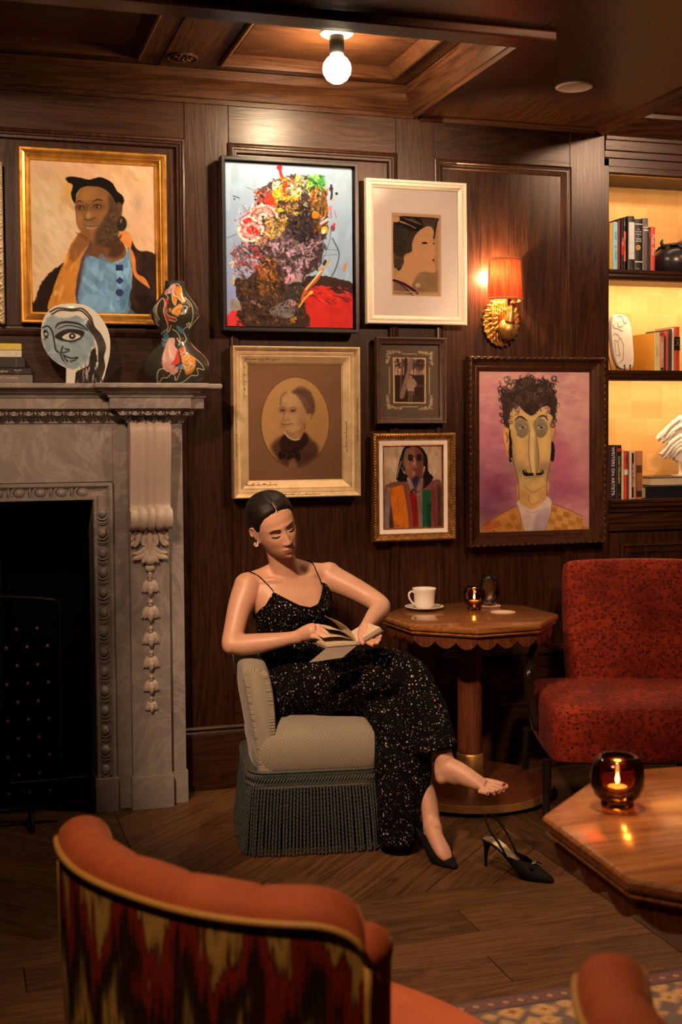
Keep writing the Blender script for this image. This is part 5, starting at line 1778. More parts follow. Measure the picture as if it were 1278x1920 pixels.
bf.tube([(0, -0.016, -0.005), (0, -0.016, -0.028), (0, -0.010, -0.046)], [0.012, 0.010, 0.002], 8, smooth=3)
bm_ = bf.mesh('bellflower', M['statuary'], smooth=True)
for s in (1, -1):
    for z, k in ((0.885, 1.0), (0.783, 1.02), (0.681, 0.95), (0.586, 0.92), (0.492, 0.88), (0.412, 0.72)):
        place(bm_, 'bellflower', fp, (s * 0.7195, -0.1945, z), (0, 0, 0), (k, k, k))
# firebox
b = MB()
b.box((-0.56, 0.36, 0.0), (0.56, 0.40, 1.30))
b.box((-0.56, -0.02, 0.0), (-0.512, 0.36, 1.30))
b.box((0.512, -0.02, 0.0), (0.56, 0.36, 1.30))
b.box((-0.56, -0.02, 1.24), (0.56, 0.36, 1.30))
b.build('firebox', M['black'], fp)
b = MB()
b.box((-0.17, 0.05, 0.02), (0.17, 0.30, 0.98))
b.box((-0.20, 0.04, 0.0), (0.20, 0.31, 0.02))
o = b.build('stove', M['black_metal'], bevel=0.01)
tag(o, 'dim black stove deep in the fireplace opening', 'stove')

# fire screen
scr = thing('fire_screen', 'black diamond-mesh fire screen with small brass studs in the hearth', 'screen', (0, -0.245, 0))
YS = -0.245


def stop(x):
    return 0.845 + 0.03 * (1 - (x / 0.366) ** 2)


b = MB()
fr = [(-0.366, 0.06), (-0.366, stop(0.366))] + [(x, stop(x)) for x in np.linspace(-0.33, 0.33, 11)] + [(0.366, stop(0.366)), (0.366, 0.06)]
b.tube([(x, YS, z) for x, z in fr], 0.009, 8)
b.tube([(-0.366, YS, 0.06), (0.366, YS, 0.06)], 0.009, 8)
b.build('screen_frame', M['black_metal'], scr, smooth=True)
for x in (-0.25, 0.25):
    b = MB()
    b.tube([(x, YS - 0.11, 0.008), (x, YS - 0.08, 0.012), (x, YS, 0.06)], 0.010, 8, smooth=3)
    b.tube([(x, YS + 0.07, 0.008), (x, YS, 0.06)], 0.008, 8)
    b.build('leg', M['black_metal'], scr, smooth=True)
b = MB()
sx, sz = 0.0755, 0.069
for k in range(-26, 27):
    for sg in (1, -1):
        p0 = None
        pts = []
        for q in np.linspace(-14, 14, 57):
            x = k * sx + q * sx * 0.5 * sg
            z = 0.40 + q * sz * 0.5 * 2
            if abs(x) < 0.36 and 0.065 < z < stop(x) - 0.006:
                pts.append((x, YS + 0.0012 * sg, z))
        if len(pts) > 1:
            b.tube([pts[0], pts[-1]], 0.0014, 4)
b.build('wire_mesh', M['black_metal'], scr, kind='stuff')
b = MB()
b.cbox((0, 0, 0), (0.0105, 0.005, 0.0105))
st = b.mesh('stud', M['brass'], bevel=0.002)
for i in range(-4, 5):
    for j in range(-5, 7):
        for h in (0, 1):
            x, z = (i + 0.5 * h) * sx + 0.02, 0.40 + (j + 0.5 * h) * sz * 2
            if abs(x) < 0.35 and 0.08 < z < 0.80:
                place(st, 'stud', scr, (x, YS - 0.004, z))


# ------------------------------------------------------------------ books
def spine_text(body, size, cx, y, cz, vertical=True, down=True, depth=0.0004):
    vs, fs = text_mb(body, size, depth)
    if vertical:
        return [(cx + (v[1] if down else -v[1]), y - v[2], cz + (-v[0] if down else v[0])) for v in vs], fs
    return [(cx + v[0], y - v[2], cz + v[1]) for v in vs], fs


CM = {}


def cmat(col, rough=0.5):
    key = (col, rough)
    if key not in CM:
        CM[key] = plain('book cloth', tuple(min(0.9, x) for x in (lin(col) / LIT * 0.85)), rough, 0, 0.05, 60)
    return CM[key]


def standing_book(x0, x1, z0, h, y0, depth, col, label, group, marks=(), texts=(), cover=None):
    """upright book, spine towards the room; marks: (u0, u1, v0, v1, colour) painted bands on the spine; texts: (string, size, u, v, colour, vertical)."""
    t = thing('book', label, 'book', ((x0 + x1) / 2, y0 + depth / 2, z0), group)
    g = 0.0008
    x0, x1 = x0 + g, x1 - g
    z1 = z0 + h
    w = x1 - x0
    th = min(0.003, w * 0.18)
    b = MB()
    sp = [(x0, y0 + 0.004), (x0 + w * 0.2, y0 + 0.001), (x0 + w * 0.5, y0), (x1 - w * 0.2, y0 + 0.001), (x1, y0 + 0.004), (x1, y0 + 0.0085), (x0, y0 + 0.0085)]
    b.prism(sp, z0, z1)
    b.box((x0, y0 + 0.0085, z0), (x0 + th, y0 + depth, z1))
    b.box((x1 - th, y0 + 0.0085, z0), (x1, y0 + depth, z1))
    b.build('cover', cmat(cover or col), t)
    b = MB()
    b.box((x0 + th, y0 + 0.009, z0 + 0.002), (x1 - th, y0 + depth - 0.004, z1 - 0.003))
    b.build('pages', M['paper'], t)
    k = 0
    if cover:
        marks = ((0, 1, 0, 1, col),) + tuple(marks)
    for u0, u1, v0, v1, c in marks:
        b = MB()
        k += 1
        b.box((x0 + w * u0, y0 - 0.0004 - 0.0002 * k, z0 + h * v0), (x0 + w * u1, y0 + 0.0036, z0 + h * v1))
        b.build('spine_label', cmat(c), t)
    for s, size, u, v, c, vert in texts:
        b = MB()
        b.add(*spine_text(s, size, x0 + w * u, y0 - 0.001 - 0.0002 * k, z0 + h * v, vert))
        b.build('lettering', cmat(c), t, fix=False)
    return t


def lying_book(x0, x1, z0, z1, y0, y1, col, label, group, texts=(), spine=True, cat='book'):
    t = thing('book', label, cat, ((x0 + x1) / 2, (y0 + y1) / 2, z0), group)
    g = 0.0004
    z0, z1 = z0 + g, z1 - g
    b = MB()
    th = 0.0028
    b.box((x0, y0, z1 - th), (x1, y1, z1))
    b.box((x0, y0, z0), (x1, y1, z0 + th))
    if spine:
        b.box((x0, y0, z0 + th), (x1, y0 + 0.003, z1 - th))
    b.build('cover', cmat(col), t, bevel=0.0008, segs=1)
    b = MB()
    b.box((x0 + 0.004, y0 + (0.0032 if spine else 0.005), z0 + th), (x1 - 0.004, y1 - 0.004, z1 - th))
    b.build('pages', M['paper'], t)
    for s, size, u, v, c in texts:
        b = MB()
        if isinstance(s, str):
            b.add(*spine_text(s, size, x0 + u, y0 - 0.0004, z0 + (z1 - z0) * v, False))
        else:
            b.prism([(x0 + u + p[0] * size, z0 + (z1 - z0) * v + p[1] * size) for p in s], y0 - 0.0006, y0 + 0.001, 'y')
        b.build('lettering', cmat(c), t, fix=False)
    return t


GM = 'stack of books on the mantelpiece'
YB_ = -0.245
zs = [1.6665, 1.698, 1.7230, 1.7630, 1.7895, 1.8145]
lying_book(0.03, 0.285, zs[0], zs[1], YB_, -0.07, (126, 108, 98), 'grey book lettered in cream, bottom of the mantel stack', GM, (("ARY CONSUL", 0.0125, 0.165, 0.62, (226, 200, 160)), ("STORIES AND SKETCHES", 0.0045, 0.192, 0.18, (170, 140, 120))))
lying_book(0.03, 0.281, zs[1], zs[2], YB_ + 0.004, -0.07, (34, 28, 28), 'thin black book with white script, second from the bottom of the mantel stack', GM, (("ingRede", 0.0105, 0.150, 0.50, (220, 206, 190)), ("Manualle", 0.0075, 0.202, 0.68, (226, 214, 200)), ("Chapter", 0.006, 0.200, 0.30, (120, 110, 104))))
lying_book(0.02, 0.258, zs[2], zs[3], YB_ + 0.010, -0.07, (40, 34, 32), 'thick plain black book in the middle of the mantel stack', GM, (([(0, 0), (0.1, 0), (0.1, 1), (0, 1)], 0.034, 0.205, 0.06, (96, 84, 70)),))
lying_book(0.03, 0.247, zs[3], zs[4], YB_ + 0.008, -0.08, (232, 214, 184), 'white book with a red mark, under the yellow one on the mantel', GM, (([(-1, 0), (0.9, 0), (0.45, 0.8), (-1, 0.95)], 0.021, 0.12, 0.06, (206, 66, 38)), ("B", 0.0065, 0.197, 0.48, (60, 50, 46))))
lying_book(0.03, 0.247, zs[4], zs[5], YB_ + 0.006, -0.08, (238, 198, 72), 'yellow book on top of the mantel stack', GM, (("Arts", 0.0165, 0.110, 0.5, (40, 30, 22)), ("I", 0.009, 0.218, 0.5, (150, 110, 40))))

# ------------------------------------------------------------------ painted ceramics on the mantel
SCZ = 0.000643
rows = [(1052, 415, 450), (1058, 365, 500), (1068, 330, 528), (1090, 298, 562), (1120, 274, 592), (1160, 255, 621), (1200, 248, 641), (1240, 246, 652), (1280, 250, 656), (1320, 262, 655), (1360, 284, 651), (1390, 312, 644), (1415, 345, 638), (1432, 376, 633), (1438, 391, 631), (1480, 390, 620), (1536, 388, 600)]
RY = np.array([r[0] for r in rows], float)
RL = np.array([r[1] for r in rows], float)
RR = np.array([r[2] for r in rows], float)
p = Paint([(240, 1052), (660, 1052), (660, 1536), (240, 1536)], 130, 170, (226, 208, 186))
vv = p.Y
xl, xr = np.interp(vv, RY, RL), np.interp(vv, RY, RR)
uu = np.linspace(0, 1, p.nx + 1)[None, :]
p.X = xl + (xr - xl) * uu
BLK, BLU = (44, 34, 30), (146, 156, 160)
p.poly([(262, 1180), (300, 1130), (380, 1140), (470, 1130), (530, 1200), (560, 1260), (540, 1330), (500, 1400), (450, 1440), (400, 1440), (330, 1400), (280, 1350), (255, 1270)], BLU, 14, 0.95, rough=8)
p.dabs((270, 1150, 540, 1420), 60, (8, 20), [(156, 168, 174), (126, 142, 152), (176, 184, 186)], (0, PI), (0.2, 0.5))
p.poly([(560, 1310), (575, 1380), (560, 1450), (600, 1500), (590, 1536), (410, 1536), (415, 1490), (470, 1450), (520, 1420), (535, 1350)], BLK, 8, 0.95, rough=10)
p.poly([(390, 1440), (420, 1440), (415, 1490), (405, 1536), (388, 1536)], (226, 208, 186), 5)
p.dabs((420, 1440, 600, 1530), 40, (3, 6), [(200, 184, 166), (60, 48, 42)], (1.0, 2.0), (0.5, 0.9), (3, 8))
for k in range(5):                                    # waves of hair
    q = k * 17
    p.line([(300 + q * 0.6, 1105 + q * 0.9), (350 + q * 0.4, 1082 + q * 0.75), (430, 1088 + q * 0.5), (490 - q * 0.3, 1082 + q * 0.8), (540 - q * 0.4, 1130 + q * 0.7), (560 - q * 0.3, 1190 + q * 0.4), (600 - q * 0.5, 1240 + q * 0.2), (625 - q * 0.6, 1310), (612 - q * 0.4, 1370), (618 - q * 0.5, 1430), (600 - q * 0.6, 1490)][0 if k < 2 else 4:], 9, BLK, 0.95, 5)
p.line([(330, 1200), (350, 1175), (400, 1165), (470, 1175), (520, 1205)], 14, BLK, 0.95, 5, taper=0.6).line([(345, 1205), (400, 1185), (470, 1195), (525, 1215)], 8, BLK, 0.9, 5, taper=0.5)
p.poly([(325, 1250), (370, 1215), (430, 1205), (500, 1220), (480, 1260), (420, 1280), (360, 1275)], BLK, 8, 0.95)
p.poly([(370, 1252), (420, 1228), (478, 1248), (430, 1272), (385, 1268)], (222, 206, 186), 4).spot((428, 1248), 20, 18, BLK).spot((428, 1246), 8, 7, (210, 196, 176)).line([(380, 1276), (430, 1282), (480, 1262)], 5, BLK)
p.line([(255, 1200), (285, 1190), (310, 1220), (320, 1270), (330, 1330), (345, 1345)], 9, BLK, 0.95, 5).poly([(258, 1225), (275, 1212), (290, 1240), (272, 1262)], BLK, 5).spot((274, 1238), 9, 9, (190, 180, 166)).line([(262, 1268), (285, 1258)], 5, BLK)
p.line([(372, 1310), (362, 1345), (395, 1342), (408, 1330), (385, 1325)], 8, BLK, 0.95, 5).line([(355, 1350), (375, 1400), (395, 1425)], 8, BLK, 0.95, 5)
p.line([(372, 1360), (395, 1372), (425, 1380), (458, 1375)], 8, BLK, 0.95, 4).line([(378, 1372), (400, 1400), (440, 1392), (460, 1376)], 8, BLK, 0.95, 4).poly([(385, 1405), (412, 1400), (400, 1422)], (230, 214, 196), 4)
p.line([(415, 1440), (425, 1470), (470, 1490)], 8, BLK, 0.9, 4)
PX0, PZ0, PYF = 0.324, 1.6665, -0.168
wx = lambda zx: PX0 + (zx - 246) * SCZ * 0.985
wz = lambda zy: PZ0 + (1536 - zy) * SCZ * 0.99
plq = thing('ceramic_plaque', 'flat round ceramic head with a blue face drawn in black, on the mantelpiece', 'sculpture', (wx(490), -0.155, PZ0))
XX, YY = p.X.copy(), p.Y.copy()
b = MB()
out = [(wx(r[1]), wz(r[0])) for r in rows] + [(wx(r[2]), wz(r[0])) for r in reversed(rows)]
b.prism(out, PYF + 0.0005, PYF + 0.030, 'y')
b.build('body', M['white_ceramic'], plq, bevel=0.004)
p.mesh('painted_face', lambda u, v, h: (wx(XX), PYF - 0.0002 - 0.004 * np.sin(np.clip(u, 0, 1) * PI) * np.sin(np.clip(v * 1.02, 0, 1) * PI) ** 0.5, wz(YY)), M['glaze'], plq, smooth=True)

prof = [(60, 165), (75, 172), (130, 176), (200, 188), (270, 214), (330, 262), (430, 338), (500, 384), (560, 414), (640, 428), (710, 412), (780, 374), (850, 330), (920, 286), (980, 254), (1050, 238), (1110, 256), (1180, 318), (1260, 402), (1330, 476), (1390, 530), (1440, 566), (1490, 586), (1550, 592), (1610, 582), (1670, 550), (1740, 492), (1800, 424), (1860, 362)]
p = Paint([(-700, 60), (1980, 60), (1980, 1860), (-700, 1860)], 220, 200, (62, 54, 44))
SV = 0.0002246
th = np.linspace(0, 2 * PI, p.nx + 1)[None, :] - PI / 2 - PI
rr = np.interp(p.Y, [q[0] for q in prof], [q[1] for q in prof])
p.X = 640 + rr * np.cos(th)
back = np.sin(th) > 0.02
p.px = 6
W_, OR, RD, PK, BL2, TQ = (226, 206, 170), (214, 128, 44), (190, 60, 44), (214, 150, 136), (84, 124, 140), (70, 120, 124)
p.poly([(515, 190), (560, 140), (620, 110), (640, 160), (620, 300), (640, 350), (560, 330), (545, 290), (450, 300), (450, 245)], PK)
p.poly([(625, 180), (690, 160), (740, 200), (745, 340), (800, 345), (810, 400), (740, 460), (700, 430), (640, 340)], OR).poly([(555, 330), (600, 340), (635, 390), (600, 500), (565, 450)], OR)
p.poly([(525, 610), (580, 540), (690, 470), (720, 500), (700, 590), (660, 680), (610, 690), (550, 650)], OR).spot((508, 580), 18, 36, OR)
p.line([(640, 110), (700, 140), (740, 200), (745, 330)], 11, W_).line([(570, 150), (530, 200), (520, 280)], 11, W_).line([(600, 170), (585, 260), (600, 330), (640, 340)], 11, W_).line([(640, 340), (740, 450)], 11, W_).line([(560, 320), (560, 420), (600, 500), (640, 380)], 9, W_)
p.line([(450, 290), (490, 350), (490, 390)], 10, W_).line([(545, 650), (600, 560), (680, 520), (815, 520), (780, 600), (700, 640), (650, 600)], 11, W_).line([(815, 520), (770, 640), (690, 655)], 10, W_).line([(590, 640), (660, 660)], 10, W_).line([(720, 530), (740, 580), (710, 630)], 9, W_)
p.poly([(330, 430), (400, 380), (310, 600), (330, 700), (385, 790), (320, 720), (290, 600)], RD)
for d in (0, 34, 70):
    p.line([(410 - d * 0.8, 365 + d), (330 - d * 0.9, 450 + d), (290 - d * 0.5, 600 + d * 0.3), (320 - d * 0.4, 720 + d), (385 - d * 0.3, 795 + d)], 11, W_)
p.poly([(430, 380), (490, 400), (470, 480), (440, 640), (500, 690), (580, 720), (570, 770), (500, 760), (480, 850), (430, 720), (400, 600), (420, 480)], RD)
p.line([(415, 370), (430, 470), (400, 600), (430, 720), (480, 850), (470, 960)], 11, W_).line([(440, 640), (500, 690), (590, 715), (620, 745), (590, 778), (500, 755)], 11, W_)
for k in range(7):
    p.line([(430 + k, 430 + 42 * k), (450, 470 + 40 * k), (480, 430 + 40 * k)], 8, W_)
p.line([(810, 370), (880, 450), (915, 560), (910, 740), (850, 880)], 11, W_)
for k in range(6):
    p.line([(820 + 12 * k, 430 + 50 * k), (860 + 8 * k, 490 + 46 * k), (850 + 8 * k, 520 + 46 * k)], 10, W_)
p.line([(830, 240), (960, 440), (1050, 570)], 12, (210, 170, 140)).poly([(1000, 600), (1060, 570), (1068, 640), (960, 770), (975, 690)], (190, 50, 50)).line([(850, 900), (960, 760), (1066, 650)], 9, W_)
p.line([(850, 790), (800, 820), (830, 840), (860, 800), (865, 850), (800, 870), (740, 920)], 10, W_).poly([(625, 880), (660, 850), (760, 930), (755, 970), (700, 970)], BL2)
p.line([(760, 970), (810, 1060), (770, 1130), (700, 1140)], 11, W_).line([(740, 1140), (760, 1230), (770, 1300), (880, 1380), (980, 1460), (1060, 1540), (1085, 1610), (960, 1590), (980, 1700), (850, 1710)], 12, W_)
p.line([(470, 910), (400, 960), (385, 1030), (430, 1100), (490, 1090)], 11, W_).poly([(420, 980), (470, 960), (500, 1030), (490, 1090), (430, 1090)], BL2).poly([(385, 1110), (440, 1110), (450, 1180), (400, 1220)], TQ)
for k in range(4):
    p.line([(490 + 12 * k, 960 - 34 * k), (515 + 6 * k, 930 - 30 * k)], 10, W_)
p.line([(560, 910), (640, 960), (690, 1050), (680, 1140)], 11, W_).line([(640, 1060), (680, 1140), (660, 1180)], 14, W_)
p.poly([(510, 1060), (600, 1070), (590, 1200), (640, 1290), (600, 1400), (560, 1560), (480, 1660), (370, 1600), (350, 1420), (420, 1230), (460, 1130)], PK)
for k in range(4):
    p.line([(520 + 8 * k, 1070 + 60 * k), (490 - 4 * k, 1200 + 40 * k), (510, 1350 + 30 * k), (600, 1440 + 24 * k)][: 4], 8, W_, 0.9)
    p.line([(430 - 16 * k, 1240 + 40 * k), (400 - 8 * k, 1400 + 20 * k), (450, 1540 + 10 * k), (500, 1640)], 7, W_, 0.8)
p.poly([(620, 1280), (640, 1380), (640, 1500), (540, 1540), (500, 1520), (560, 1430)], (200, 66, 50))
p.poly([(660, 1250), (750, 1230), (770, 1310), (900, 1390), (930, 1520), (880, 1650), (780, 1700), (740, 1660), (690, 1500), (670, 1380)], OR).poly([(660, 1250), (750, 1230), (770, 1300), (700, 1400)], RD, 14, 0.8)
for k in range(6):
    p.line([(665 + 6 * k, 1270 + 62 * k), (720 + 14 * k, 1330 + 60 * k), (770 + 30 * k, 1250 + 58 * k)], 10, W_)
p.line([(560, 1720), (600, 1790), (700, 1550), (790, 1640), (830, 1500), (900, 1540)], 12, W_).poly([(615, 1560), (680, 1520), (690, 1560), (640, 1610)], BL2).poly([(600, 1560), (620, 1640), (560, 1690), (500, 1690), (490, 1650)], PK)
p.line([(400, 1590), (300, 1620), (275, 1720), (310, 1850), (360, 1760), (440, 1750), (500, 1690), (560, 1700)], 12, W_).spot((425, 1690), 60, 52, BL2).line([(300, 1700), (360, 1640)], 9, W_).line([(300, 1760), (370, 1690)], 9, W_).line([(310, 1850), (500, 1850), (700, 1830), (820, 1740), (850, 1710)], 12, W_)
for d in (0, 50, 90):
    p.line([(375 - d, 1240 + d * 0.4), (345 - d * 0.9, 1330 + d * 0.3), (330 - d * 0.7, 1440), (330 - d * 0.35, 1570)], 12, W_)
p.line([(895, 1100), (960, 1220), (1100, 1330), (1180, 1430), (1190, 1520)], 22, (206, 140, 120)).line([(1190, 1520), (1120, 1680), (1000, 1820)], 26, (120, 116, 104), 0.8, 10).line([(1225, 1640), (1000, 1830)], 10, (150, 146, 134), 0.8)
p.c[:, back[0]] = (62, 54, 44)
YV = -0.165
vs_ = thing('painted_vase', 'dark double-bellied ceramic vase with orange, pink and white drawing, on the mantelpiece', 'vase', (0.838, YV, 1.6665))
YY = p.Y.copy()
p.mesh('body', lambda u, v, h: (0.838 + rr * SV * np.cos(th), YV + rr * SV * 0.62 * np.sin(th), 1.6665 + (1860 - YY) * SV), M['glaze'], vs_, smooth=True)
b = MB()
r0 = 165 * SV
b.lathe([(r0 * 0.99, 0.0), (r0 * 0.86, 0.001), (r0 * 0.80, -0.02), (r0 * 0.8, -0.08), (0.0, -0.08)], (0.838, YV, 1.6665 + 1800 * SV), 40, sy=0.62)
b.build('mouth', M['black'], vs_, smooth=40)
b = MB()
b.lathe([(0.0, 0.0), (362 * SV, 0.0), (362 * SV, 0.002)], (0.838, YV, 1.6663), 40, sy=0.62)
b.build('foot', M['black'], vs_)

# ------------------------------------------------------------------ things in the bookcase niches
def zx(base, x):
    return onY(base[0] + x / 9.13, base[1] + 500 / 9.13, 0.06).x


def zz(base, x, y):
    return onY(base[0] + x / 9.13, base[1] + y / 9.13, 0.06).z


def shelf_row(base, z0, group, rows_):
    for (a, c, top, col, label, kw) in rows_:
        xa, xb = zx(base, a), zx(base, c)
        standing_book(xa, xb, z0 + 0.0005, zz(base, (a + c) / 2, top) - z0, 0.06 + kw.pop('dy', 0.0), kw.pop('dp', 0.17), col, label, group, **kw)


WH, CRM, GLD = (226, 214, 200), (232, 206, 160), (226, 180, 110)
shelf_row((1138, 390), SH1, 'books on the top shelf', [
    (40, 100, 250, (226, 168, 66), 'yellow book at the left end of the top bookcase shelf', dict(texts=(("TALES", 0.013, 0.45, 0.55, CRM, True),))),
    (100, 186, 238, (158, 206, 206), 'pale turquoise book on the top bookcase shelf', dict(texts=(("GILEB", 0.015, 0.5, 0.72, (70, 140, 170), True), ("SOUSTE", 0.012, 0.5, 0.32, (90, 150, 176), True), ("#", 0.012, 0.5, 0.50, (40, 70, 90), True)))),
    (188, 240, 205, (120, 40, 40), 'dark red book beside the turquoise one on the top shelf', dict(dy=0.004)),
    (240, 276, 170, (46, 26, 28), 'narrow black book with red and white lower spine on the top shelf', dict(marks=((0.0, 1.0, 0.30, 0.56, (190, 40, 40)),), texts=(("HISTORIES", 0.008, 0.7, 0.55, WH, True),))),
    (276, 320, 160, (34, 26, 26), 'black book with an orange band, left of the thick white-labelled book', dict(marks=((0.1, 0.95, 0.18, 0.74, (216, 96, 32)),), texts=(("PURE", 0.009, 0.4, 0.88, (180, 170, 160), True), ("ORANGE", 0.013, 0.5, 0.48, (60, 24, 16), True)))),
    (356, 470, 140, (40, 32, 28), 'thick black book with a big white spine label on the top shelf', dict(marks=((0.10, 0.96, 0.22, 0.89, (214, 204, 196)), (0.12, 0.94, 0.508, 0.512, (150, 140, 130)), (0.12, 0.94, 0.322, 0.326, (150, 140, 130))), texts=(("A", 0.012, 0.55, 0.05, (120, 112, 104), False),))),
    (470, 606, 190, (22, 18, 22), 'thick black book with a round gold emblem on the top shelf', dict(marks=((0.03, 0.97, 0.895, 0.910, WH), (0.03, 0.97, 0.175, 0.195, WH)), texts=(("THE", 0.007, 0.42, 0.80, WH, False), ("PROVERBS", 0.0070, 0.45, 0.755, WH, False), ("WRITINGS", 0.0070, 0.45, 0.705, WH, False), ("OF", 0.006, 0.42, 0.665, WH, False), ("VIRGIL", 0.0100, 0.45, 0.62, WH, False), ("ABRAMS", 0.0085, 0.45, 0.575, WH, False), ("K", 0.0150, 0.42, 0.458, (30, 20, 16), False), ("Bower", 0.0065, 0.40, 0.055, WH, False)))),
    (606, 706, 176, (92, 82, 82), 'grey book with two white bands on the top shelf', dict(marks=((0.05, 0.98, 0.825, 0.838, WH), (0.05, 0.98, 0.765, 0.785, WH), (0.35, 0.62, 0.26, 0.62, (120, 84, 84))), texts=(("THE", 0.0065, 0.5, 0.865, WH, False), ("OF", 0.007, 0.5, 0.802, WH, False)))),
    (706, 746, 330, (30, 20, 20), 'narrow black book with a red top on the top shelf', dict(marks=((0, 1, 0.76, 0.92, (120, 26, 32)),), texts=(("E", 0.007, 0.4, 0.88, WH, False), ("F", 0.007, 0.4, 0.82, WH, False)))),
    (746, 826, 324, (212, 70, 48), 'red book with white scribbled lettering, right of the books on the top shelf', dict(texts=(("Flush", 0.022, 0.45, 0.72, WH, True), ("Away", 0.017, 0.5, 0.45, WH, True)))),
])
# gold emblem disc behind its letter
xa, xb = zx((1138, 390), 470), zx((1138, 390), 606)
bk = [o for o in bpy.data.objects if o.get('label', '').startswith('thick black book with a round gold')][0]
b = MB()
hz = zz((1138, 390), 538, 190) - SH1
b.lathe([(0.0122, 0), (0.0122, 0.0006), (0, 0.0006)], (0, 0, 0), 24, Matrix.Translation((xa + (xb - xa) * 0.42, 0.0590, SH1 + hz * 0.458)) @ Matrix.Rotation(PI / 2, 4, 'X'))
b.build('emblem', M['brass'], bk)

shelf_row((1138, 580), SH2, 'books on the middle shelf', [
    (812, 896, 398, (230, 206, 140), 'cream book with an orange-yellow cover side, leftmost on the middle shelf', dict(cover=(222, 140, 44), dp=0.20, texts=(("UNWRITTEN", 0.007, 0.5, 0.5, (160, 120, 80), True),))),
    (896, 986, 394, (222, 140, 106), 'peach book with a red top band on the middle shelf', dict(marks=((0, 1, 0.90, 1.0, (200, 60, 70)), (0.2, 0.8, 0.02, 0.09, (60, 40, 40))), texts=(("PLATONOVE", 0.0125, 0.5, 0.52, WH, True), ("A", 0.010, 0.45, 0.945, (40, 20, 30), False)))),
    (986, 1006, 470, (16, 12, 12), 'very thin black book between peach and red ones on the middle shelf', dict()),
    (1006, 1062, 380, (206, 76, 58), 'plain coral-red book left of the dark green one on the middle shelf', dict()),
    (1062, 1112, 336, (46, 50, 40), 'dark green book on the middle shelf', dict(marks=((0.1, 0.9, 0.80, 0.92, (70, 72, 60)),), dp=0.21)),
    (1112, 1150, 322, (226, 200, 164), 'thin cream book beside the red and black one on the middle shelf', dict()),
    (1150, 1248, 298, (206, 68, 40), 'red book with a black spine label on the middle shelf', dict(marks=((0.0, 1.0, 0.47, 0.77, (24, 18, 18)),), texts=(("VIRGO", 0.006, 0.55, 0.70, (150, 130, 110), False), ("&", 0.008, 0.55, 0.64, WH, False), ("LETTERS", 0.0055, 0.55, 0.585, (150, 130, 110), False)))),
])
shelf_row((1138, 770), SH0, 'books on the bottom niche ledge', [
    (-10, 152, 590, (52, 22, 32), 'dark purple book lettered in white, leftmost in the lower niche', dict(texts=(("WRITERS ON ARTISTS", 0.0225, 0.66, 0.52, WH, True), ("x", 0.010, 0.62, 0.07, WH, False)))),
    (152, 252, 592, (26, 20, 18), 'black book with yellow lettering and a red block in the lower niche', dict(marks=((0.15, 0.98, 0.88, 0.94, (200, 40, 36)),), texts=(("Under Kilimanjaro", 0.0170, 0.52, 0.54, (214, 176, 80), True), ("o", 0.010, 0.5, 0.09, (200, 110, 90), False)))),
    (252, 290, 692, (226, 196, 150), 'thin cream book left of the red and white one in the lower niche', dict()),
    (290, 352, 690, (212, 62, 46), 'red book with a white block in the lower niche', dict(marks=((0, 1, 0.50, 0.61, WH),), texts=(("CUISINES", 0.009, 0.5, 0.82, (150, 30, 26), True),))),
    (354, 382, 700, (110, 76, 60), 'thin brown book in the lower niche', dict()),
    (384, 496, 700, (230, 190, 158), 'white book with bold black title and a red stripe in the lower niche', dict(marks=((0.30, 0.66, 0.02, 0.97, (40, 28, 28)), (0.84, 0.93, 0.0, 1.0, (210, 80, 60))), texts=(("THE RECIPE COFFEE", 0.0125, 0.48, 0.5, WH, True),))),
    (500, 606, 690, (196, 128, 80), 'book with a landscape photograph on its spine, right end of the lower niche row', dict(cover=(228, 178, 120), marks=((0.0, 0.9, 0.54, 0.70, (90, 56, 36)), (0.0, 0.9, 0.36, 0.54, (170, 104, 40)), (0.0, 0.9, 0.16, 0.36, (150, 92, 60)), (0.0, 0.9, 0.03, 0.16, (50, 34, 26))))),
])
GS = 'two books lying in the lower niche'
xl = zx((1138, 770), 640)
lying_book(xl, xl + 0.34, SH0 + 0.0005, SH0 + 0.058, 0.05, 0.28, (22, 18, 22), 'black book lying flat at the bottom under the cream-paged one', GS)
lying_book(xl + 0.03, xl + 0.33, SH0 + 0.0585, SH0 + 0.098, 0.055, 0.27, (40, 22, 16), 'dark book with cream page edges lying on the black one', GS, spine=False)
# white feathered sculpture
out = [(1400, 60), (1278, 80), (1225, 130), (1160, 215), (1100, 230), (1020, 310), (920, 400), (868, 480), (900, 478), (940, 465), (925, 510), (908, 548), (950, 530), (1000, 520), (985, 562), (1030, 545), (1080, 540), (1060, 575), (985, 660), (925, 735), (935, 765), (1005, 735), (960, 812), (1035, 790), (1015, 832), (1050, 800), (1090, 730), (1095, 822), (1140, 780), (1170, 852), (1200, 856), (1235, 880), (1300, 870), (1420, 860), (1500, 700), (1520, 300)]
cpt = [(onY(1138 + a / 9.13, 770 + c / 9.13, 0.10).x, onY(1138 + a / 9.13, 770 + c / 9.13, 0.10).z) for a, c in out]
scx, scz = cpt[0][0], SH0 + 0.098
sc_o = thing('feather_sculpture', 'white feathery sculpture standing on the two lying books', 'sculpture', (scx, 0.12, scz))
ww = plain('white bisque', (0.80, 0.74, 0.66), 0.6, 0, 0.06, 40)
b = MB()
b.prism(cpt, 0.098, 0.128, 'y')
b.build('wing', ww, sc_o, bevel=0.006)
b = MB()
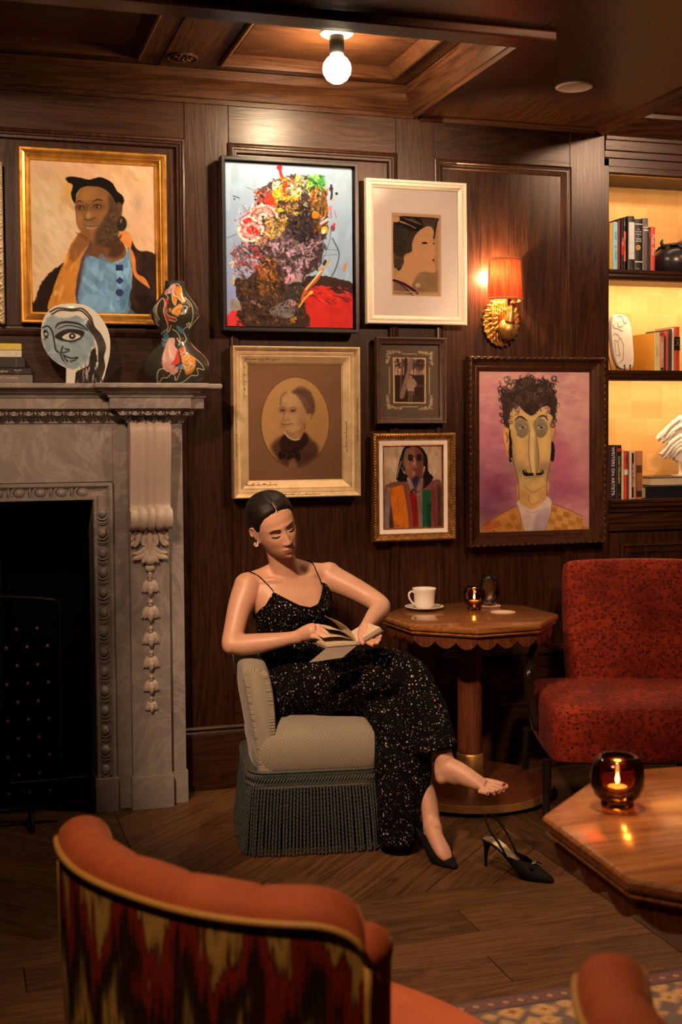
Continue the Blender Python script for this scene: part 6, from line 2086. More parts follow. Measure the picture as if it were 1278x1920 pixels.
for k, (a, c, a2, c2) in enumerate(((1250, 120, 960, 440), (1278, 250, 1000, 500), (1200, 320, 1060, 520), (1278, 420, 960, 730), (1278, 500, 1010, 780), (1278, 560, 1090, 780), (1278, 640, 1150, 800))):
    A, B_ = onY(1138 + a / 9.13, 770 + c / 9.13, 0.096), onY(1138 + a2 / 9.13, 770 + c2 / 9.13, 0.096)
    b.tube([A, (A + B_) / 2 + Vector((-0.006, -0.004, 0.008)), B_], [0.010, 0.013, 0.003], 8, smooth=4, ry=[0.004, 0.005, 0.002], up=(0, -1, 0))
b.build('feathers', ww, sc_o, smooth=True)
b = MB()
A = onY(1138 + 1215 / 9.13, 770 + 860 / 9.13, 0.11)
b.tube([A, A + Vector((0.006, 0, -0.02)), Vector((A.x + 0.012, 0.112, scz + 0.004))], [0.010, 0.006, 0.009], 10, smooth=4)
b.cbox((A.x + 0.06, 0.115, scz + 0.0045), (0.16, 0.06, 0.007))
b.build('stem', ww, sc_o, smooth=40)
# carved stone plaque on a wire stand
base = (1138, 580)
oc = crom([(110, 115), (150, 85), (240, 85), (320, 110), (375, 180), (420, 320), (445, 560), (462, 800), (455, 940), (420, 1010), (330, 1030), (250, 1020), (180, 950), (120, 780), (85, 560), (72, 380), (80, 220)], 3, True)
q3 = [onY(base[0] + a / 9.13, base[1] + c / 9.13, 0.11) for a, c in oc]
pl = thing('carved_stone', 'pale oval stone carved with figures on a black wire stand, middle shelf', 'sculpture', (q3[0].x, 0.13, SH2))
b = MB()
b.prism([(p_.x, max(p_.z, SH2 + 0.010)) for p_ in q3], 0.11, 0.145, 'y')
b.build('stone', ww, pl, bevel=0.009, smooth=50)
b = MB()
for ln in ([(180, 130), (230, 110), (260, 150), (280, 210), (310, 245), (345, 210)], [(95, 260), (120, 320), (180, 330), (230, 360), (265, 370)], [(100, 460), (125, 410), (160, 430), (180, 430), (215, 490), (250, 495)], [(120, 560), (135, 520), (180, 555), (200, 510)], [(240, 520), (275, 600), (280, 700), (270, 850), (230, 890), (195, 920)], [(150, 805), (190, 780), (215, 800)], [(130, 570), (140, 700), (150, 780)], [(185, 580), (200, 700), (215, 790)], [(180, 220), (190, 290), (230, 300), (270, 270)]):
    b.tube([onY(base[0] + a / 9.13, base[1] + c / 9.13, 0.1095) for a, c in ln], 0.0011, 5, smooth=4)
b.build('carved_lines', plain('dark carved line', (0.12, 0.07, 0.04), 0.7), pl)
b = MB()
for a in (298, 392):
    P0 = onY(base[0] + a / 9.13, base[1] + 960 / 9.13, 0.100)
    b.tube([P0, (P0.x, 0.099, SH2 + 0.004), (P0.x, 0.22, SH2 + 0.003), (P0.x - 0.03, 0.215, SH2 + 0.12)], 0.0022, 6)
    b.ball(P0, 0.004, 8, 5)
b.build('wire_stand', M['black_metal'], pl, smooth=True)
# dark pot with leaf lid, and the brown bowl behind
base = (1138, 390)
pc = onY(base[0] + 1170 / 9.13, base[1] + 1000 / 9.13, 0.13)
px_ = pc.x
pot = thing('dark_pot', 'round glossy black pot with a crinkled leaf-like lid on the top shelf', 'pot', (px_, 0.13, SH1))
mp = plain('black burnished clay', (0.022, 0.022, 0.026), 0.28)
b = MB()
b.lathe([(0.0, 0.0), (0.075, 0.0), (0.095, 0.012), (0.108, 0.045), (0.106, 0.080), (0.092, 0.108), (0.072, 0.122), (0.0, 0.126)], (px_, 0.135, SH1 + 0.0005), 40)
b.build('body', mp, pot, smooth=40)
b = MB()
r = random.Random(5)
for k in range(14):
    a = 2 * PI * k / 14
    rr_ = 0.088 + r.uniform(-0.008, 0.012)
    b.tube([(px_, 0.135, SH1 + 0.135), (px_ + rr_ * 0.5 * math.cos(a), 0.135 + rr_ * 0.5 * math.sin(a), SH1 + 0.140), (px_ + rr_ * math.cos(a), 0.135 + rr_ * math.sin(a), SH1 + 0.112 + r.uniform(0, 0.02))], [0.02, 0.024, 0.006], 8, smooth=3, ry=[0.006, 0.006, 0.003], up=(0, 0, 1))
b.tube([(px_ - 0.07, 0.12, SH1 + 0.125), (px_ - 0.083, 0.118, SH1 + 0.145), (px_ - 0.078, 0.118, SH1 + 0.162)], [0.010, 0.008, 0.003], 8, smooth=3)
b.build('lid', plain('dark leaf glaze', (0.02, 0.012, 0.01), 0.4), pot, smooth=True)
bw = thing('brown_vessel', 'brown rounded vessel behind the black pot on the top shelf', 'vase', (px_ + 0.16, 0.245, SH1))
b = MB()
b.lathe([(0.0, 0.0), (0.05, 0.0), (0.065, 0.01), (0.078, 0.07), (0.080, 0.13), (0.070, 0.175), (0.050, 0.190), (0.046, 0.188), (0.04, 0.17), (0.0, 0.16)], (px_ + 0.16, 0.245, SH1 + 0.0005), 36)
b.build('body', plain('brown glaze', (0.28, 0.14, 0.06), 0.4, 0, 0.2, 12), bw, smooth=40)
# ------------------------------------------------------------------ slipper chair with bullion fringe
def rrect(hx, hy, r, n=8, cx=0, cy=0):
    """rounded rectangle as a closed list of points."""
    out = []
    for sx, sy, a0 in ((1, -1, -PI / 2), (1, 1, 0), (-1, 1, PI / 2), (-1, -1, PI)):
        for k in range(n + 1):
            a = a0 + PI / 2 * k / n
            out.append((cx + sx * (hx - r) + r * math.cos(a), cy + sy * (hy - r) + r * math.sin(a)))
    return out


def resample(pts, step=None, n=None):
    P = np.array(pts + [pts[0]], float)
    d = np.concatenate([[0], np.cumsum(np.linalg.norm(np.diff(P, axis=0), axis=1))])
    n = n or int(d[-1] / step)
    s = np.linspace(0, d[-1], n, endpoint=False)
    return np.stack([np.interp(s, d, P[:, k]) for k in range(2)], 1), d[-1]


def ringstack(mb, rings):
    """rings: list of (list of 2d points, z), same count; closed top and bottom."""
    n = len(rings[0][0])
    vs = [(p[0], p[1], z) for pts, z in rings for p in pts]
    fs = [(i * n + k, i * n + (k + 1) % n, (i + 1) * n + (k + 1) % n, (i + 1) * n + k) for i in range(len(rings) - 1) for k in range(n)]
    fs += [tuple(reversed(range(n))), tuple((len(rings) - 1) * n + k for k in range(n))]
    return mb.add(vs, fs)


def local(root, rot):
    root.rotation_euler = (0, 0, rot)
    return root


def lpart(mb, name, mat, parent, **kw):
    """part given in its thing's own coordinates."""
    o = mb.build(name, mat, None, **kw)
    o.parent = parent
    return o


t = NT('hexagon weave')
v = t.new('ShaderNodeMapping', {'Vector': t.new('ShaderNodeAttribute', attribute_name='pat').outputs['Vector'], 'Rotation': (0, 0, PI / 4)}).outputs[0]
vo = t.new('ShaderNodeTexVoronoi', {'Vector': v, 'Scale': 122.0, 'Randomness': 0.0}, voronoi_dimensions='2D')
f = vo.outputs['Distance']
ring = t.math('ABSOLUTE', t.math('SUBTRACT', f, 0.30))
c = t.ramp(ring, [(0.05, (0.075, 0.068, 0.05)), (0.13, (0.36, 0.33, 0.255))])
M['weave'] = t.p(Base_Color=c, Roughness=0.9, Sheen_Weight=0.15)
t.bump(f, 0.3, 0.001)
M['fringe'] = plain('grey green bullion', (0.050, 0.060, 0.054), 0.6, 0, 0.25, 300)
M['braid'] = plain('grey green braid', (0.058, 0.069, 0.061), 0.6, 0, 0.25, 300)

sl = local(thing('slipper_chair', 'low armless chair in small-patterned fabric with long grey-green bullion fringe, under the seated woman', 'chair', (1.232, -0.655, 0)), math.radians(-9))
S0 = rrect(0.225, 0.235, 0.06)
S0 = S0[18:] + S0[:18]


def pattern(o, uv):
    at = o.data.attributes.new('pat', 'FLOAT_VECTOR', 'POINT')
    q = np.zeros((len(o.data.vertices), 3))
    k = min(len(q), len(uv))
    q[:k, :2] = np.array(uv)[:k]
    at.data.foreach_set('vector', q.ravel())


b = MB()
rings = []
for z, k in ((0.285, 0.985), (0.300, 1.02), (0.325, 1.05), (0.355, 1.065), (0.385, 1.06), (0.410, 1.03), (0.430, 0.98), (0.446, 0.90), (0.458, 0.77), (0.466, 0.58), (0.470, 0.35), (0.471, 0.12)):
    rings.append(([(0.012 + p[0] * k, p[1] * k) for p in S0], z))
ringstack(b, rings)
so = lpart(b, 'seat', M['weave'], sl, smooth=60)
uv, vv_ = [], 0.0
for j, (pts, z) in enumerate(rings):
    if j:
        vv_ += math.hypot(z - rings[j - 1][1], np.hypot(*(np.array(pts[4]) - np.array(rings[j - 1][0][4]))))
    u = 0.0
    for i in range(len(S0)):
        if i:
            u += math.dist(S0[i], S0[i - 1])
        uv.append((u, vv_) if z < 0.44 else (pts[i][0] + 0.004, pts[i][1]))
pattern(so, uv)
prof = crom([(-0.222, 0.285), (-0.236, 0.40), (-0.256, 0.52), (-0.272, 0.62), (-0.276, 0.668), (-0.255, 0.690), (-0.215, 0.688), (-0.185, 0.668), (-0.168, 0.60), (-0.160, 0.52), (-0.158, 0.43), (-0.165, 0.34), (-0.170, 0.285)], 3)
b = MB()
nj = 22
vs, fs = [], []
n = len(prof)
for j in range(nj + 1):
    q = -1 + 2 * j / nj
    y = 0.238 * math.sin(q * PI / 2)
    sh = (1 - abs(q) ** 6) ** 0.5 if abs(q) < 1 else 0.0
    for x, z in prof:
        drop = 0.10 * max(0, abs(y) / 0.238 - 0.55) ** 2 / 0.2
        zz_ = 0.285 + (z - 0.285) * (1 - drop * (z - 0.285) / 0.4)
        cxm = -0.20 - 0.04 * (z - 0.285) / 0.4
        vs.append((cxm + (x - cxm) * (0.55 + 0.45 * sh) + 0.02 * (y / 0.238) ** 2, y, zz_))
for j in range(nj):
    fs += [(j * n + k, j * n + (k + 1) % n, (j + 1) * n + (k + 1) % n, (j + 1) * n + k) for k in range(n)]
fs += [tuple(range(n)), tuple(nj * n + k for k in range(n))]
b.add(vs, fs)
so = lpart(b, 'backrest', M['weave'], sl, smooth=50)
uv = []
al = np.concatenate([[0], np.cumsum(np.linalg.norm(np.diff(prof, axis=0), axis=1))])
for j in range(nj + 1):
    q = -1 + 2 * j / nj
    for k in range(n):
        side = abs(q) > 0.80
        uv.append((prof[k][0] + 3.0, prof[k][1]) if side else (0.238 * math.sin(q * PI / 2), al[k]))
pattern(so, uv)
per = rrect(0.236, 0.242, 0.065, 8, -0.004)
pts, L = resample(per, n=64)
b = MB()
for z, r_ in ((0.290, 0.006), (0.236, 0.007)):
    b.tube([(p[0], p[1], z) for p in pts], r_, 8, closed=True)
ringstack(b, [([(p[0] * 1.006, p[1] * 1.006) for p in pts], 0.234), ([(p[0] * 1.006, p[1] * 1.006) for p in pts], 0.292)])
lpart(b, 'braid_band', M['braid'], sl, smooth=50)
b = MB()
p2, L = resample(per, step=0.011)
for i, p in enumerate(p2):
    q = p2[(i + 1) % len(p2)]
    o = np.array(p) * 1.022
    o2 = np.array(q) * 1.022
    b.tube([(o[0], o[1], 0.284), (o2[0], o2[1], 0.270), (o[0], o[1], 0.256), (o2[0], o2[1], 0.243)], 0.0032, 5, smooth=2)
lpart(b, 'braid_netting', M['braid'], sl, kind='stuff')
b = MB()
p3, L = resample(per, step=0.0112)
r = random.Random(3)
for i, p in enumerate(p3):
    a = np.array(p)
    d = a / np.linalg.norm(a)
    fl = r.uniform(0.022, 0.034)
    zb = r.uniform(0.004, 0.012)
    ph = r.uniform(0, 6)
    for s in (0, PI):
        q = []
        for k in range(31):
            u = k / 30
            c = a * 1.012 + d * fl * (u ** 0.8)
            an = ph + s + u * 2 * PI * 8.5
            tn = np.array((-d[1], d[0]))
            c = c + tn * 0.0026 * math.cos(an) + d * 0.0026 * math.sin(an)
            q.append((c[0], c[1], 0.238 + (zb - 0.238) * u))
        b.tube(q, 0.0028, 5, caps=False)
lpart(b, 'fringe', M['fringe'], sl, kind='stuff', fix=False, smooth=True)
b = MB()
ringstack(b, [(rrect(0.20, 0.21, 0.05), 0.03), (rrect(0.222, 0.228, 0.05), 0.285)])
lpart(b, 'base_frame', M['black'], sl)
for sx in (-1, 1):
    for sy in (-1, 1):
        b = MB()
        b.lathe([(0.014, 0.0005), (0.02, 0.03)], (sx * 0.17, sy * 0.17, 0), 12)
        lpart(b, 'leg', M['black'], sl)


# ------------------------------------------------------------------ octagonal tables
def octagon(R, a0):
    return [(R * math.cos(a0 + k * PI / 4), R * math.sin(a0 + k * PI / 4)) for k in range(8)]


def octo_table(label, x, y, R, a0, H, col_r, base_r):
    t = thing('octagonal_table', label, 'table', (x, y, 0), None)
    b = MB()
    ringstack(b, [(octagon(R + o, a0), z) for o, z in ((-0.020, H - 0.040), (-0.010, H - 0.040), (-0.004, H - 0.034), (-0.010, H - 0.030), (-0.010, H - 0.026), (-0.002, H - 0.024), (0.002, H - 0.018), (0.002, H - 0.008), (-0.002, H - 0.002), (-0.008, H))])
    top = lpart(b, 'tabletop', M['table_wood'], t, smooth=25)
    # scalloped apron boards
    O = octagon(R - 0.022, a0)
    for k in range(8):
        A, B_ = np.array(O[k]), np.array(O[(k + 1) % 8])
        L = np.linalg.norm(B_ - A)
        e = (B_ - A) / L
        ns = 3
        prof = [(0.001, H - 0.041)]
        for i in range(ns * 8 + 1):
            u = i / (ns * 8)
            prof.append((0.001 + (L - 0.002) * u, H - 0.064 - 0.026 * abs(math.sin(PI * ns * u)) ** 0.8))
        prof.append((L - 0.001, H - 0.041))
        nrm = np.array((e[1], -e[0]))
        vs = [(*(A + e * s), z) for s, z in prof] + [(*(A + e * s - nrm * 0.014), z) for s, z in prof]
        n = len(prof)
        fs = [tuple(range(n)), tuple(reversed(range(n, 2 * n)))] + [(i, (i + 1) % n, n + (i + 1) % n, n + i) for i in range(n)]
        b = MB()
        b.add(vs, fs)
        lpart(b, 'scalloped_apron', M['column_wood'], t)
    b = MB()
    nf = 48
    ringstack(b, [([((col_r + (0.0012 if k % 2 else 0)) * f_ * math.cos(2 * PI * k / nf), (col_r + (0.0012 if k % 2 else 0)) * f_ * math.sin(2 * PI * k / nf)) for k in range(nf)], z) for f_, z in ((1, 0.165), (1, H - 0.10), (1.25, H - 0.085), (1.6, H - 0.041))])
    lpart(b, 'column', M['column_wood'], t, smooth=20)
    b = MB()
    b.lathe([(col_r + 0.006, 0.057), (col_r + 0.006, 0.165), (col_r + 0.001, 0.172), (col_r - 0.005, 0.172)], (0, 0, 0), 40)
    lpart(b, 'brass_collar', M['brass'], t, smooth=40)
    b = MB()
    b.lathe([(0.0, 0.018), (base_r - 0.002, 0.018), (base_r - 0.002, 0.050), (base_r - 0.02, 0.056), (0.0, 0.056)], (0, 0, 0), 64)
    bs = lpart(b, 'base', M['column_wood'], t, smooth=30)
    b = MB()
    b.lathe([(base_r - 0.0015, 0.0195), (base_r + 0.002, 0.0195), (base_r + 0.002, 0.048), (base_r - 0.0015, 0.049)], (0, 0, 0), 64, cap=False)
    lpart(b, 'brass_rim', M['brass'], t, smooth=30)
    for k in range(4):
        b = MB()
        a = k * PI / 2 + 0.9
        b.lathe([(0.016, 0.0), (0.016, 0.012), (0.008, 0.018)], (base_r * 0.85 * math.cos(a), base_r * 0.85 * math.sin(a), 0.0005), 14)
        lpart(b, 'foot', M['black_metal'], t, smooth=30)
    return t


TX, TY, TH = 1.978, -0.410, 0.735
octo_table('octagonal varnished wood table with scalloped edge, holding the cup and glasses', TX, TY, 0.355, math.radians(27), TH, 0.049, 0.33)
NX, NY = 1.486, -3.086
octo_table('near octagonal table at the right edge with one amber candle glass', NX, NY, 0.457, math.radians(19.5), TH - 0.0078, 0.055, 0.34).location.z = 0.0078

# cup, saucer, spoon
cx, cy = 1.853, -0.225
b = MB()
b.lathe([(0.0, 0.002), (0.030, 0.0), (0.045, 0.003), (0.080, 0.013), (0.0815, 0.0145), (0.080, 0.016), (0.046, 0.007), (0.0, 0.006)], (cx, cy, TH + 0.0004), 48)
tag(b.build('saucer', M['white_ceramic'], smooth=True), 'white china saucer under the coffee cup', 'saucer')
cup = thing('coffee_cup', 'white china coffee cup on its saucer on the octagonal table', 'cup', (cx, cy, TH + 0.0068))
b = MB()
b.lathe([(0.0, 0.003), (0.022, 0.002), (0.026, 0.0), (0.038, 0.004), (0.041, 0.010), (0.0425, 0.030), (0.044, 0.055), (0.047, 0.073), (0.0505, 0.082), (0.0495, 0.083), (0.0445, 0.072), (0.041, 0.054), (0.039, 0.012), (0.0, 0.008)], (cx, cy, TH + 0.0070), 48)
b.build('body', M['white_ceramic'], cup, smooth=True)
ha = math.radians(190)
hv = Vector((math.cos(ha), math.sin(ha), 0))
b = MB()
b.tube([Vector((cx, cy, TH + 0.0070 + z)) + hv * r_ for r_, z in ((0.044, 0.066), (0.060, 0.073), (0.073, 0.064), (0.071, 0.046), (0.058, 0.028), (0.042, 0.016))], [0.0042, 0.004, 0.0042, 0.0042, 0.004, 0.004], 10, smooth=5)
b.build('handle', M['white_ceramic'], cup, smooth=True)
b = MB()
b.lathe([(0.0, 0.0), (0.0415, 0.0)], (cx, cy, TH + 0.066), 32)
b.build('coffee', plain('dark coffee', (0.03, 0.012, 0.005), 0.15), cup)
b = MB()
p0 = Vector((cx + 0.052, cy - 0.030, TH + 0.0135))
b.tube([p0, p0 + Vector((0.02, 0.025, 0.004)), p0 + Vector((0.040, 0.050, 0.010))], [0.002, 0.0018, 0.003], 8, smooth=4, ry=[0.001, 0.001, 0.0012])
b.ball(p0 + Vector((-0.01, -0.012, 0.0)), (0.013, 0.009, 0.002), 12, 6)
tag(b.build('teaspoon', plain('silver spoon', (0.7, 0.66, 0.6), 0.2, 1.0), smooth=True), 'small silver teaspoon lying on the saucer', 'spoon')

M['amber'] = thin_glass('amber glass', (0.80, 0.50, 0.25), 0.03, 1.45)
M['clear'] = thin_glass('clear glass', (0.97, 0.95, 0.93), 0.02, 1.5)
M['wax'] = plain('candle wax', (0.75, 0.62, 0.42), 0.5)
M['flame'] = emit('flame', (1.0, 0.72, 0.36), 45.0)


def votive(label, x, y, R, H, z0, e):
    t = thing('candle_holder', label, 'candle', (x, y, z0))
    z0 += 0.0006
    b = MB()
    k = R
    b.lathe([(0.0, 0.012), (k * 0.62, 0.012), (k * 0.86, H * 0.24), (k * 0.98, H * 0.42), (k, H * 0.60), (k * 0.96, H * 0.80), (k * 0.84, H * 0.94), (k * 0.66, H), (k * 0.60, H * 0.985)], (x, y, z0), 48, cap=False)
    b.build('amber_bowl', M['amber'], t, smooth=True, fix=False)
    b = MB()
    b.lathe([(k * 0.60, H * 0.985), (k * 0.78, H * 0.92), (k * 0.88, H * 0.78), (k * 0.90, H * 0.58), (k * 0.84, H * 0.40), (k * 0.66, H * 0.28), (0.0, H * 0.26)], (x, y, z0), 48, cap=False)
    b.build('inner_bowl', M['amber'], t, smooth=True, fix=False)
    b = MB()
    b.lathe([(k * 0.58, 0.0), (k * 0.62, 0.003), (k * 0.60, 0.012), (k * 0.5, 0.012), (k * 0.5, 0.0)], (x, y, z0), 40)
    b.build('glass_foot', M['clear'], t, smooth=40)
    b = MB()
    zc_ = z0 + H * 0.27
    b.lathe([(0.0, 0.0), (0.018, 0.0), (0.019, 0.012), (0.018, 0.0125), (0.0, 0.0115)], (x, y, zc_), 28)
    tl = b.build('tealight', M['wax'], t, smooth=40)
    b = MB()
    b.tube([(x, y, zc_ + 0.011), (x + 0.0005, y, zc_ + 0.018)], 0.0008, 6)
    b.build('wick', M['black'], tl)
    fz = zc_ + 0.017
    b = MB()
    b.lathe([(0.0, 0.0), (0.0030, 0.003), (0.0042, 0.008), (0.0034, 0.014), (0.0014, 0.020), (0.0, 0.024)], (x, y, fz), 16)
    b.build('flame', M['flame'], tl, smooth=True)
    ld = bpy.data.lights.new('candle_light', 'POINT')
    ld.energy = e
    ld.color = (1.0, 0.55, 0.2)
    ld.shadow_soft_size = 0.006
    o = bpy.data.objects.new('candle_light', ld)
    o['kind'] = 'helper'
    COL.objects.link(o)
    o.location = (x, y, fz + 0.040)
    return t


votive('amber glass candle holder beside the tumbler on the far octagonal table', 2.046, -0.300, 0.046, 0.096, TH, 0.10)
votive('large amber glass candle holder on the near octagonal table', 1.238, -2.884, 0.053, 0.100, TH, 0.22)
cm = plain('card coaster', (0.62, 0.46, 0.34), 0.8, 0, 0.04)
for x, y, lb in ((2.150, -0.215, 'round pale coaster under the tumbler'), (2.128, -0.405, 'round pale empty coaster at the front of the far octagonal table')):
    b = MB()
    b.lathe([(0.0, 0.0), (0.049, 0.0), (0.050, 0.001), (0.049, 0.002), (0.0, 0.002)], (x, y, TH + 0.0004), 40)
    o = tag(b.build('coaster', cm, smooth=30), lb, 'coaster', 'coasters on the octagonal table')
    b = MB()
    b.lathe([(0.038, 0.0), (0.044, 0.0004), (0.038, 0.0004)], (x, y, TH + 0.0024), 40, cap=False)
    b.build('printed_ring', plain('red print', (0.5, 0.16, 0.10), 0.7), o)
t = NT('dimpled glass')
t.n.remove(t.bsdf)
vo = t.new('ShaderNodeTexVoronoi', {'Vector': t.coord('Object', (1, 1, 0.45)), 'Scale': 110.0}).outputs['Distance']
bp = t.new('ShaderNodeBump', {'Height': vo, 'Strength': 0.9, 'Distance': 0.002}).outputs[0]
fr = t.math('MULTIPLY', t.new('ShaderNodeFresnel', {'IOR': 1.5, 'Normal': bp}).outputs[0], 1.3)
mx = t.new('ShaderNodeMixShader', {0: t.math('MINIMUM', fr, 1.0), 1: t.new('ShaderNodeBsdfTransparent', {'Color': (0.98, 0.97, 0.96)}).outputs[0], 2: t.new('ShaderNodeBsdfGlossy', {'Roughness': 0.06, 'Normal': bp}).outputs[0]})
t.t.links.new(mx.outputs[0], t.n['Material Output'].inputs['Surface'])
M['dimpled'] = t.mat
b = MB()
b.lathe([(0.0, 0.003), (0.026, 0.0), (0.030, 0.004), (0.041, 0.035), (0.042, 0.055), (0.037, 0.095), (0.031, 0.128), (0.0295, 0.128), (0.035, 0.095), (0.0395, 0.055), (0.038, 0.034), (0.027, 0.010), (0.0, 0.009)], (2.150, -0.215, TH + 0.0032), 40)
tag(b.build('tumbler', M['dimpled'], smooth=True), 'clear stemless tumbler on a coaster behind the small candle', 'glass')

# ------------------------------------------------------------------ red patterned chair on the right
t = NT('red cut velvet')
v = t.coord('Object', (1, 1, 1))

vq = t.new('ShaderNodeTexVoronoi', {'Vector': v, 'Scale': 66.0, 'Randomness': 0.7}, distance='CHEBYCHEV').outputs['Distance']
k = t.ramp(t.math('ABSOLUTE', t.math('SUBTRACT', vq, 0.30)), [(0.03, (0, 0, 0)), (0.12, (1, 1, 1))])
n1 = t.noise(v, 5, 3)
c = t.mix(k, (0.07, 0.007, 0.003), t.ramp(n1, [(0.3, (0.15, 0.010, 0.004)), (0.7, (0.36, 0.040, 0.012))]))
M['red_velvet'] = t.p(Base_Color=c, Roughness=0.7, Sheen_Weight=0.03, Specular_IOR_Level=0.15)
t.bump(k, 0.5, 0.002)
rc = local(thing('red_chair', 'red cut-velvet chair with dark bentwood arm beside the octagonal table', 'armchair', (2.060, -0.870, 0)), -YAW)


def soft(name, lo, hi, mat, parent, r, M_=None, puff=0.0):
    b = MB()
    b.box(lo, hi)
    o = lpart(b, name, mat, parent)
    bm = bmesh.new()
    bm.from_mesh(o.data)
    bmesh.ops.subdivide_edges(bm, edges=bm.edges, cuts=5, use_grid_fill=True)
    c = Vector([(lo[i] + hi[i]) / 2 for i in range(3)])
    h = Vector([(hi[i] - lo[i]) / 2 for i in range(3)])
    for v_ in bm.verts:
        d = v_.co - c
        d = Vector([h[i] * math.copysign(1 - (1 - min(1.0, abs(d[i] / h[i]))) ** 2, d[i]) for i in range(3)])
        q = Vector([max(-h[i] + r, min(h[i] - r, d[i])) for i in range(3)])
        e = d - q
        if e.length > 1e-9:
            e = e.normalized() * r
        n_ = [1 - (q[i] / max(1e-6, h[i])) ** 2 for i in range(3)]
        v_.co = c + q + e
        for i in range(3):
            a, b_ = (i + 1) % 3, (i + 2) % 3
            if abs(e[i]) > 1e-6:
                v_.co[i] += math.copysign(puff * n_[a] * n_[b_], e[i])
        if M_ is not None:
            v_.co = M_ @ v_.co
    bm.to_mesh(o.data)
    bm.free()
    o.data.polygons.foreach_set('use_smooth', [True] * len(o.data.polygons))
    return modded(o, ('SUBSURF', {'levels': 2, 'render_levels': 2}))


soft('seat', (0.045, 0.0, 0.215), (0.72, 0.60, 0.448), M['red_velvet'], rc, 0.055, puff=0.008)
soft('backrest', (0.215, 0.0, 0.0), (0.80, 0.13, 0.56), M['red_velvet'], rc, 0.036, Matrix.Translation((0, 0.515, 0.385)) @ Matrix.Rotation(math.radians(-13), 4, 'X'), 0.012)
dkw = wood('ebonised wood', (0.006, 0.004, 0.003), (0.022, 0.013, 0.009), 'z', 0.25, coat=0.5)
for x in (0.035, 0.685):
    b = MB()
    b.tube([(x, 0.05, 0.0), (x + (0.004 if x < 0.3 else -0.004), 0.055, 0.235)], [0.014, 0.019], 12)
    lpart(b, 'leg', dkw, rc, smooth=50)
    b = MB()
    b.tube([(x, 0.60, 0.0), (x, 0.52, 0.24)], [0.014, 0.019], 12)
    lpart(b, 'leg', dkw, rc, smooth=50)
for x in (0.02, 0.745):
    b = MB()
    b.tube([(x + 0.02, 0.26, 0.30), (x - 0.01, 0.255, 0.41), (x - 0.02, 0.25, 0.50), (x - 0.012, 0.27, 0.545), (x + 0.01, 0.33, 0.592), (x + 0.04, 0.42, 0.612), (x + 0.08, 0.50, 0.605), (x + 0.12, 0.54, 0.58)], [0.013, 0.013, 0.014, 0.015, 0.016, 0.017, 0.016, 0.014], 12, smooth=5, ry=[0.02] * 8)
    lpart(b, 'arm', dkw, rc, smooth=True)

# ------------------------------------------------------------------ velvet tub chairs in the foreground
t = NT('ikat velvet')
v = t.coord('Object')
sp = t.new('ShaderNodeSeparateXYZ', {'Vector': v})
y_, z_ = sp.outputs['Y'], sp.outputs['Z']
colv = t.new('ShaderNodeMapping', {'Vector': v, 'Scale': (0.5, 1, 0.06)}).outputs[0]
jag = t.noise(colv, 95, 3, 0.7)
zig = t.math('PINGPONG', t.math('ADD', t.math('MULTIPLY', y_, 9.5), t.math('MULTIPLY', t.noise(v, 5, 2), 1.5)), 0.5)
q = t.math('ADD', t.math('ADD', t.math('MULTIPLY', z_, 3.6), t.math('MULTIPLY', zig, 1.1)), t.math('MULTIPLY', jag, 0.85))
fq = t.math('FRACT', q)
c = t.ramp(fq, [(0.0, (0.030, 0.012, 0.006)), (0.16, (0.022, 0.008, 0.006)), (0.26, (0.16, 0.016, 0.007)), (0.42, (0.25, 0.024, 0.008)), (0.50, (0.05, 0.012, 0.005)), (0.56, (0.40, 0.23, 0.05)), (0.70, (0.52, 0.31, 0.075)), (0.80, (0.16, 0.11, 0.028)), (0.90, (0.045, 0.026, 0.010)), (1.0, (0.030, 0.012, 0.006))])
M['ikat'] = t.p(Base_Color=c, Roughness=0.85, Specular_IOR_Level=0.1)
t = NT('orange velvet')
n = t.noise(t.coord('Object'), 7, 4, 0.6)
c = t.ramp(n, [(0.3, (0.40, 0.075, 0.016)), (0.7, (0.55, 0.125, 0.030))])
M['orange'] = t.p(Base_Color=c, Roughness=0.75, Sheen_Weight=0.5, Sheen_Roughness=0.3, Sheen_Tint=(1, 0.5, 0.25))
M['piping'] = plain('gold cord', (0.55, 0.30, 0.06), 0.5, 0, 0.15, 200)


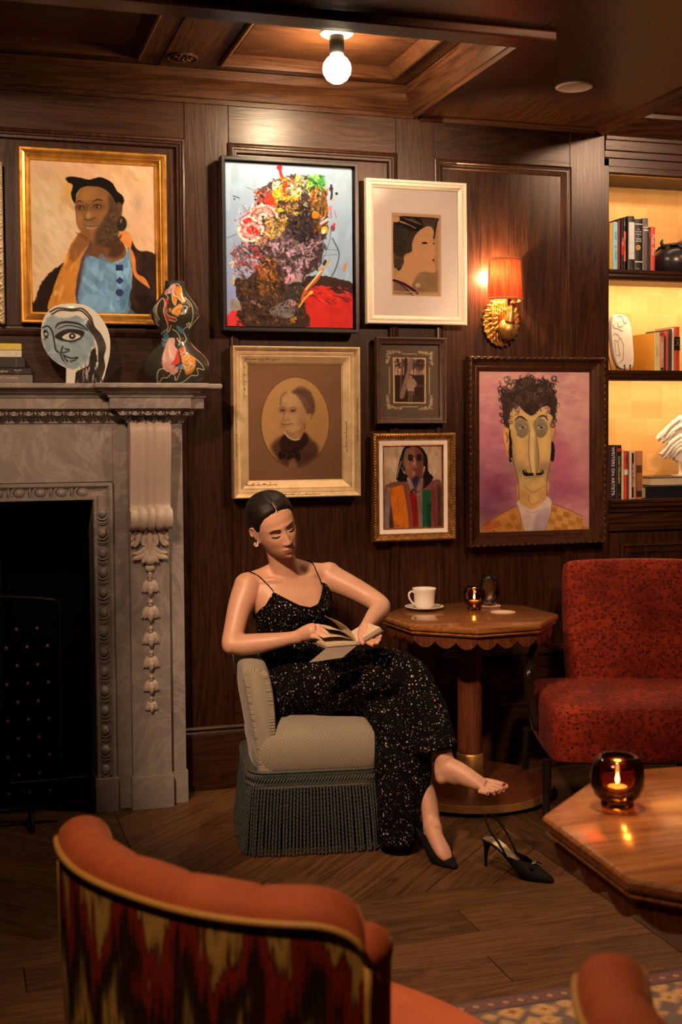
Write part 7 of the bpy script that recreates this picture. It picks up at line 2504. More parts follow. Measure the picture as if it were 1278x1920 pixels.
def tub_chair(label, x, y, rot):
    t = local(thing('tub_chair', label, 'armchair', (x, y, 0), None), rot)
    W = 0.335

    def plan(s, k=1.0):
        e = abs(s)
        return Vector((-0.30 + 0.13 * e ** 2.4, W * s * k, 0))

    def ztop(s):
        e = max(0.0, (abs(s) - 0.80) / 0.20)
        return 0.805 - 0.052 * (1 - math.sqrt(max(0, 1 - e ** 2.2)))

    def nrm(s):
        d = plan(min(1, s + 0.01)) - plan(max(-1, s - 0.01))
        return Vector((-d.y, d.x, 0)).normalized() * (1 if d.y > 0 else -1)      # outwards = backwards

    ns, nt = 48, 14
    b = MB()
    outer = lambda u, w: plan(2 * u - 1, 0.90 + 0.10 * w) + nrm(2 * u - 1) * (0.006 + 0.014 * math.sin(w * PI)) + Vector((0.035 * (1 - w), 0, 0.16 + (ztop(2 * u - 1) - 0.16) * w))
    b.grid(lambda u, w: outer(u, w), ns, nt)
    lpart(b, 'back_panel', M['ikat'], t, smooth=True, fix=False)
    b = MB()
    b.tube([outer(u, 1.0) + nrm(2 * u - 1) * 0.002 for u in np.linspace(0, 1, 60)], 0.0058, 8)
    b.tube([outer(0, w) for w in np.linspace(1, 0, 12)], 0.0055, 8)
    b.tube([outer(1, w) for w in np.linspace(1, 0, 12)], 0.0055, 8)
    lpart(b, 'piping', M['piping'], t, smooth=True)
    # channelled velvet inside, rolled over the top
    b = MB()

    def inner(u, w):
        s = 2 * u - 1
        ch = abs(math.cos(PI * 2.5 * s + 0.0)) ** 0.35
        puff = 0.0 + 0.007 * ch
        base = plan(s)
        nn = nrm(s)
        zt = ztop(s)
        rr = 0.037 + puff
        if w < 0.45:
            a = PI * (w / 0.45)
            off = -0.037 + rr * math.cos(a)
            return base + nn * off + Vector((0, 0, zt + rr * 0.85 * math.sin(a)))
        q = (w - 0.45) / 0.55
        return base - nn * (0.074 + puff + 0.02 * math.sin(q * PI)) + Vector((0.02 * q, 0, zt + (0.40 - zt) * q))
    vs, fs = [], []
    nu, nv = 100, 26
    b.grid(inner, nu, nv)
    for s in (0, 1):                              # padded ends running down the sides
        e = 2 * s - 1
        c0 = plan(e) - nrm(e) * 0.036
        b.tube([(c0.x + 0.03 * (1 - q), c0.y * (0.90 + 0.10 * q), 0.18 + (ztop(e) - 0.18) * q + 0.002) for q in np.linspace(0, 1, 12)], 0.036, 16)
        b.ball((c0.x, c0.y, ztop(e) + 0.002), (0.040, 0.038, 0.036), 16, 12)
    lpart(b, 'back_cushion', M['orange'], t, smooth=60)
    b = MB()
    seat = [(0.045 + 0.315 * math.copysign(abs(math.cos(a)) ** 0.62, math.cos(a)), 0.31 * math.copysign(abs(math.sin(a)) ** 0.62, math.sin(a))) for a in np.linspace(0, 2 * PI, 64, endpoint=False)]
    ringstack(b, [([(0.045 + (p[0] - 0.045) * k, p[1] * k) for p in seat], z) for k, z in ((0.93, 0.30), (0.985, 0.315), (1.0, 0.36), (0.995, 0.41), (0.97, 0.435), (0.90, 0.452), (0.72, 0.463), (0.4, 0.470), (0.1, 0.472))])
    lpart(b, 'seat', M['orange'], t, smooth=60)
    b = MB()
    b.tube([(0.045 + (p[0] - 0.045) * 0.985, p[1] * 0.985, 0.428) for p in seat], 0.0045, 8, closed=True)
    lpart(b, 'seat_piping', M['orange'], t, smooth=True)
    b = MB()
    ringstack(b, [([(0.045 + (p[0] - 0.045) * 0.9, p[1] * 0.9) for p in seat], z) for z in (0.17, 0.30)])
    lpart(b, 'seat_frame', M['ikat'], t)
    for sx, sy in ((0.25, 0.2), (0.25, -0.2), (-0.16, 0.2), (-0.16, -0.2)):
        b = MB()
        b.tube([(sx * 1.1, sy * 1.1, 0.0), (sx, sy, 0.175)], [0.012, 0.02], 12)
        lpart(b, 'leg', dkw, t, smooth=50)
    return t


tub_chair('orange velvet tub chair with flame-patterned back, seen from behind in the foreground', 0.490, -3.080, math.atan2(0.54, 0.84))
tub_chair('orange velvet tub chair mostly cut off at the bottom right', 0.962, -3.965, math.atan2(0.10, 0.99))

# ------------------------------------------------------------------ rug
t = NT('faded oriental rug')
v = t.coord('Object')
sp = t.new('ShaderNodeSeparateXYZ', {'Vector': v})
xx, yy = sp.outputs['X'], sp.outputs['Y']
edge = t.math('MINIMUM', t.math('SUBTRACT', 1.0, t.math('ABSOLUTE', xx)), t.math('SUBTRACT', 0.7, t.math('ABSOLUTE', yy)))
warp = t.noise(v, 26, 3, 0.7)
vv_ = t.new('ShaderNodeTexVoronoi', {'Vector': v, 'Scale': 15.0, 'Randomness': 0.5}, distance='MANHATTAN')
fld = t.ramp(t.math('ADD', t.math('MULTIPLY', vv_.outputs['Distance'], 0.8), t.math('MULTIPLY', warp, 0.55)), [(0.36, (0.24, 0.07, 0.03)), (0.46, (0.40, 0.20, 0.06)), (0.58, (0.44, 0.30, 0.13)), (0.75, (0.34, 0.20, 0.09)), (0.9, (0.12, 0.09, 0.08))])
mv = t.new('ShaderNodeTexVoronoi', {'Vector': v, 'Scale': 24.0, 'Randomness': 0.0}, distance='MANHATTAN')
bd = t.ramp(mv.outputs['Distance'], [(0.18, (0.40, 0.10, 0.04)), (0.34, (0.40, 0.27, 0.15)), (0.50, (0.10, 0.045, 0.04)), (0.75, (0.16, 0.06, 0.045))])
bd = t.mix(t.math('MULTIPLY', warp, 0.5), bd, (0.10, 0.07, 0.07))
inb = t.math('LESS_THAN', edge, 0.062)
line_ = t.math('LESS_THAN', t.math('ABSOLUTE', t.math('SUBTRACT', edge, 0.062)), 0.006)
line2 = t.math('LESS_THAN', edge, 0.010)
c = t.mix(inb, fld, bd)
c = t.mix(t.math('MAXIMUM', line_, line2), c, (0.07, 0.05, 0.055))
M['rug'] = t.p(Base_Color=c, Roughness=0.95)
t.bump(t.noise(v, 400, 2), 0.4, 0.002)
b = MB()
b.box((-1.0, -0.7, 0.0005), (1.0, 0.7, 0.007))
rug = b.build('rug', M['rug'], None, bevel=0.002)
rug.location = (2.12, -2.13 - 0.7, 0)
tag(rug, 'faded red and gold patterned rug with a narrow border, bottom right', 'rug')

# ------------------------------------------------------------------ wall sconce
sc_c = Vector((2.300, 0.0, 0))
sn = thing('wall_sconce', 'gilded wall sconce shaped like a feathered bird with a red pleated half shade', 'sconce', (2.300, 0.009, 1.85))
b = MB()
out = []
for k in range(44):
    a = 2 * PI * k / 44
    rx, rz = 0.083, 0.105
    kk = 1.0 + (0.05 if k % 2 else -0.05)
    out.append((2.303 + rx * kk * math.cos(a), 1.953 + rz * kk * math.sin(a)))
b.prism(out, -0.012, 0.008, 'y')
b.build('back_plate', M['gilt'], sn, bevel=0.002)
b = MB()
r = random.Random(8)
for ring, (n, rr_, ln, w_) in enumerate(((24, 0.074, 0.026, 0.010), (20, 0.058, 0.028, 0.011), (15, 0.042, 0.026, 0.011))):
    for k in range(n):
        a = 2 * PI * (k + 0.5 * (ring % 2)) / n
        if 1.1 < a < 2.0 and ring == 0:
            continue
        cxk, czk = 2.303 + rr_ * math.cos(a), 1.953 + rr_ * 1.28 * math.sin(a)
        T = Matrix.Translation((cxk, -0.016 - 0.008 * ring, czk)) @ Matrix.Rotation(-a - 0.5, 4, 'Y') @ Matrix.Rotation(0.25, 4, 'Z')
        b.ball((0, 0, 0), (ln * 0.75, 0.006, w_ * 0.62), 8, 6, T)
b.build('feathers', M['gilt'], sn, smooth=True)
b = MB()
b.ball((2.318, -0.040, 1.918), (0.046, 0.040, 0.050), 22, 16)
b.tube([(2.318, -0.055, 1.945), (2.322, -0.062, 1.985), (2.325, -0.058, 2.012), (2.332, -0.064, 2.028)], [0.026, 0.018, 0.016, 0.014], 12, smooth=4)
b.ball((2.332, -0.070, 2.030), (0.016, 0.018, 0.013), 12, 9)
b.tube([(2.340, -0.082, 2.030), (2.352, -0.094, 2.032), (2.358, -0.098, 2.038)], [0.006, 0.004, 0.001], 8)
b.build('bird_body', M['gilt_dark'], sn, smooth=True)
b = MB()
for k in range(6):
    x = 2.255 + 0.011 * k
    b.tube([(x, -0.025, 1.93 + 0.006 * k), (x - 0.004, -0.032, 1.985), (x + 0.002, -0.028, 2.035 + 0.003 * k)], [0.005, 0.008, 0.003], 8, smooth=4, ry=[0.003, 0.005, 0.002])
b.build('wing', M['gilt'], sn, smooth=True)
b = MB()
b.tube([(2.318, -0.060, 2.02), (2.318, -0.062, 2.075)], 0.010, 12)
b.build('socket', M['black_metal'], sn, smooth=40)
t = NT('red pleated silk')
v = t.coord('Object')
ang = t.noise(t.new('ShaderNodeMapping', {'Vector': v, 'Scale': (1, 1, 0.02)}).outputs[0], 130, 2)
c = t.ramp(ang, [(0.3, (0.55, 0.030, 0.012)), (0.7, (0.80, 0.075, 0.026))])
t.n.remove(t.bsdf)
df = t.new('ShaderNodeBsdfDiffuse', {'Color': c}).outputs[0]
tl = t.new('ShaderNodeBsdfTranslucent', {'Color': c}).outputs[0]
t.t.links.new(t.new('ShaderNodeMixShader', {0: 0.10, 1: df, 2: tl}).outputs[0], t.n['Material Output'].inputs['Surface'])
M['shade'] = t.mat
sxc, syc = 2.297, -0.018


def shade(u, w):
    a = -PI * 0.84 + PI * 0.88 * u
    rx, ry = 0.092 - 0.010 * w, 0.098 - 0.010 * w
    pl = 0.0010 * math.sin(u * 2 * PI * 34)
    return Vector((sxc + (rx + pl) * math.cos(a), syc + (ry + pl) * math.sin(a), 2.048 + 0.172 * w))


b = MB()
b.grid(shade, 136, 6)
b.build('lamp_shade', M['shade'], sn, smooth=True, fix=False)
b = MB()
for w in (0.0, 1.0):
    b.tube([shade(u, w) for u in np.linspace(0, 1, 50)], 0.0055, 6, ry=0.0062)
for u in (0, 1):
    b.tube([shade(u, w) for w in (0, 0.5, 1)], 0.004, 6)
b.build('shade_trim', plain('woven trim', (0.42, 0.14, 0.06), 0.7, 0, 0.3, 300), sn)
b = MB()
b.lathe([(0.0, 0.0), (0.010, 0.002), (0.014, 0.014), (0.012, 0.032), (0.006, 0.052), (0.0, 0.062)], (2.306, -0.060, 2.078), 18)
b.build('bulb', emit('sconce bulb', (1.0, 0.62, 0.30), 30.0), sn, smooth=True)
ld = bpy.data.lights.new('sconce_light', 'POINT')
ld.energy = 15.0
ld.color = (1.0, 0.60, 0.28)
ld.shadow_soft_size = 0.012
o = bpy.data.objects.new('sconce_light', ld)
o['kind'] = 'helper'
COL.objects.link(o)
o.location = (2.270, -0.050, 2.155)
# ------------------------------------------------------------------ the seated woman
def J(px, py, d):
    return np.array(onD(px, py, d))


HF = Vector((0.185, -0.955, -0.22)).normalized()
HU = Vector((-0.355, -0.16, 0.92))
HU = (HU - HF * HU.dot(HF)).normalized()
HR = HF.cross(HU).normalized()                      # her right, local x
HP = Vector(J(513.5, 985.0, 4.42))
HZ = [-0.113, -0.109, -0.103, -0.095, -0.084, -0.07, -0.055, -0.04, -0.02, 0.0, 0.02, 0.045, 0.07, 0.09, 0.106, 0.116, 0.120]
HW = [0.010, 0.021, 0.030, 0.0385, 0.048, 0.0555, 0.061, 0.0655, 0.069, 0.0705, 0.072, 0.0725, 0.069, 0.061, 0.047, 0.028, 0.0]
HFy = [0.062, 0.071, 0.077, 0.081, 0.084, 0.086, 0.087, 0.088, 0.0885, 0.0875, 0.0875, 0.084, 0.074, 0.060, 0.042, 0.020, 0.0]
HB = [0.0, 0.008, 0.018, 0.030, 0.045, 0.060, 0.073, 0.083, 0.092, 0.097, 0.099, 0.097, 0.089, 0.075, 0.056, 0.030, 0.0]


def feat(x, z):
    a = abs(x)
    g = lambda u, s: math.exp(-(u / s) ** 2)
    y = 0.0
    if -0.060 < z < 0.03:
        t = (0.012 - z) / 0.055
        A = 0.003 + 0.019 * max(0, min(1, t)) ** 1.25
        if z < -0.041:
            A *= max(0.0, 1 - ((-0.041 - z) / 0.012) ** 1.5) if z > -0.053 else 0.0
        y += A * g(x, 0.0075 + 0.0035 * max(0, min(1, t)))
        y += 0.0095 * g(a - 0.0115, 0.0055) * g(z + 0.043, 0.006)
    y -= 0.0085 * g(a - 0.030, 0.017) * g(z + 0.001, 0.0105)
    y -= 0.004 * g(a - 0.015, 0.006) * g(z - 0.002, 0.010)
    y += 0.0068 * g(a - 0.031, 0.0125) * g(z + 0.003, 0.0075)
    y += 0.0035 * g(a - 0.030, 0.022) * g(z - 0.0185, 0.007)
    y += 0.0045 * g(a - 0.042, 0.016) * g(z + 0.030, 0.016)
    y += 0.0075 * g(x, 0.0185) * g(z + 0.0655, 0.0048) + 0.0080 * g(x, 0.0155) * g(z + 0.0765, 0.0058) + 0.003 * g(x, 0.024) * g(z + 0.070, 0.012)
    y -= 0.0040 * g(x, 0.020) * g(z + 0.0708, 0.0020)
    y -= 0.0012 * g(x, 0.003) * g(z + 0.058, 0.005)
    y -= 0.0035 * g(x, 0.018) * g(z + 0.0875, 0.005)
    y += 0.0055 * g(x, 0.015) * g(z + 0.101, 0.010)
    return y


def head_front(x, z, off=0.0):
    w, yf = np.interp(z, HZ, HW), np.interp(z, HZ, HFy)
    q = min(1.0, abs(x) / max(w, 1e-6))
    y = yf * math.sqrt(max(0, 1 - q ** 2.3)) + feat(x, z) * max(0, 1 - q ** 4)
    return Vector((x, y + off, z))


def hw(p):
    return HP + HR * p[0] + HF * p[1] + HU * p[2]


def head_pt(th, z, off=0.0):
    w, yf, yb = np.interp(z, HZ, HW), np.interp(z, HZ, HFy), np.interp(z, HZ, HB)
    s, c = math.sin(th), math.cos(th)
    if c >= 0:
        p = head_front(w * s, z)
    else:
        p = Vector((w * s, -yb * abs(c) ** 0.95, z))
    if off:
        n = Vector((p.x / max(w, .02) ** 2, p.y / max((yf if c > 0 else yb), .03) ** 2, (p.z - 0.01) / 0.115 ** 2)).normalized()
        p = p + n * off
    return p


body = MB()
NTH, NZ = 110, 120
zs_ = [-0.113 + 0.233 * (0.5 - 0.5 * math.cos(PI * k / NZ)) * 0.35 + 0.233 * k / NZ * 0.65 for k in range(NZ + 1)]
vs = [hw(head_pt(2 * PI * i / NTH, z)) for z in zs_ for i in range(NTH)]
fs = [(j * NTH + i, j * NTH + (i + 1) % NTH, (j + 1) * NTH + (i + 1) % NTH, (j + 1) * NTH + i) for j in range(NZ) for i in range(NTH)]
fs.append(tuple(reversed(range(NTH))))
body.add(vs, fs)
for s in (1, -1):                                   # ears
    T = Matrix.Translation(hw((s * 0.0715, -0.014, -0.010))) @ Matrix(((HR.x, HF.x, HU.x), (HR.y, HF.y, HU.y), (HR.z, HF.z, HU.z))).to_4x4() @ Matrix.Rotation(s * 0.35, 4, 'Z') @ Matrix.Rotation(0.2, 4, 'X')
    body.ball((0, 0, 0), (0.0055, 0.0155, 0.028), 14, 10, T)
    body.tube([T @ Vector((s * 0.005, 0.019 * math.cos(a) * (0.75 if math.sin(a) < 0 else 1), 0.029 * math.sin(a))) for a in np.linspace(-1.7, 3.3, 18)], 0.0042, 8)
    body.ball(T @ Vector((s * 0.003, 0.006, -0.027)), 0.0068, 8, 6)

neckb, neckt = J(537, 1080, 4.53), np.array(hw((0, -0.022, -0.060)))
body.tube([neckb + (neckb - neckt) * 0.25, neckb, (neckb * 0.5 + neckt * 0.5), neckt, np.array(hw((0, -0.015, -0.03)))], [0.066, 0.056, 0.0485, 0.048, 0.045], 24, smooth=4)
# torso: stations (centre, half width, half depth, facing angle in degrees)
TOR = [((548, 1290, 4.57), 0.120, 0.090, -25), ((549, 1250, 4.57), 0.120, 0.090, -40), ((550, 1212, 4.57), 0.122, 0.090, -58), ((549, 1175, 4.56), 0.131, 0.098, -70), ((547, 1142, 4.55), 0.146, 0.106, -78), ((543, 1115, 4.55), 0.152, 0.100, -80), ((541, 1096, 4.55), 0.148, 0.080, -80), ((539, 1082, 4.54), 0.105, 0.062, -80), ((538, 1072, 4.54), 0.060, 0.05, -80)]
tc = crom([(*J(*a), b, c, math.radians(f)) for a, b, c, f in TOR], 5)


def torso_pt(k, al, off=0.0):
    x, y, z, a, b, f = tc[k]
    fw, lf = np.array((math.cos(f), math.sin(f), 0)), np.array((-math.sin(f), math.cos(f), 0))
    # al measured from the facing direction, positive to her left
    s, c = math.sin(al), math.cos(al)
    p = np.array((x, y, z)) + lf * (a + off) * s + fw * (b + off) * c
    if c > 0:                                        # bust
        for m in (-1, 1):
            p = p + fw * 0.030 * math.exp(-(((a * s - m * 0.066) / 0.048) ** 2) - ((z - 0.825) / 0.052) ** 2)
    return p


NK, NA = len(tc), 64
vs = [torso_pt(k, 2 * PI * i / NA) for k in range(NK) for i in range(NA)]
fs = [(j * NA + i, j * NA + (i + 1) % NA, (j + 1) * NA + (i + 1) % NA, (j + 1) * NA + i) for j in range(NK - 1) for i in range(NA)]
fs += [tuple(reversed(range(NA))), tuple((NK - 1) * NA + i for i in range(NA))]
body.add(vs, fs)
# trapezius and collar bones
shR, shL = J(463, 1098, 4.48), J(616, 1078, 4.61)
nk = neckb + np.array((0, 0, 0.012))
body.tube([shR + np.array((0, 0, .006)), (shR + nk) / 2 + np.array((0, 0.012, 0.010)), nk + np.array((0, 0.0, 0.022))], [0.040, 0.036, 0.042], 14, smooth=4)
body.tube([shL + np.array((0, 0, .004)), (shL + nk) / 2 + np.array((0, 0.012, 0.008)), nk + np.array((0, 0.0, 0.022))], [0.040, 0.036, 0.042], 14, smooth=4)
pit = J(541, 1090, 4.455)
body.tube([shR + np.array((.03, -.018, .012)), pit + np.array((-.05, .026, .004)), pit + np.array((-.012, .026, -.006))], [0.010, 0.012, 0.011], 8, smooth=3)
body.tube([shL + np.array((-.03, -.016, .008)), pit + np.array((.05, .040, .004)), pit + np.array((.012, .034, -.006))], [0.009, 0.010, 0.010], 8, smooth=3)
# arms
body.tube([shR + np.array((0.012, 0, 0.0)), shR + np.array((-0.004, -0.002, -0.02)), J(449, 1140, 4.45), J(440, 1178, 4.42), J(434, 1206, 4.39), J(440, 1216, 4.385)], [0.048, 0.051, 0.044, 0.039, 0.036, 0.034], 18, smooth=5)
body.tube([J(436, 1206, 4.39), J(452, 1209, 4.385), J(485, 1206, 4.375), J(520, 1201, 4.365), J(548, 1196, 4.35), J(562, 1193, 4.345)], [0.035, 0.0385, 0.036, 0.029, 0.0235, 0.025], 18, smooth=5)
body.tube([shL + np.array((-0.012, 0, 0.0)), shL + np.array((0.008, -0.006, -0.012)), J(655, 1100, 4.585), J(690, 1119, 4.56), J(712, 1134, 4.53), J(716, 1140, 4.52)], [0.048, 0.050, 0.044, 0.039, 0.036, 0.034], 18, smooth=5)
body.tube([J(713, 1136, 4.53), J(711, 1145, 4.50), J(703, 1155, 4.45), J(694, 1166, 4.38), J(687, 1175, 4.33), J(684, 1181, 4.31)], [0.035, 0.037, 0.034, 0.028, 0.0235, 0.025], 18, smooth=5)


def digit(pts, r, sm=4):
    P = [J(*p) for p in pts]
    n = len(P)
    body.tube(P, [r * (1.05 - 0.22 * i / (n - 1)) for i in range(n)], 10, smooth=sm)
    body.ball(P[-1], r * 0.82, 10, 8)


# right hand turning the page
body.tube([J(556, 1194, 4.35), J(572, 1188, 4.34), J(586, 1184, 4.33), J(592, 1183, 4.33)], [0.022, 0.027, 0.029, 0.024], 16, smooth=4, ry=[0.022, 0.028, 0.030, 0.026])
for a in (([(586, 1174, 4.35), (600, 1175, 4.345), (610, 1183, 4.335), (613, 1193, 4.33)], .0088), ([(588, 1180, 4.33), (604, 1180, 4.32), (614, 1188, 4.31), (615, 1197, 4.31)], .0090), ([(587, 1187, 4.315), (601, 1188, 4.305), (610, 1194, 4.30), (609, 1202, 4.30)], .0085), ([(583, 1194, 4.305), (594, 1195, 4.295), (602, 1199, 4.29), (602, 1205, 4.295)], .0074), ([(566, 1182, 4.365), (582, 1184, 4.375), (598, 1191, 4.37), (609, 1197, 4.36)], .0098)):
    digit(*a)
# left hand holding the book: thumb on the page, fingers under the cover
body.tube([J(685, 1178, 4.32), J(684, 1186, 4.295), J(688, 1194, 4.275), J(692, 1198, 4.265)], [0.023, 0.027, 0.028, 0.022], 16, smooth=4, ry=[0.020, 0.022, 0.022, 0.018])
for a in (([(679, 1180, 4.30), (675, 1190, 4.275), (676, 1199, 4.25), (680, 1206, 4.235)], .0096), ([(694, 1184, 4.295), (704, 1187, 4.275), (711, 1191, 4.255), (713, 1193, 4.245)], .0086), ([(694, 1191, 4.28), (704, 1195, 4.26), (710, 1198, 4.24), (711, 1200, 4.23)], .0086), ([(691, 1198, 4.265), (700, 1202, 4.245), (706, 1205, 4.23), (707, 1206, 4.225)], .0082), ([(687, 1204, 4.26), (695, 1208, 4.24), (699, 1210, 4.23)], .0072)):
    digit(*a)
for q_, r_ in ((J(434, 1208, 4.387), 0.036), (J(556, 1195, 4.347), 0.0245), (J(714, 1139, 4.522), 0.036), (J(685, 1179, 4.317), 0.0235), (shR, 0.049), (shL, 0.049)):
    body.ball(q_, r_, 16, 12)
# legs: right crossed over left
hipR, knR, anR = J(545, 1290, 4.52), J(764, 1262, 4.38), J(833, 1420, 4.27)
body.tube([hipR, (hipR * 0.6 + knR * 0.4), knR * 0.93 + hipR * 0.07, knR], [0.070, 0.060, 0.050, 0.046], 18, smooth=4)
body.tube([knR, knR * 0.7 + anR * 0.3 + np.array((-.008, .012, 0)), knR * 0.35 + anR * 0.65, J(827, 1405, 4.275), J(833, 1426, 4.265)], [0.046, 0.045, 0.038, 0.0335, 0.033], 18, smooth=4)
body.tube([J(827, 1430, 4.27), J(828, 1452, 4.262)], [0.026, 0.027], 14, smooth=3)
body.ball(J(829, 1457, 4.262), 0.0265, 14, 10)
body.ball(J(833, 1427, 4.265), 0.033, 14, 10)
body.tube([J(832, 1424, 4.266), J(836, 1440, 4.262), J(845, 1452, 4.255), J(862, 1460, 4.245)], [0.030, 0.033, 0.031, 0.028], 14, smooth=4)
body.ball(J(808, 1545, 4.336), 0.0305, 14, 10)
body.tube([J(830, 1440, 4.265), J(850, 1444, 4.25), J(872, 1456, 4.23), J(893, 1467, 4.215), J(909, 1474, 4.205)], [0.032, 0.034, 0.033, 0.034, 0.033], 18, smooth=4, ry=[0.034, 0.038, 0.035, 0.027, 0.019])
for a in (([(906, 1465, 4.225), (926, 1468, 4.22), (941, 1472, 4.215), (948, 1475, 4.21)], .0125), ([(907, 1471, 4.205), (927, 1474, 4.198), (939, 1479, 4.19), (943, 1483, 4.19)], .0086), ([(904, 1476, 4.19), (921, 1478, 4.182), (932, 1482, 4.176), (935, 1486, 4.176)], .0082), ([(900, 1480, 4.178), (914, 1482, 4.170), (923, 1485, 4.165), (926, 1489, 4.165)], .0079), ([(896, 1484, 4.17), (906, 1486, 4.160), (914, 1489, 4.156)], .0078)):
    digit(*a)
hipL, knL = J(555, 1300, 4.64), J(742, 1312, 4.50)
anL = J(808, 1538, 4.345)
body.tube([hipL, (hipL + knL) / 2, knL], [0.070, 0.060, 0.046], 18, smooth=4)
body.tube([knL, knL * 0.7 + anL * 0.3 + np.array((-.008, .014, 0)), knL * 0.35 + anL * 0.65, J(803, 1500, 4.365), anL, J(815, 1560, 4.30)], [0.046, 0.046, 0.038, 0.033, 0.031, 0.030], 18, smooth=4)
body.tube([J(806, 1548, 4.335), J(818, 1574, 4.285), J(831, 1598, 4.245), J(840, 1613, 4.225)], [0.029, 0.029, 0.030, 0.020], 16, smooth=4, ry=[0.032, 0.028, 0.020, 0.010])
body.ball(J(797, 1568, 4.37), 0.024, 12, 8)

woman = thing('person', 'seated woman in a black speckled slip dress reading a book, legs crossed, one foot bare', 'person', (1.25, -0.68, 0))
t = NT('skin')
c = t.new('ShaderNodeAttribute', attribute_name='Col').outputs['Color']
n = t.noise(t.coord('Object'), 40, 3)
c = t.mix(0.10, c, t.ramp(n, [(0.3, (0.42, 0.20, 0.12)), (0.7, (0.62, 0.36, 0.24))]))
M['skin'] = t.p(Base_Color=c, Roughness=0.46, Subsurface_Weight=0.12, Subsurface_Radius=(0.012, 0.005, 0.003), Subsurface_Scale=1.0)
ob = body.build('body', M['skin'], woman, fix=False)
modded(ob, ('REMESH', {'mode': 'VOXEL', 'voxel_size': 0.0021, 'use_smooth_shade': True}))
me = ob.data
me.polygons.foreach_set('use_smooth', [True] * len(me.polygons))
nv_ = len(me.vertices)
co = np.empty(nv_ * 3)
me.vertices.foreach_get('co', co)
co = co.reshape(-1, 3)
ne_ = len(me.edges)
ed = np.empty(ne_ * 2, np.int32)
me.edges.foreach_get('vertices', ed)
ed = ed.reshape(-1, 2)
ia, ib = np.concatenate([ed[:, 0], ed[:, 1]]), np.concatenate([ed[:, 1], ed[:, 0]])
deg = np.bincount(ia, minlength=nv_)[:, None]
near = lambda c, r0, r1: np.clip((np.linalg.norm(co - c, axis=1) - r0) / (r1 - r0), 0, 1)
wgt = near(np.array(HP), 0.100, 0.150)
for c_ in (J(604, 1188, 4.32), J(697, 1198, 4.26), J(930, 1478, 4.19)):
    wgt = np.minimum(wgt, near(c_, 0.050, 0.120))
for it in range(46):
    k_ = (wgt if it >= 4 else np.ones(nv_))[:, None] * 0.6
    av = np.stack([np.bincount(ia, co[ib, q], nv_) for q in range(3)], 1) / deg
    co = co + (av - co) * k_
me.vertices.foreach_set('co', co.ravel())
me.update()
L_ = co - np.array(HP)
lx, ly, lz = L_ @ np.array(HR), L_ @ np.array(HF), L_ @ np.array(HU)
base = np.tile(np.array((0.58, 0.335, 0.225)), (nv_, 1))


def tint(mask, c):
    global base
    base = base * (1 - mask[:, None]) + np.array(c) * mask[:, None]


fr_ = (ly > 0.03) & (np.abs(lx) < 0.08) & (np.abs(lz) < 0.13)
G_ = lambda u, s: np.exp(-(u / s) ** 2)
tint(fr_ * 0.35 * G_(np.abs(lx) - 0.045, 0.018) * G_(lz + 0.030, 0.016), (0.62, 0.24, 0.16))
lip = fr_ * np.clip((1 - ((lx / 0.0235) ** 2 + ((lz + 0.0708) / (0.0098 * (1 - 0.25 * np.abs(lx) / 0.0235))) ** 2)) * 3, 0, 1)
tint(lip * 0.85, (0.36, 0.085, 0.070))
tint(fr_ * 0.8 * G_(lz + 0.0708, 0.0012) * (np.abs(lx) < 0.022), (0.16, 0.05, 0.04))
tint(fr_ * 0.5 * G_(np.abs(lx) - 0.031, 0.014) * G_(lz - 0.003, 0.006), (0.40, 0.20, 0.12))
tint(fr_ * 0.8 * G_(np.abs(lx) - 0.007, 0.0032) * G_(lz + 0.0515, 0.002), (0.12, 0.05, 0.04))
ca = me.color_attributes.new('Col', 'FLOAT_COLOR', 'POINT')
rgba = np.ones((nv_, 4))
rgba[:, :3] = base
ca.data.foreach_set('color', rgba.ravel())

# hair: sleek cap with a centre parting and a low chignon
t = NT('dark hair')
n = t.noise(t.new('ShaderNodeMapping', {'Vector': t.coord('Object'), 'Scale': (1, 1, 1)}).outputs[0], 160, 3, 0.7)
M['hair'] = t.p(Base_Color=t.ramp(n, [(0.3, (0.004, 0.0028, 0.002)), (0.75, (0.013, 0.007, 0.0045))]), Roughness=0.55, Specular_IOR_Level=0.3)
t.bump(n, 0.2, 0.001)


def hairline(th):
    a = abs((th + PI) % (2 * PI) - PI)
    return np.interp(a, [0, 0.35, 0.75, 1.05, 1.25, 1.45, 1.62, 1.8, 2.2, PI], [0.075, 0.073, 0.063, 0.040, 0.012, 0.004, 0.022, -0.020, -0.062, -0.070])


b = MB()
NH, NV = 120, 40
vs = []
for j in range(NV + 1):
    for i in range(NH):
        th = 2 * PI * i / NH
        z0 = hairline(th)
        q = j / NV
        z = z0 + (0.1196 - z0) * (1 - (1 - q) ** 1.5)
        off = -0.002 + 0.0085 * min(1, q * 5) ** 0.6
        a = abs((th + PI) % (2 * PI) - PI)
        off -= 0.003 * math.exp(-(math.sin(th) * np.interp(z, HZ, HW) / 0.004) ** 2) * (1 if a < 1.6 else 0)
        off += 0.012 * max(0, 0.35 - math.cos(th)) * min(1, q * 3) * (1 - q) ** 0.4
        vs.append(hw(head_pt(th, z, off)))
b.add(vs, [(j * NH + i, j * NH + (i + 1) % NH, (j + 1) * NH + (i + 1) % NH, (j + 1) * NH + i) for j in range(NV) for i in range(NH)] + [tuple(NV * NH + i for i in range(NH))])
T3 = Matrix(((HR.x, HF.x, HU.x), (HR.y, HF.y, HU.y), (HR.z, HF.z, HU.z))).to_4x4()
b.ball((0, 0, 0), (0.050, 0.034, 0.044), 20, 14, Matrix.Translation(hw((0.010, -0.118, -0.015))) @ T3)
b.build('hair', M['hair'], woman, smooth=True, fix=False)
b = MB()
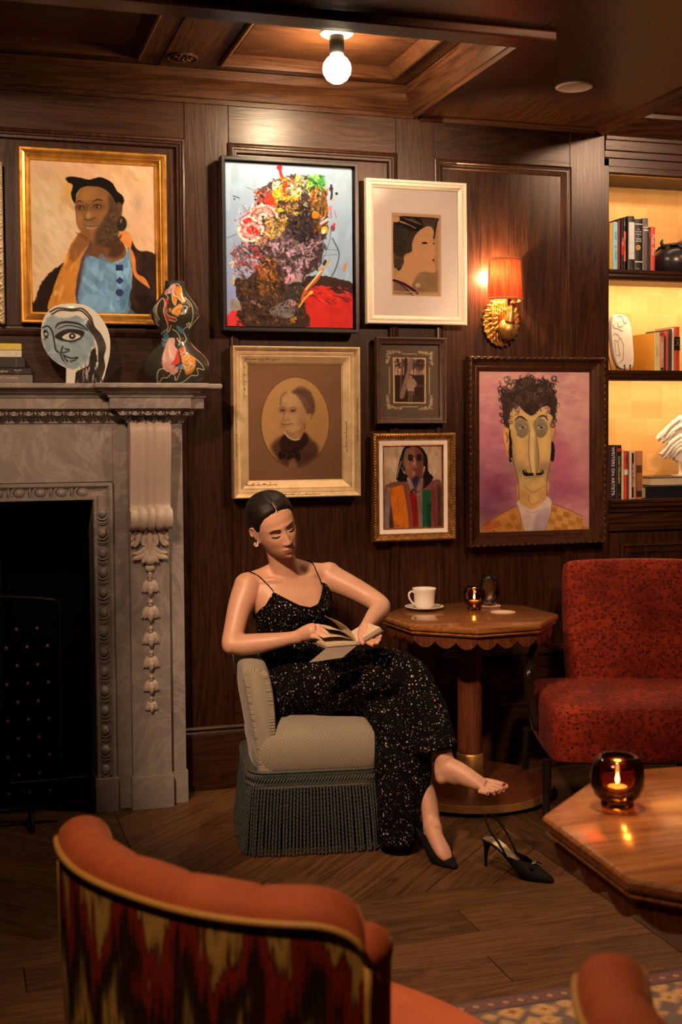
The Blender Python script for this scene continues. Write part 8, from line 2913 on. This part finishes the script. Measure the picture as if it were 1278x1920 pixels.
b.tube([hw(head_pt(0.0, z, 0.0072)) for z in np.linspace(0.076, 0.106, 12)], [0.0018 - 0.001 * k / 11 for k in range(12)], 6)
b.build('hair_parting', plain('scalp', (0.42, 0.22, 0.14), 0.5), woman, smooth=True)
M['lash'] = plain('dark lashes', (0.012, 0.007, 0.005), 0.6)
for s in (1, -1):
    b = MB()
    xs = np.linspace(0.013, 0.047, 9)
    zb = np.interp(xs, [0.013, 0.024, 0.037, 0.047], [0.0140, 0.0185, 0.0200, 0.0135])
    b.tube([hw(head_front(s * x, z, 0.0012)) for x, z in zip(xs, zb)], [0.0020, 0.0028, 0.0031, 0.0030, 0.0028, 0.0025, 0.0020, 0.0014, 0.0006], 8, ry=[0.0022] * 9, up=tuple(HF))
    b.build('eyebrow', M['lash'], woman, smooth=True)
    b = MB()
    xs = np.linspace(0.0165, 0.0455, 9)
    b.tube([hw(head_front(s * x, -0.0062 - 0.0032 * math.sin(PI * (x - 0.0165) / 0.029) + 0.0015 * (x - 0.0165) / 0.029, 0.0016)) for x in xs], [0.0008, 0.0015, 0.0019, 0.0021, 0.0022, 0.0023, 0.0022, 0.0018, 0.0008], 6)
    for k in range(9):
        x = 0.020 + 0.003 * k
        p0 = head_front(s * x, -0.0066 - 0.0030 * math.sin(PI * (x - 0.0165) / 0.029), 0.0012)
        b.tube([hw(p0), hw(p0 + Vector((s * 0.0005 * (k - 2), 0.0030, -0.0024)))], [0.0005, 0.0002], 4)
    b.build('eyelashes', M['lash'], woman, smooth=True)
b = MB()
r = random.Random(1)
ec = hw((0.0790, -0.004, -0.040))
for k in range(16):
    d = Vector((r.uniform(-1, 1), r.uniform(-1, 1), r.uniform(-1, 1))).normalized()
    b.ball(ec + HR * 0.003 + d * 0.0075, 0.0033, 7, 5)
b.build('earring', plain('crystal earring', (0.85, 0.78, 0.68), 0.12, 0.4), woman, smooth=True)
M['nail'] = plain('red nail varnish', (0.30, 0.012, 0.012), 0.15)
for px, py, d, r_ in ((944.5, 1470.5, 4.2025, 0.0062), (942, 1480.5, 4.184, 0.004), (934, 1483.5, 4.1705, 0.0038), (925, 1486.5, 4.1595, 0.0036), (913, 1487, 4.149, 0.003)):
    b = MB()
    b.ball(J(px, py, d), (r_, r_ * 0.6, r_ * 0.75), 10, 7)
    b.build('toenail', M['nail'], woman, smooth=True)
b = MB()
b.ball(J(700.5, 1209, 4.222), (0.0045, 0.0035, 0.004), 10, 7)
b.build('fingernail', M['nail'], woman, smooth=True)

# dress
t = NT('speckled black silk')
v = t.coord('Object')


def specks(scale, thr, seed):
    vv = t.new('ShaderNodeMapping', {'Vector': v, 'Location': (seed, seed * 2, seed * 3)}).outputs[0]
    wv = t.new('ShaderNodeVectorMath', {0: vv, 1: t.new('ShaderNodeVectorMath', {0: t.new('ShaderNodeTexNoise', {'Vector': vv, 'Scale': scale * 1.5}).outputs['Color'], 1: (0.006, 0.006, 0.006)}, operation='MULTIPLY').outputs[0]}, operation='ADD').outputs[0]
    q = t.new('ShaderNodeTexVoronoi', {'Vector': wv, 'Scale': scale})
    rnd = t.new('ShaderNodeSeparateColor', {'Color': q.outputs['Color']})
    rad = t.math('MULTIPLY', t.math('POWER', rnd.outputs[0], 2.8), thr)
    return t.math('LESS_THAN', q.outputs['Distance'], rad), rnd.outputs[1]


m1, k1 = specks(100, 0.36, 0.0)
m2, k2 = specks(180, 0.36, 3.7)
mm = t.math('MAXIMUM', m1, m2)
c = t.mix(t.math('GREATER_THAN', k1, 0.90), (0.40, 0.36, 0.31), (0.42, 0.20, 0.16))
c = t.mix(mm, (0.0030, 0.0024, 0.0024), c)
M['dress'] = t.p(Base_Color=c, Roughness=0.9, Specular_IOR_Level=0.08)
sk = MB()
wst = J(548, 1225, 4.56)
sk.tube([J(549, 1200, 4.57), J(547, 1240, 4.575), J(548, 1285, 4.57), J(552, 1310, 4.57)], [0.120, 0.145, 0.172, 0.150], 24, smooth=4, ry=[0.11, 0.125, 0.14, 0.12])
kk_ = 14
sk.add([torso_pt(k, 2 * PI * i / NA, 0.012) for k in range(kk_) for i in range(NA)], [(j * NA + i, j * NA + (i + 1) % NA, (j + 1) * NA + (i + 1) % NA, (j + 1) * NA + i) for j in range(kk_ - 1) for i in range(NA)] + [tuple(reversed(range(NA))), tuple((kk_ - 1) * NA + i for i in range(NA))])
sk.tube([J(515, 1240, 4.56), J(520, 1285, 4.54), J(560, 1300, 4.50)], [0.085, 0.105, 0.11], 20, smooth=4)
sk.tube([J(548, 1284, 4.55), J(610, 1276, 4.50), J(680, 1268, 4.44), J(735, 1262, 4.40), J(768, 1262, 4.38)], [0.130, 0.118, 0.102, 0.086, 0.072], 22, smooth=4)
sk.tube([J(755, 1262, 4.39), J(772, 1268, 4.378), J(788, 1310, 4.35), J(802, 1350, 4.315), J(812, 1385, 4.29), J(817, 1408, 4.28)], [0.060, 0.066, 0.068, 0.066, 0.063, 0.066], 22, smooth=4, ry=[0.06, 0.066, 0.075, 0.08, 0.08, 0.082])
sk.tube([J(560, 1300, 4.62), J(650, 1305, 4.56), J(735, 1312, 4.49)], [0.12, 0.095, 0.085], 20, smooth=4)
sk.tube([J(725, 1285, 4.48), J(742, 1330, 4.47), J(748, 1400, 4.43), J(750, 1470, 4.40), J(746, 1540, 4.385), J(742, 1585, 4.38)], [0.085, 0.095, 0.104, 0.100, 0.084, 0.076], 22, smooth=4, ry=[0.08, 0.085, 0.09, 0.085, 0.075, 0.07])
sk.tube([J(770, 1330, 4.41), J(778, 1400, 4.385), J(784, 1450, 4.37), J(780, 1490, 4.37), J(768, 1530, 4.375)], [0.055, 0.060, 0.050, 0.036, 0.022], 18, smooth=4)
sk.tube([J(700, 1300, 4.45), J(735, 1340, 4.42), J(765, 1380, 4.38), J(785, 1400, 4.35)], [0.07, 0.085, 0.075, 0.05], 18, smooth=4)
do = sk.build('dress', M['dress'], woman, fix=False)
modded(do, ('REMESH', {'mode': 'VOXEL', 'voxel_size': 0.006, 'use_smooth_shade': True}), ('SMOOTH', {'factor': 0.6, 'iterations': 10}))
bm = bmesh.new()
bm.from_mesh(do.data)
bm.normal_update()
P = np.array([v_.co for v_ in bm.verts])
A = np.arctan2(P[:, 1] + 0.9, P[:, 0] - 1.50)
fold = vnoise(P[:, 0] * 1.0 + P[:, 1] * 0.6, P[:, 2] * 0.16 + P[:, 0] * 0.12, 0.055, 4, 3) - 0.5
fold2 = vnoise(P[:, 0] + 3, P[:, 2] + P[:, 1] * 2, 0.09, 9, 2) - 0.5
for v_, a, c_ in zip(bm.verts, fold, fold2):
    v_.co += v_.normal * (a * 0.020 + c_ * 0.010)
# bodice: a shell over the torso whose upper edge follows the neckline
cz = lambda px, py, d=4.46: float(J(px, py, d)[2])
AL = np.radians([-180, -130, -104, -82, -55, -37, -22, -8, 6, 18, 30, 46, 66, 90, 130, 180])
AZ = [cz(500, 1140), cz(480, 1150), cz(469, 1160), cz(480, 1150), cz(497, 1132), cz(512, 1108), cz(533, 1121), cz(555, 1133), cz(577, 1138), cz(590, 1133), cz(597, 1118), cz(602, 1096), cz(612, 1106), cz(615, 1120), cz(600, 1140), cz(500, 1140)]
NB, NVB = 96, 34
z_lo = float(tc[9][2])
zt = tc[:, 2]
rows_ = []
for j in range(NVB + 1):
    for i in range(NB):
        al = -PI + 2 * PI * i / NB
        ztop = np.interp(al, AL, AZ)
        z = z_lo + (ztop - z_lo) * j / NVB
        kf = np.interp(z, zt, np.arange(NK))
        k0 = int(min(NK - 2, math.floor(kf)))
        off = 0.0075 + 0.006 * (1 - j / NVB) + 0.003 * math.sin(al * 7 + z * 20) * (1 - j / NVB)
        p = torso_pt(k0, al, off) * (1 - (kf - k0)) + torso_pt(k0 + 1, al, off) * (kf - k0)
        rows_.append(p)
vb = [bm.verts.new(p) for p in rows_]
for j in range(NVB):
    for i in range(NB):
        f = bm.faces.new((vb[j * NB + i], vb[j * NB + (i + 1) % NB], vb[(j + 1) * NB + (i + 1) % NB], vb[(j + 1) * NB + i]))
        f.smooth = True
bm.to_mesh(do.data)
bm.free()
do.data.polygons.foreach_set('use_smooth', [True] * len(do.data.polygons))
# shoulder straps laid on the skin
from mathutils.bvhtree import BVHTree
tree = BVHTree.FromPolygons([tuple(q) for q in co], [tuple(p_.vertices) for p_ in me.polygons])
for path in ([(512.5, 1109), (503, 1098), (493, 1088), (484, 1080.5), (476, 1076.5), (470, 1074)], [(602, 1097), (598, 1084), (592, 1070), (586, 1058), (581, 1049.5)]):
    pts = []
    for px, py in path:
        for dy in range(0, 14):
            d = ray(px, py + dy)
            hit = tree.ray_cast(CAM, d.normalized())
            if hit[0] is not None and (hit[0] - CAM).length < 5.2:
                pts.append(hit[0] + hit[1] * 0.0026 + UPV * 0.0)
                break
    if len(pts) > 1:
        e = pts[-1] + Vector((0, 0.035, 0.0))
        b = MB()
        b.tube(pts + [e], 0.0021, 6, smooth=4)
        s_ = b.build('strap', M['dress'], do, smooth=True)

# ------------------------------------------------------------------ the open book in her hands
bk = thing('open_book', 'small open book with cream pages held open in the seated woman\'s hands', 'book', tuple(J(669, 1210, 4.27)))
AX = np.array((-0.14, 0.97, 0.03))
AX /= np.linalg.norm(AX)
Tg = J(669, 1208, 4.255)


def leaf(c0, c1, thick, name, mat, n=10, bow=0.0, side=1):
    """slab from the gutter edge c0 to the outer edge c1, extended along the gutter axis."""
    b = MB()
    e = c1 - c0
    nn = np.cross(AX, e)
    nn /= np.linalg.norm(nn)
    if nn[2] < 0:
        nn = -nn
    vs, fs = [], []
    for k in range(n + 1):
        u = k / n
        p = c0 + e * u + nn * bow * math.sin(PI * u)
        for h in (0, thick):
            for a in (0, 0.105):
                vs.append(p + nn * h + AX * a)
    for k in range(n):
        o = k * 4
        for q in ((0, 1), (1, 3), (3, 2), (2, 0)):
            fs.append((o + q[0], o + q[1], o + 4 + q[1], o + 4 + q[0]))
    fs += [(0, 1, 3, 2), (n * 4, n * 4 + 1, n * 4 + 3, n * 4 + 2)]
    b.add(vs, fs)
    return b.build(name, mat, bk, smooth=30)


cvm = plain('grey paper cover', (0.20, 0.16, 0.12), 0.6)
M['page'] = plain('book page', (0.60, 0.49, 0.35), 0.85, 0, 0.05, 150)
leaf(Tg, J(612, 1213, 4.235), 0.010, 'left_pages', M['page'])
leaf(Tg + np.array((0, 0, -0.0025)), J(609, 1216, 4.232), 0.0018, 'cover', cvm)
leaf(Tg + np.array((0.004, 0, -0.002)), J(716, 1181, 4.235), 0.013, 'right_pages', M['page'])
leaf(Tg + np.array((0.004, 0, -0.005)), J(719, 1183, 4.232), 0.0018, 'cover', cvm)
leaf(Tg + np.array((0, 0, 0.010)), J(631, 1164, 4.30), 0.0005, 'turning_page', M['page'], 12, 0.010)
leaf(Tg + np.array((0, 0, 0.010)), J(616, 1180, 4.27), 0.0005, 'turning_page', M['page'], 12, 0.012)
leaf(Tg + np.array((0, 0, 0.009)), J(606, 1196, 4.25), 0.0005, 'turning_page', M['page'], 12, 0.010)
b = MB()
q = [J(668, 1211, 4.245), J(611, 1216, 4.225), J(580, 1242, 4.20), J(642, 1233, 4.215)]
b.add(q + [p_ + np.array((0, 0.0006, 0.0008)) for p_ in q], [(0, 1, 2, 3), (7, 6, 5, 4), (0, 4, 5, 1), (1, 5, 6, 2), (2, 6, 7, 3), (3, 7, 4, 0)])
b.build('loose_cover', cvm, bk)


# ------------------------------------------------------------------ shoes
M['satin'] = plain('black satin', (0.005, 0.0045, 0.0045), 0.7, 0, 0.1, 200, Specular_IOR_Level=0.2)
M['crystal'] = plain('crystal buckle', (0.8, 0.76, 0.7), 0.15, 0.6)


def shoe(root, worn):
    sole = lambda x: np.interp(x, [-0.02, 0.0, 0.03, 0.06, 0.09, 0.12, 0.15, 0.17, 0.20, 0.252], [0.092, 0.091, 0.086, 0.072, 0.050, 0.028, 0.012, 0.006, 0.003, 0.003])
    wid = lambda x: np.interp(x, [-0.022, -0.015, 0.0, 0.03, 0.07, 0.11, 0.15, 0.175, 0.20, 0.225, 0.245, 0.252], [0.004, 0.016, 0.025, 0.027, 0.025, 0.030, 0.038, 0.038, 0.031, 0.020, 0.010, 0.003])
    par = (lambda b, nm, mat, **kw: lpart(b, nm, mat, root, **kw))
    xs = np.linspace(-0.022, 0.252, 40)
    b = MB()
    vs = []
    for x in xs:
        for h in (0.0, 0.006):
            for s in (-1, 1):
                vs.append((x, s * wid(x), sole(x) + h))
    n = len(xs)
    fs = []
    for k in range(n - 1):
        o = 4 * k
        for q in ((0, 1), (1, 3), (3, 2), (2, 0)):
            fs.append((o + q[0], o + q[1], o + 4 + q[1], o + 4 + q[0]))
    fs += [(0, 1, 3, 2), (4 * n - 4, 4 * n - 3, 4 * n - 1, 4 * n - 2)]
    b.add(vs, fs)
    par(b, 'sole', M['satin'], smooth=40)
    if not worn:
        b = MB()
        xi = np.linspace(-0.016, 0.11, 18)
        b.add([(x, s * wid(x) * 0.86, sole(x) + 0.0068) for x in xi for s in (-1, 1)], [(2 * k, 2 * k + 1, 2 * k + 3, 2 * k + 2) for k in range(17)])
        par(b, 'insole', plain('pale gold lining', (0.52, 0.42, 0.28), 0.25, 0.6, 0.4, 50))
    b = MB()
    nu, nv = 26, 18

    def upper(u, w, off=0.0):
        th = PI * u
        sn = math.sin(th)
        x0 = 0.085 + 0.085 * sn ** 1.6
        x = x0 + (0.252 - x0) * w
        hgt = np.interp(x, [0.08, 0.12, 0.16, 0.19, 0.22, 0.245, 0.252], [0.040, 0.046, 0.046, 0.036, 0.024, 0.013, 0.004]) + off
        return (x, (wid(x) + 0.002 + off) * math.cos(th), sole(x) + 0.002 + hgt * sn ** 0.8)
    b.grid(lambda u, w: upper(u, w), nu, nv)
    b.grid(lambda u, w: upper(u, w, -0.0018), nu, nv)
    par(b, 'upper', M['satin'], smooth=60, fix=False)
    b = MB()
    b.tube([(0.0, 0, 0.090), (-0.004, 0, 0.070), (-0.008, 0, 0.04), (-0.008, 0, 0.0)], [0.020, 0.011, 0.0065, 0.0050], 12, smooth=4)
    par(b, 'heel', M['satin'], smooth=50)
    b = MB()
    if worn:
        pth = [upper(0.06, 0.0), (0.05, 0.028, 0.105), (0.0, 0.026, 0.135), (-0.024, 0.0, 0.142), (0.0, -0.026, 0.135), (0.05, -0.028, 0.105), upper(0.94, 0.0)]
    else:
        pth = [upper(0.06, 0.0), (0.060, 0.033, 0.110), (0.018, 0.028, 0.160), (-0.004, 0.006, 0.178), (0.0, -0.016, 0.172), (0.030, -0.030, 0.135), (0.065, -0.032, 0.100), upper(0.94, 0.0)]
    b.tube(pth, 0.0028, 6, smooth=5, ry=0.0045)
    par(b, 'slingback_strap', M['satin'], smooth=True)
    b = MB()
    c = Vector(upper(0.5, 0.06))
    b.tube([(c.x + 0.004 + 0.004 * math.sin(a), 0.009 * math.cos(a), c.z + 0.0035 - 0.001 * math.sin(a)) for a in np.linspace(0, 2 * PI, 16, endpoint=False)], 0.0018, 6, closed=True)
    par(b, 'buckle', M['crystal'], smooth=True)
    b = MB()
    for s in (-1, 1):
        b.tube([(c.x + 0.004, s * 0.004, c.z + 0.002), (c.x + 0.008, s * 0.020, c.z + 0.001), (c.x + 0.012, s * 0.032, c.z - 0.006)], [0.003, 0.007, 0.006], 8, smooth=3, ry=[0.002, 0.0025, 0.002])
    par(b, 'bow', M['satin'], smooth=True)


sh = local(thing('high_heel_shoe', 'empty black slingback high heel with a crystal buckle standing on the floor', 'shoe', (1.700, -1.214, 0.0004)), math.atan2(-0.202, 0.134))
shoe(sh, False)
ws = bpy.data.objects.new('worn_shoe', None)
COL.objects.link(ws)
ws.empty_display_size = 0.03
link_loc = Vector((1.523, -0.962, 0.0005))
ws.parent = woman
ws.matrix_parent_inverse = Matrix.Translation(-woman.location)
ws.location = link_loc
ws.rotation_euler = (0, 0, math.atan2(-0.229, 0.061))
shoe(ws, True)
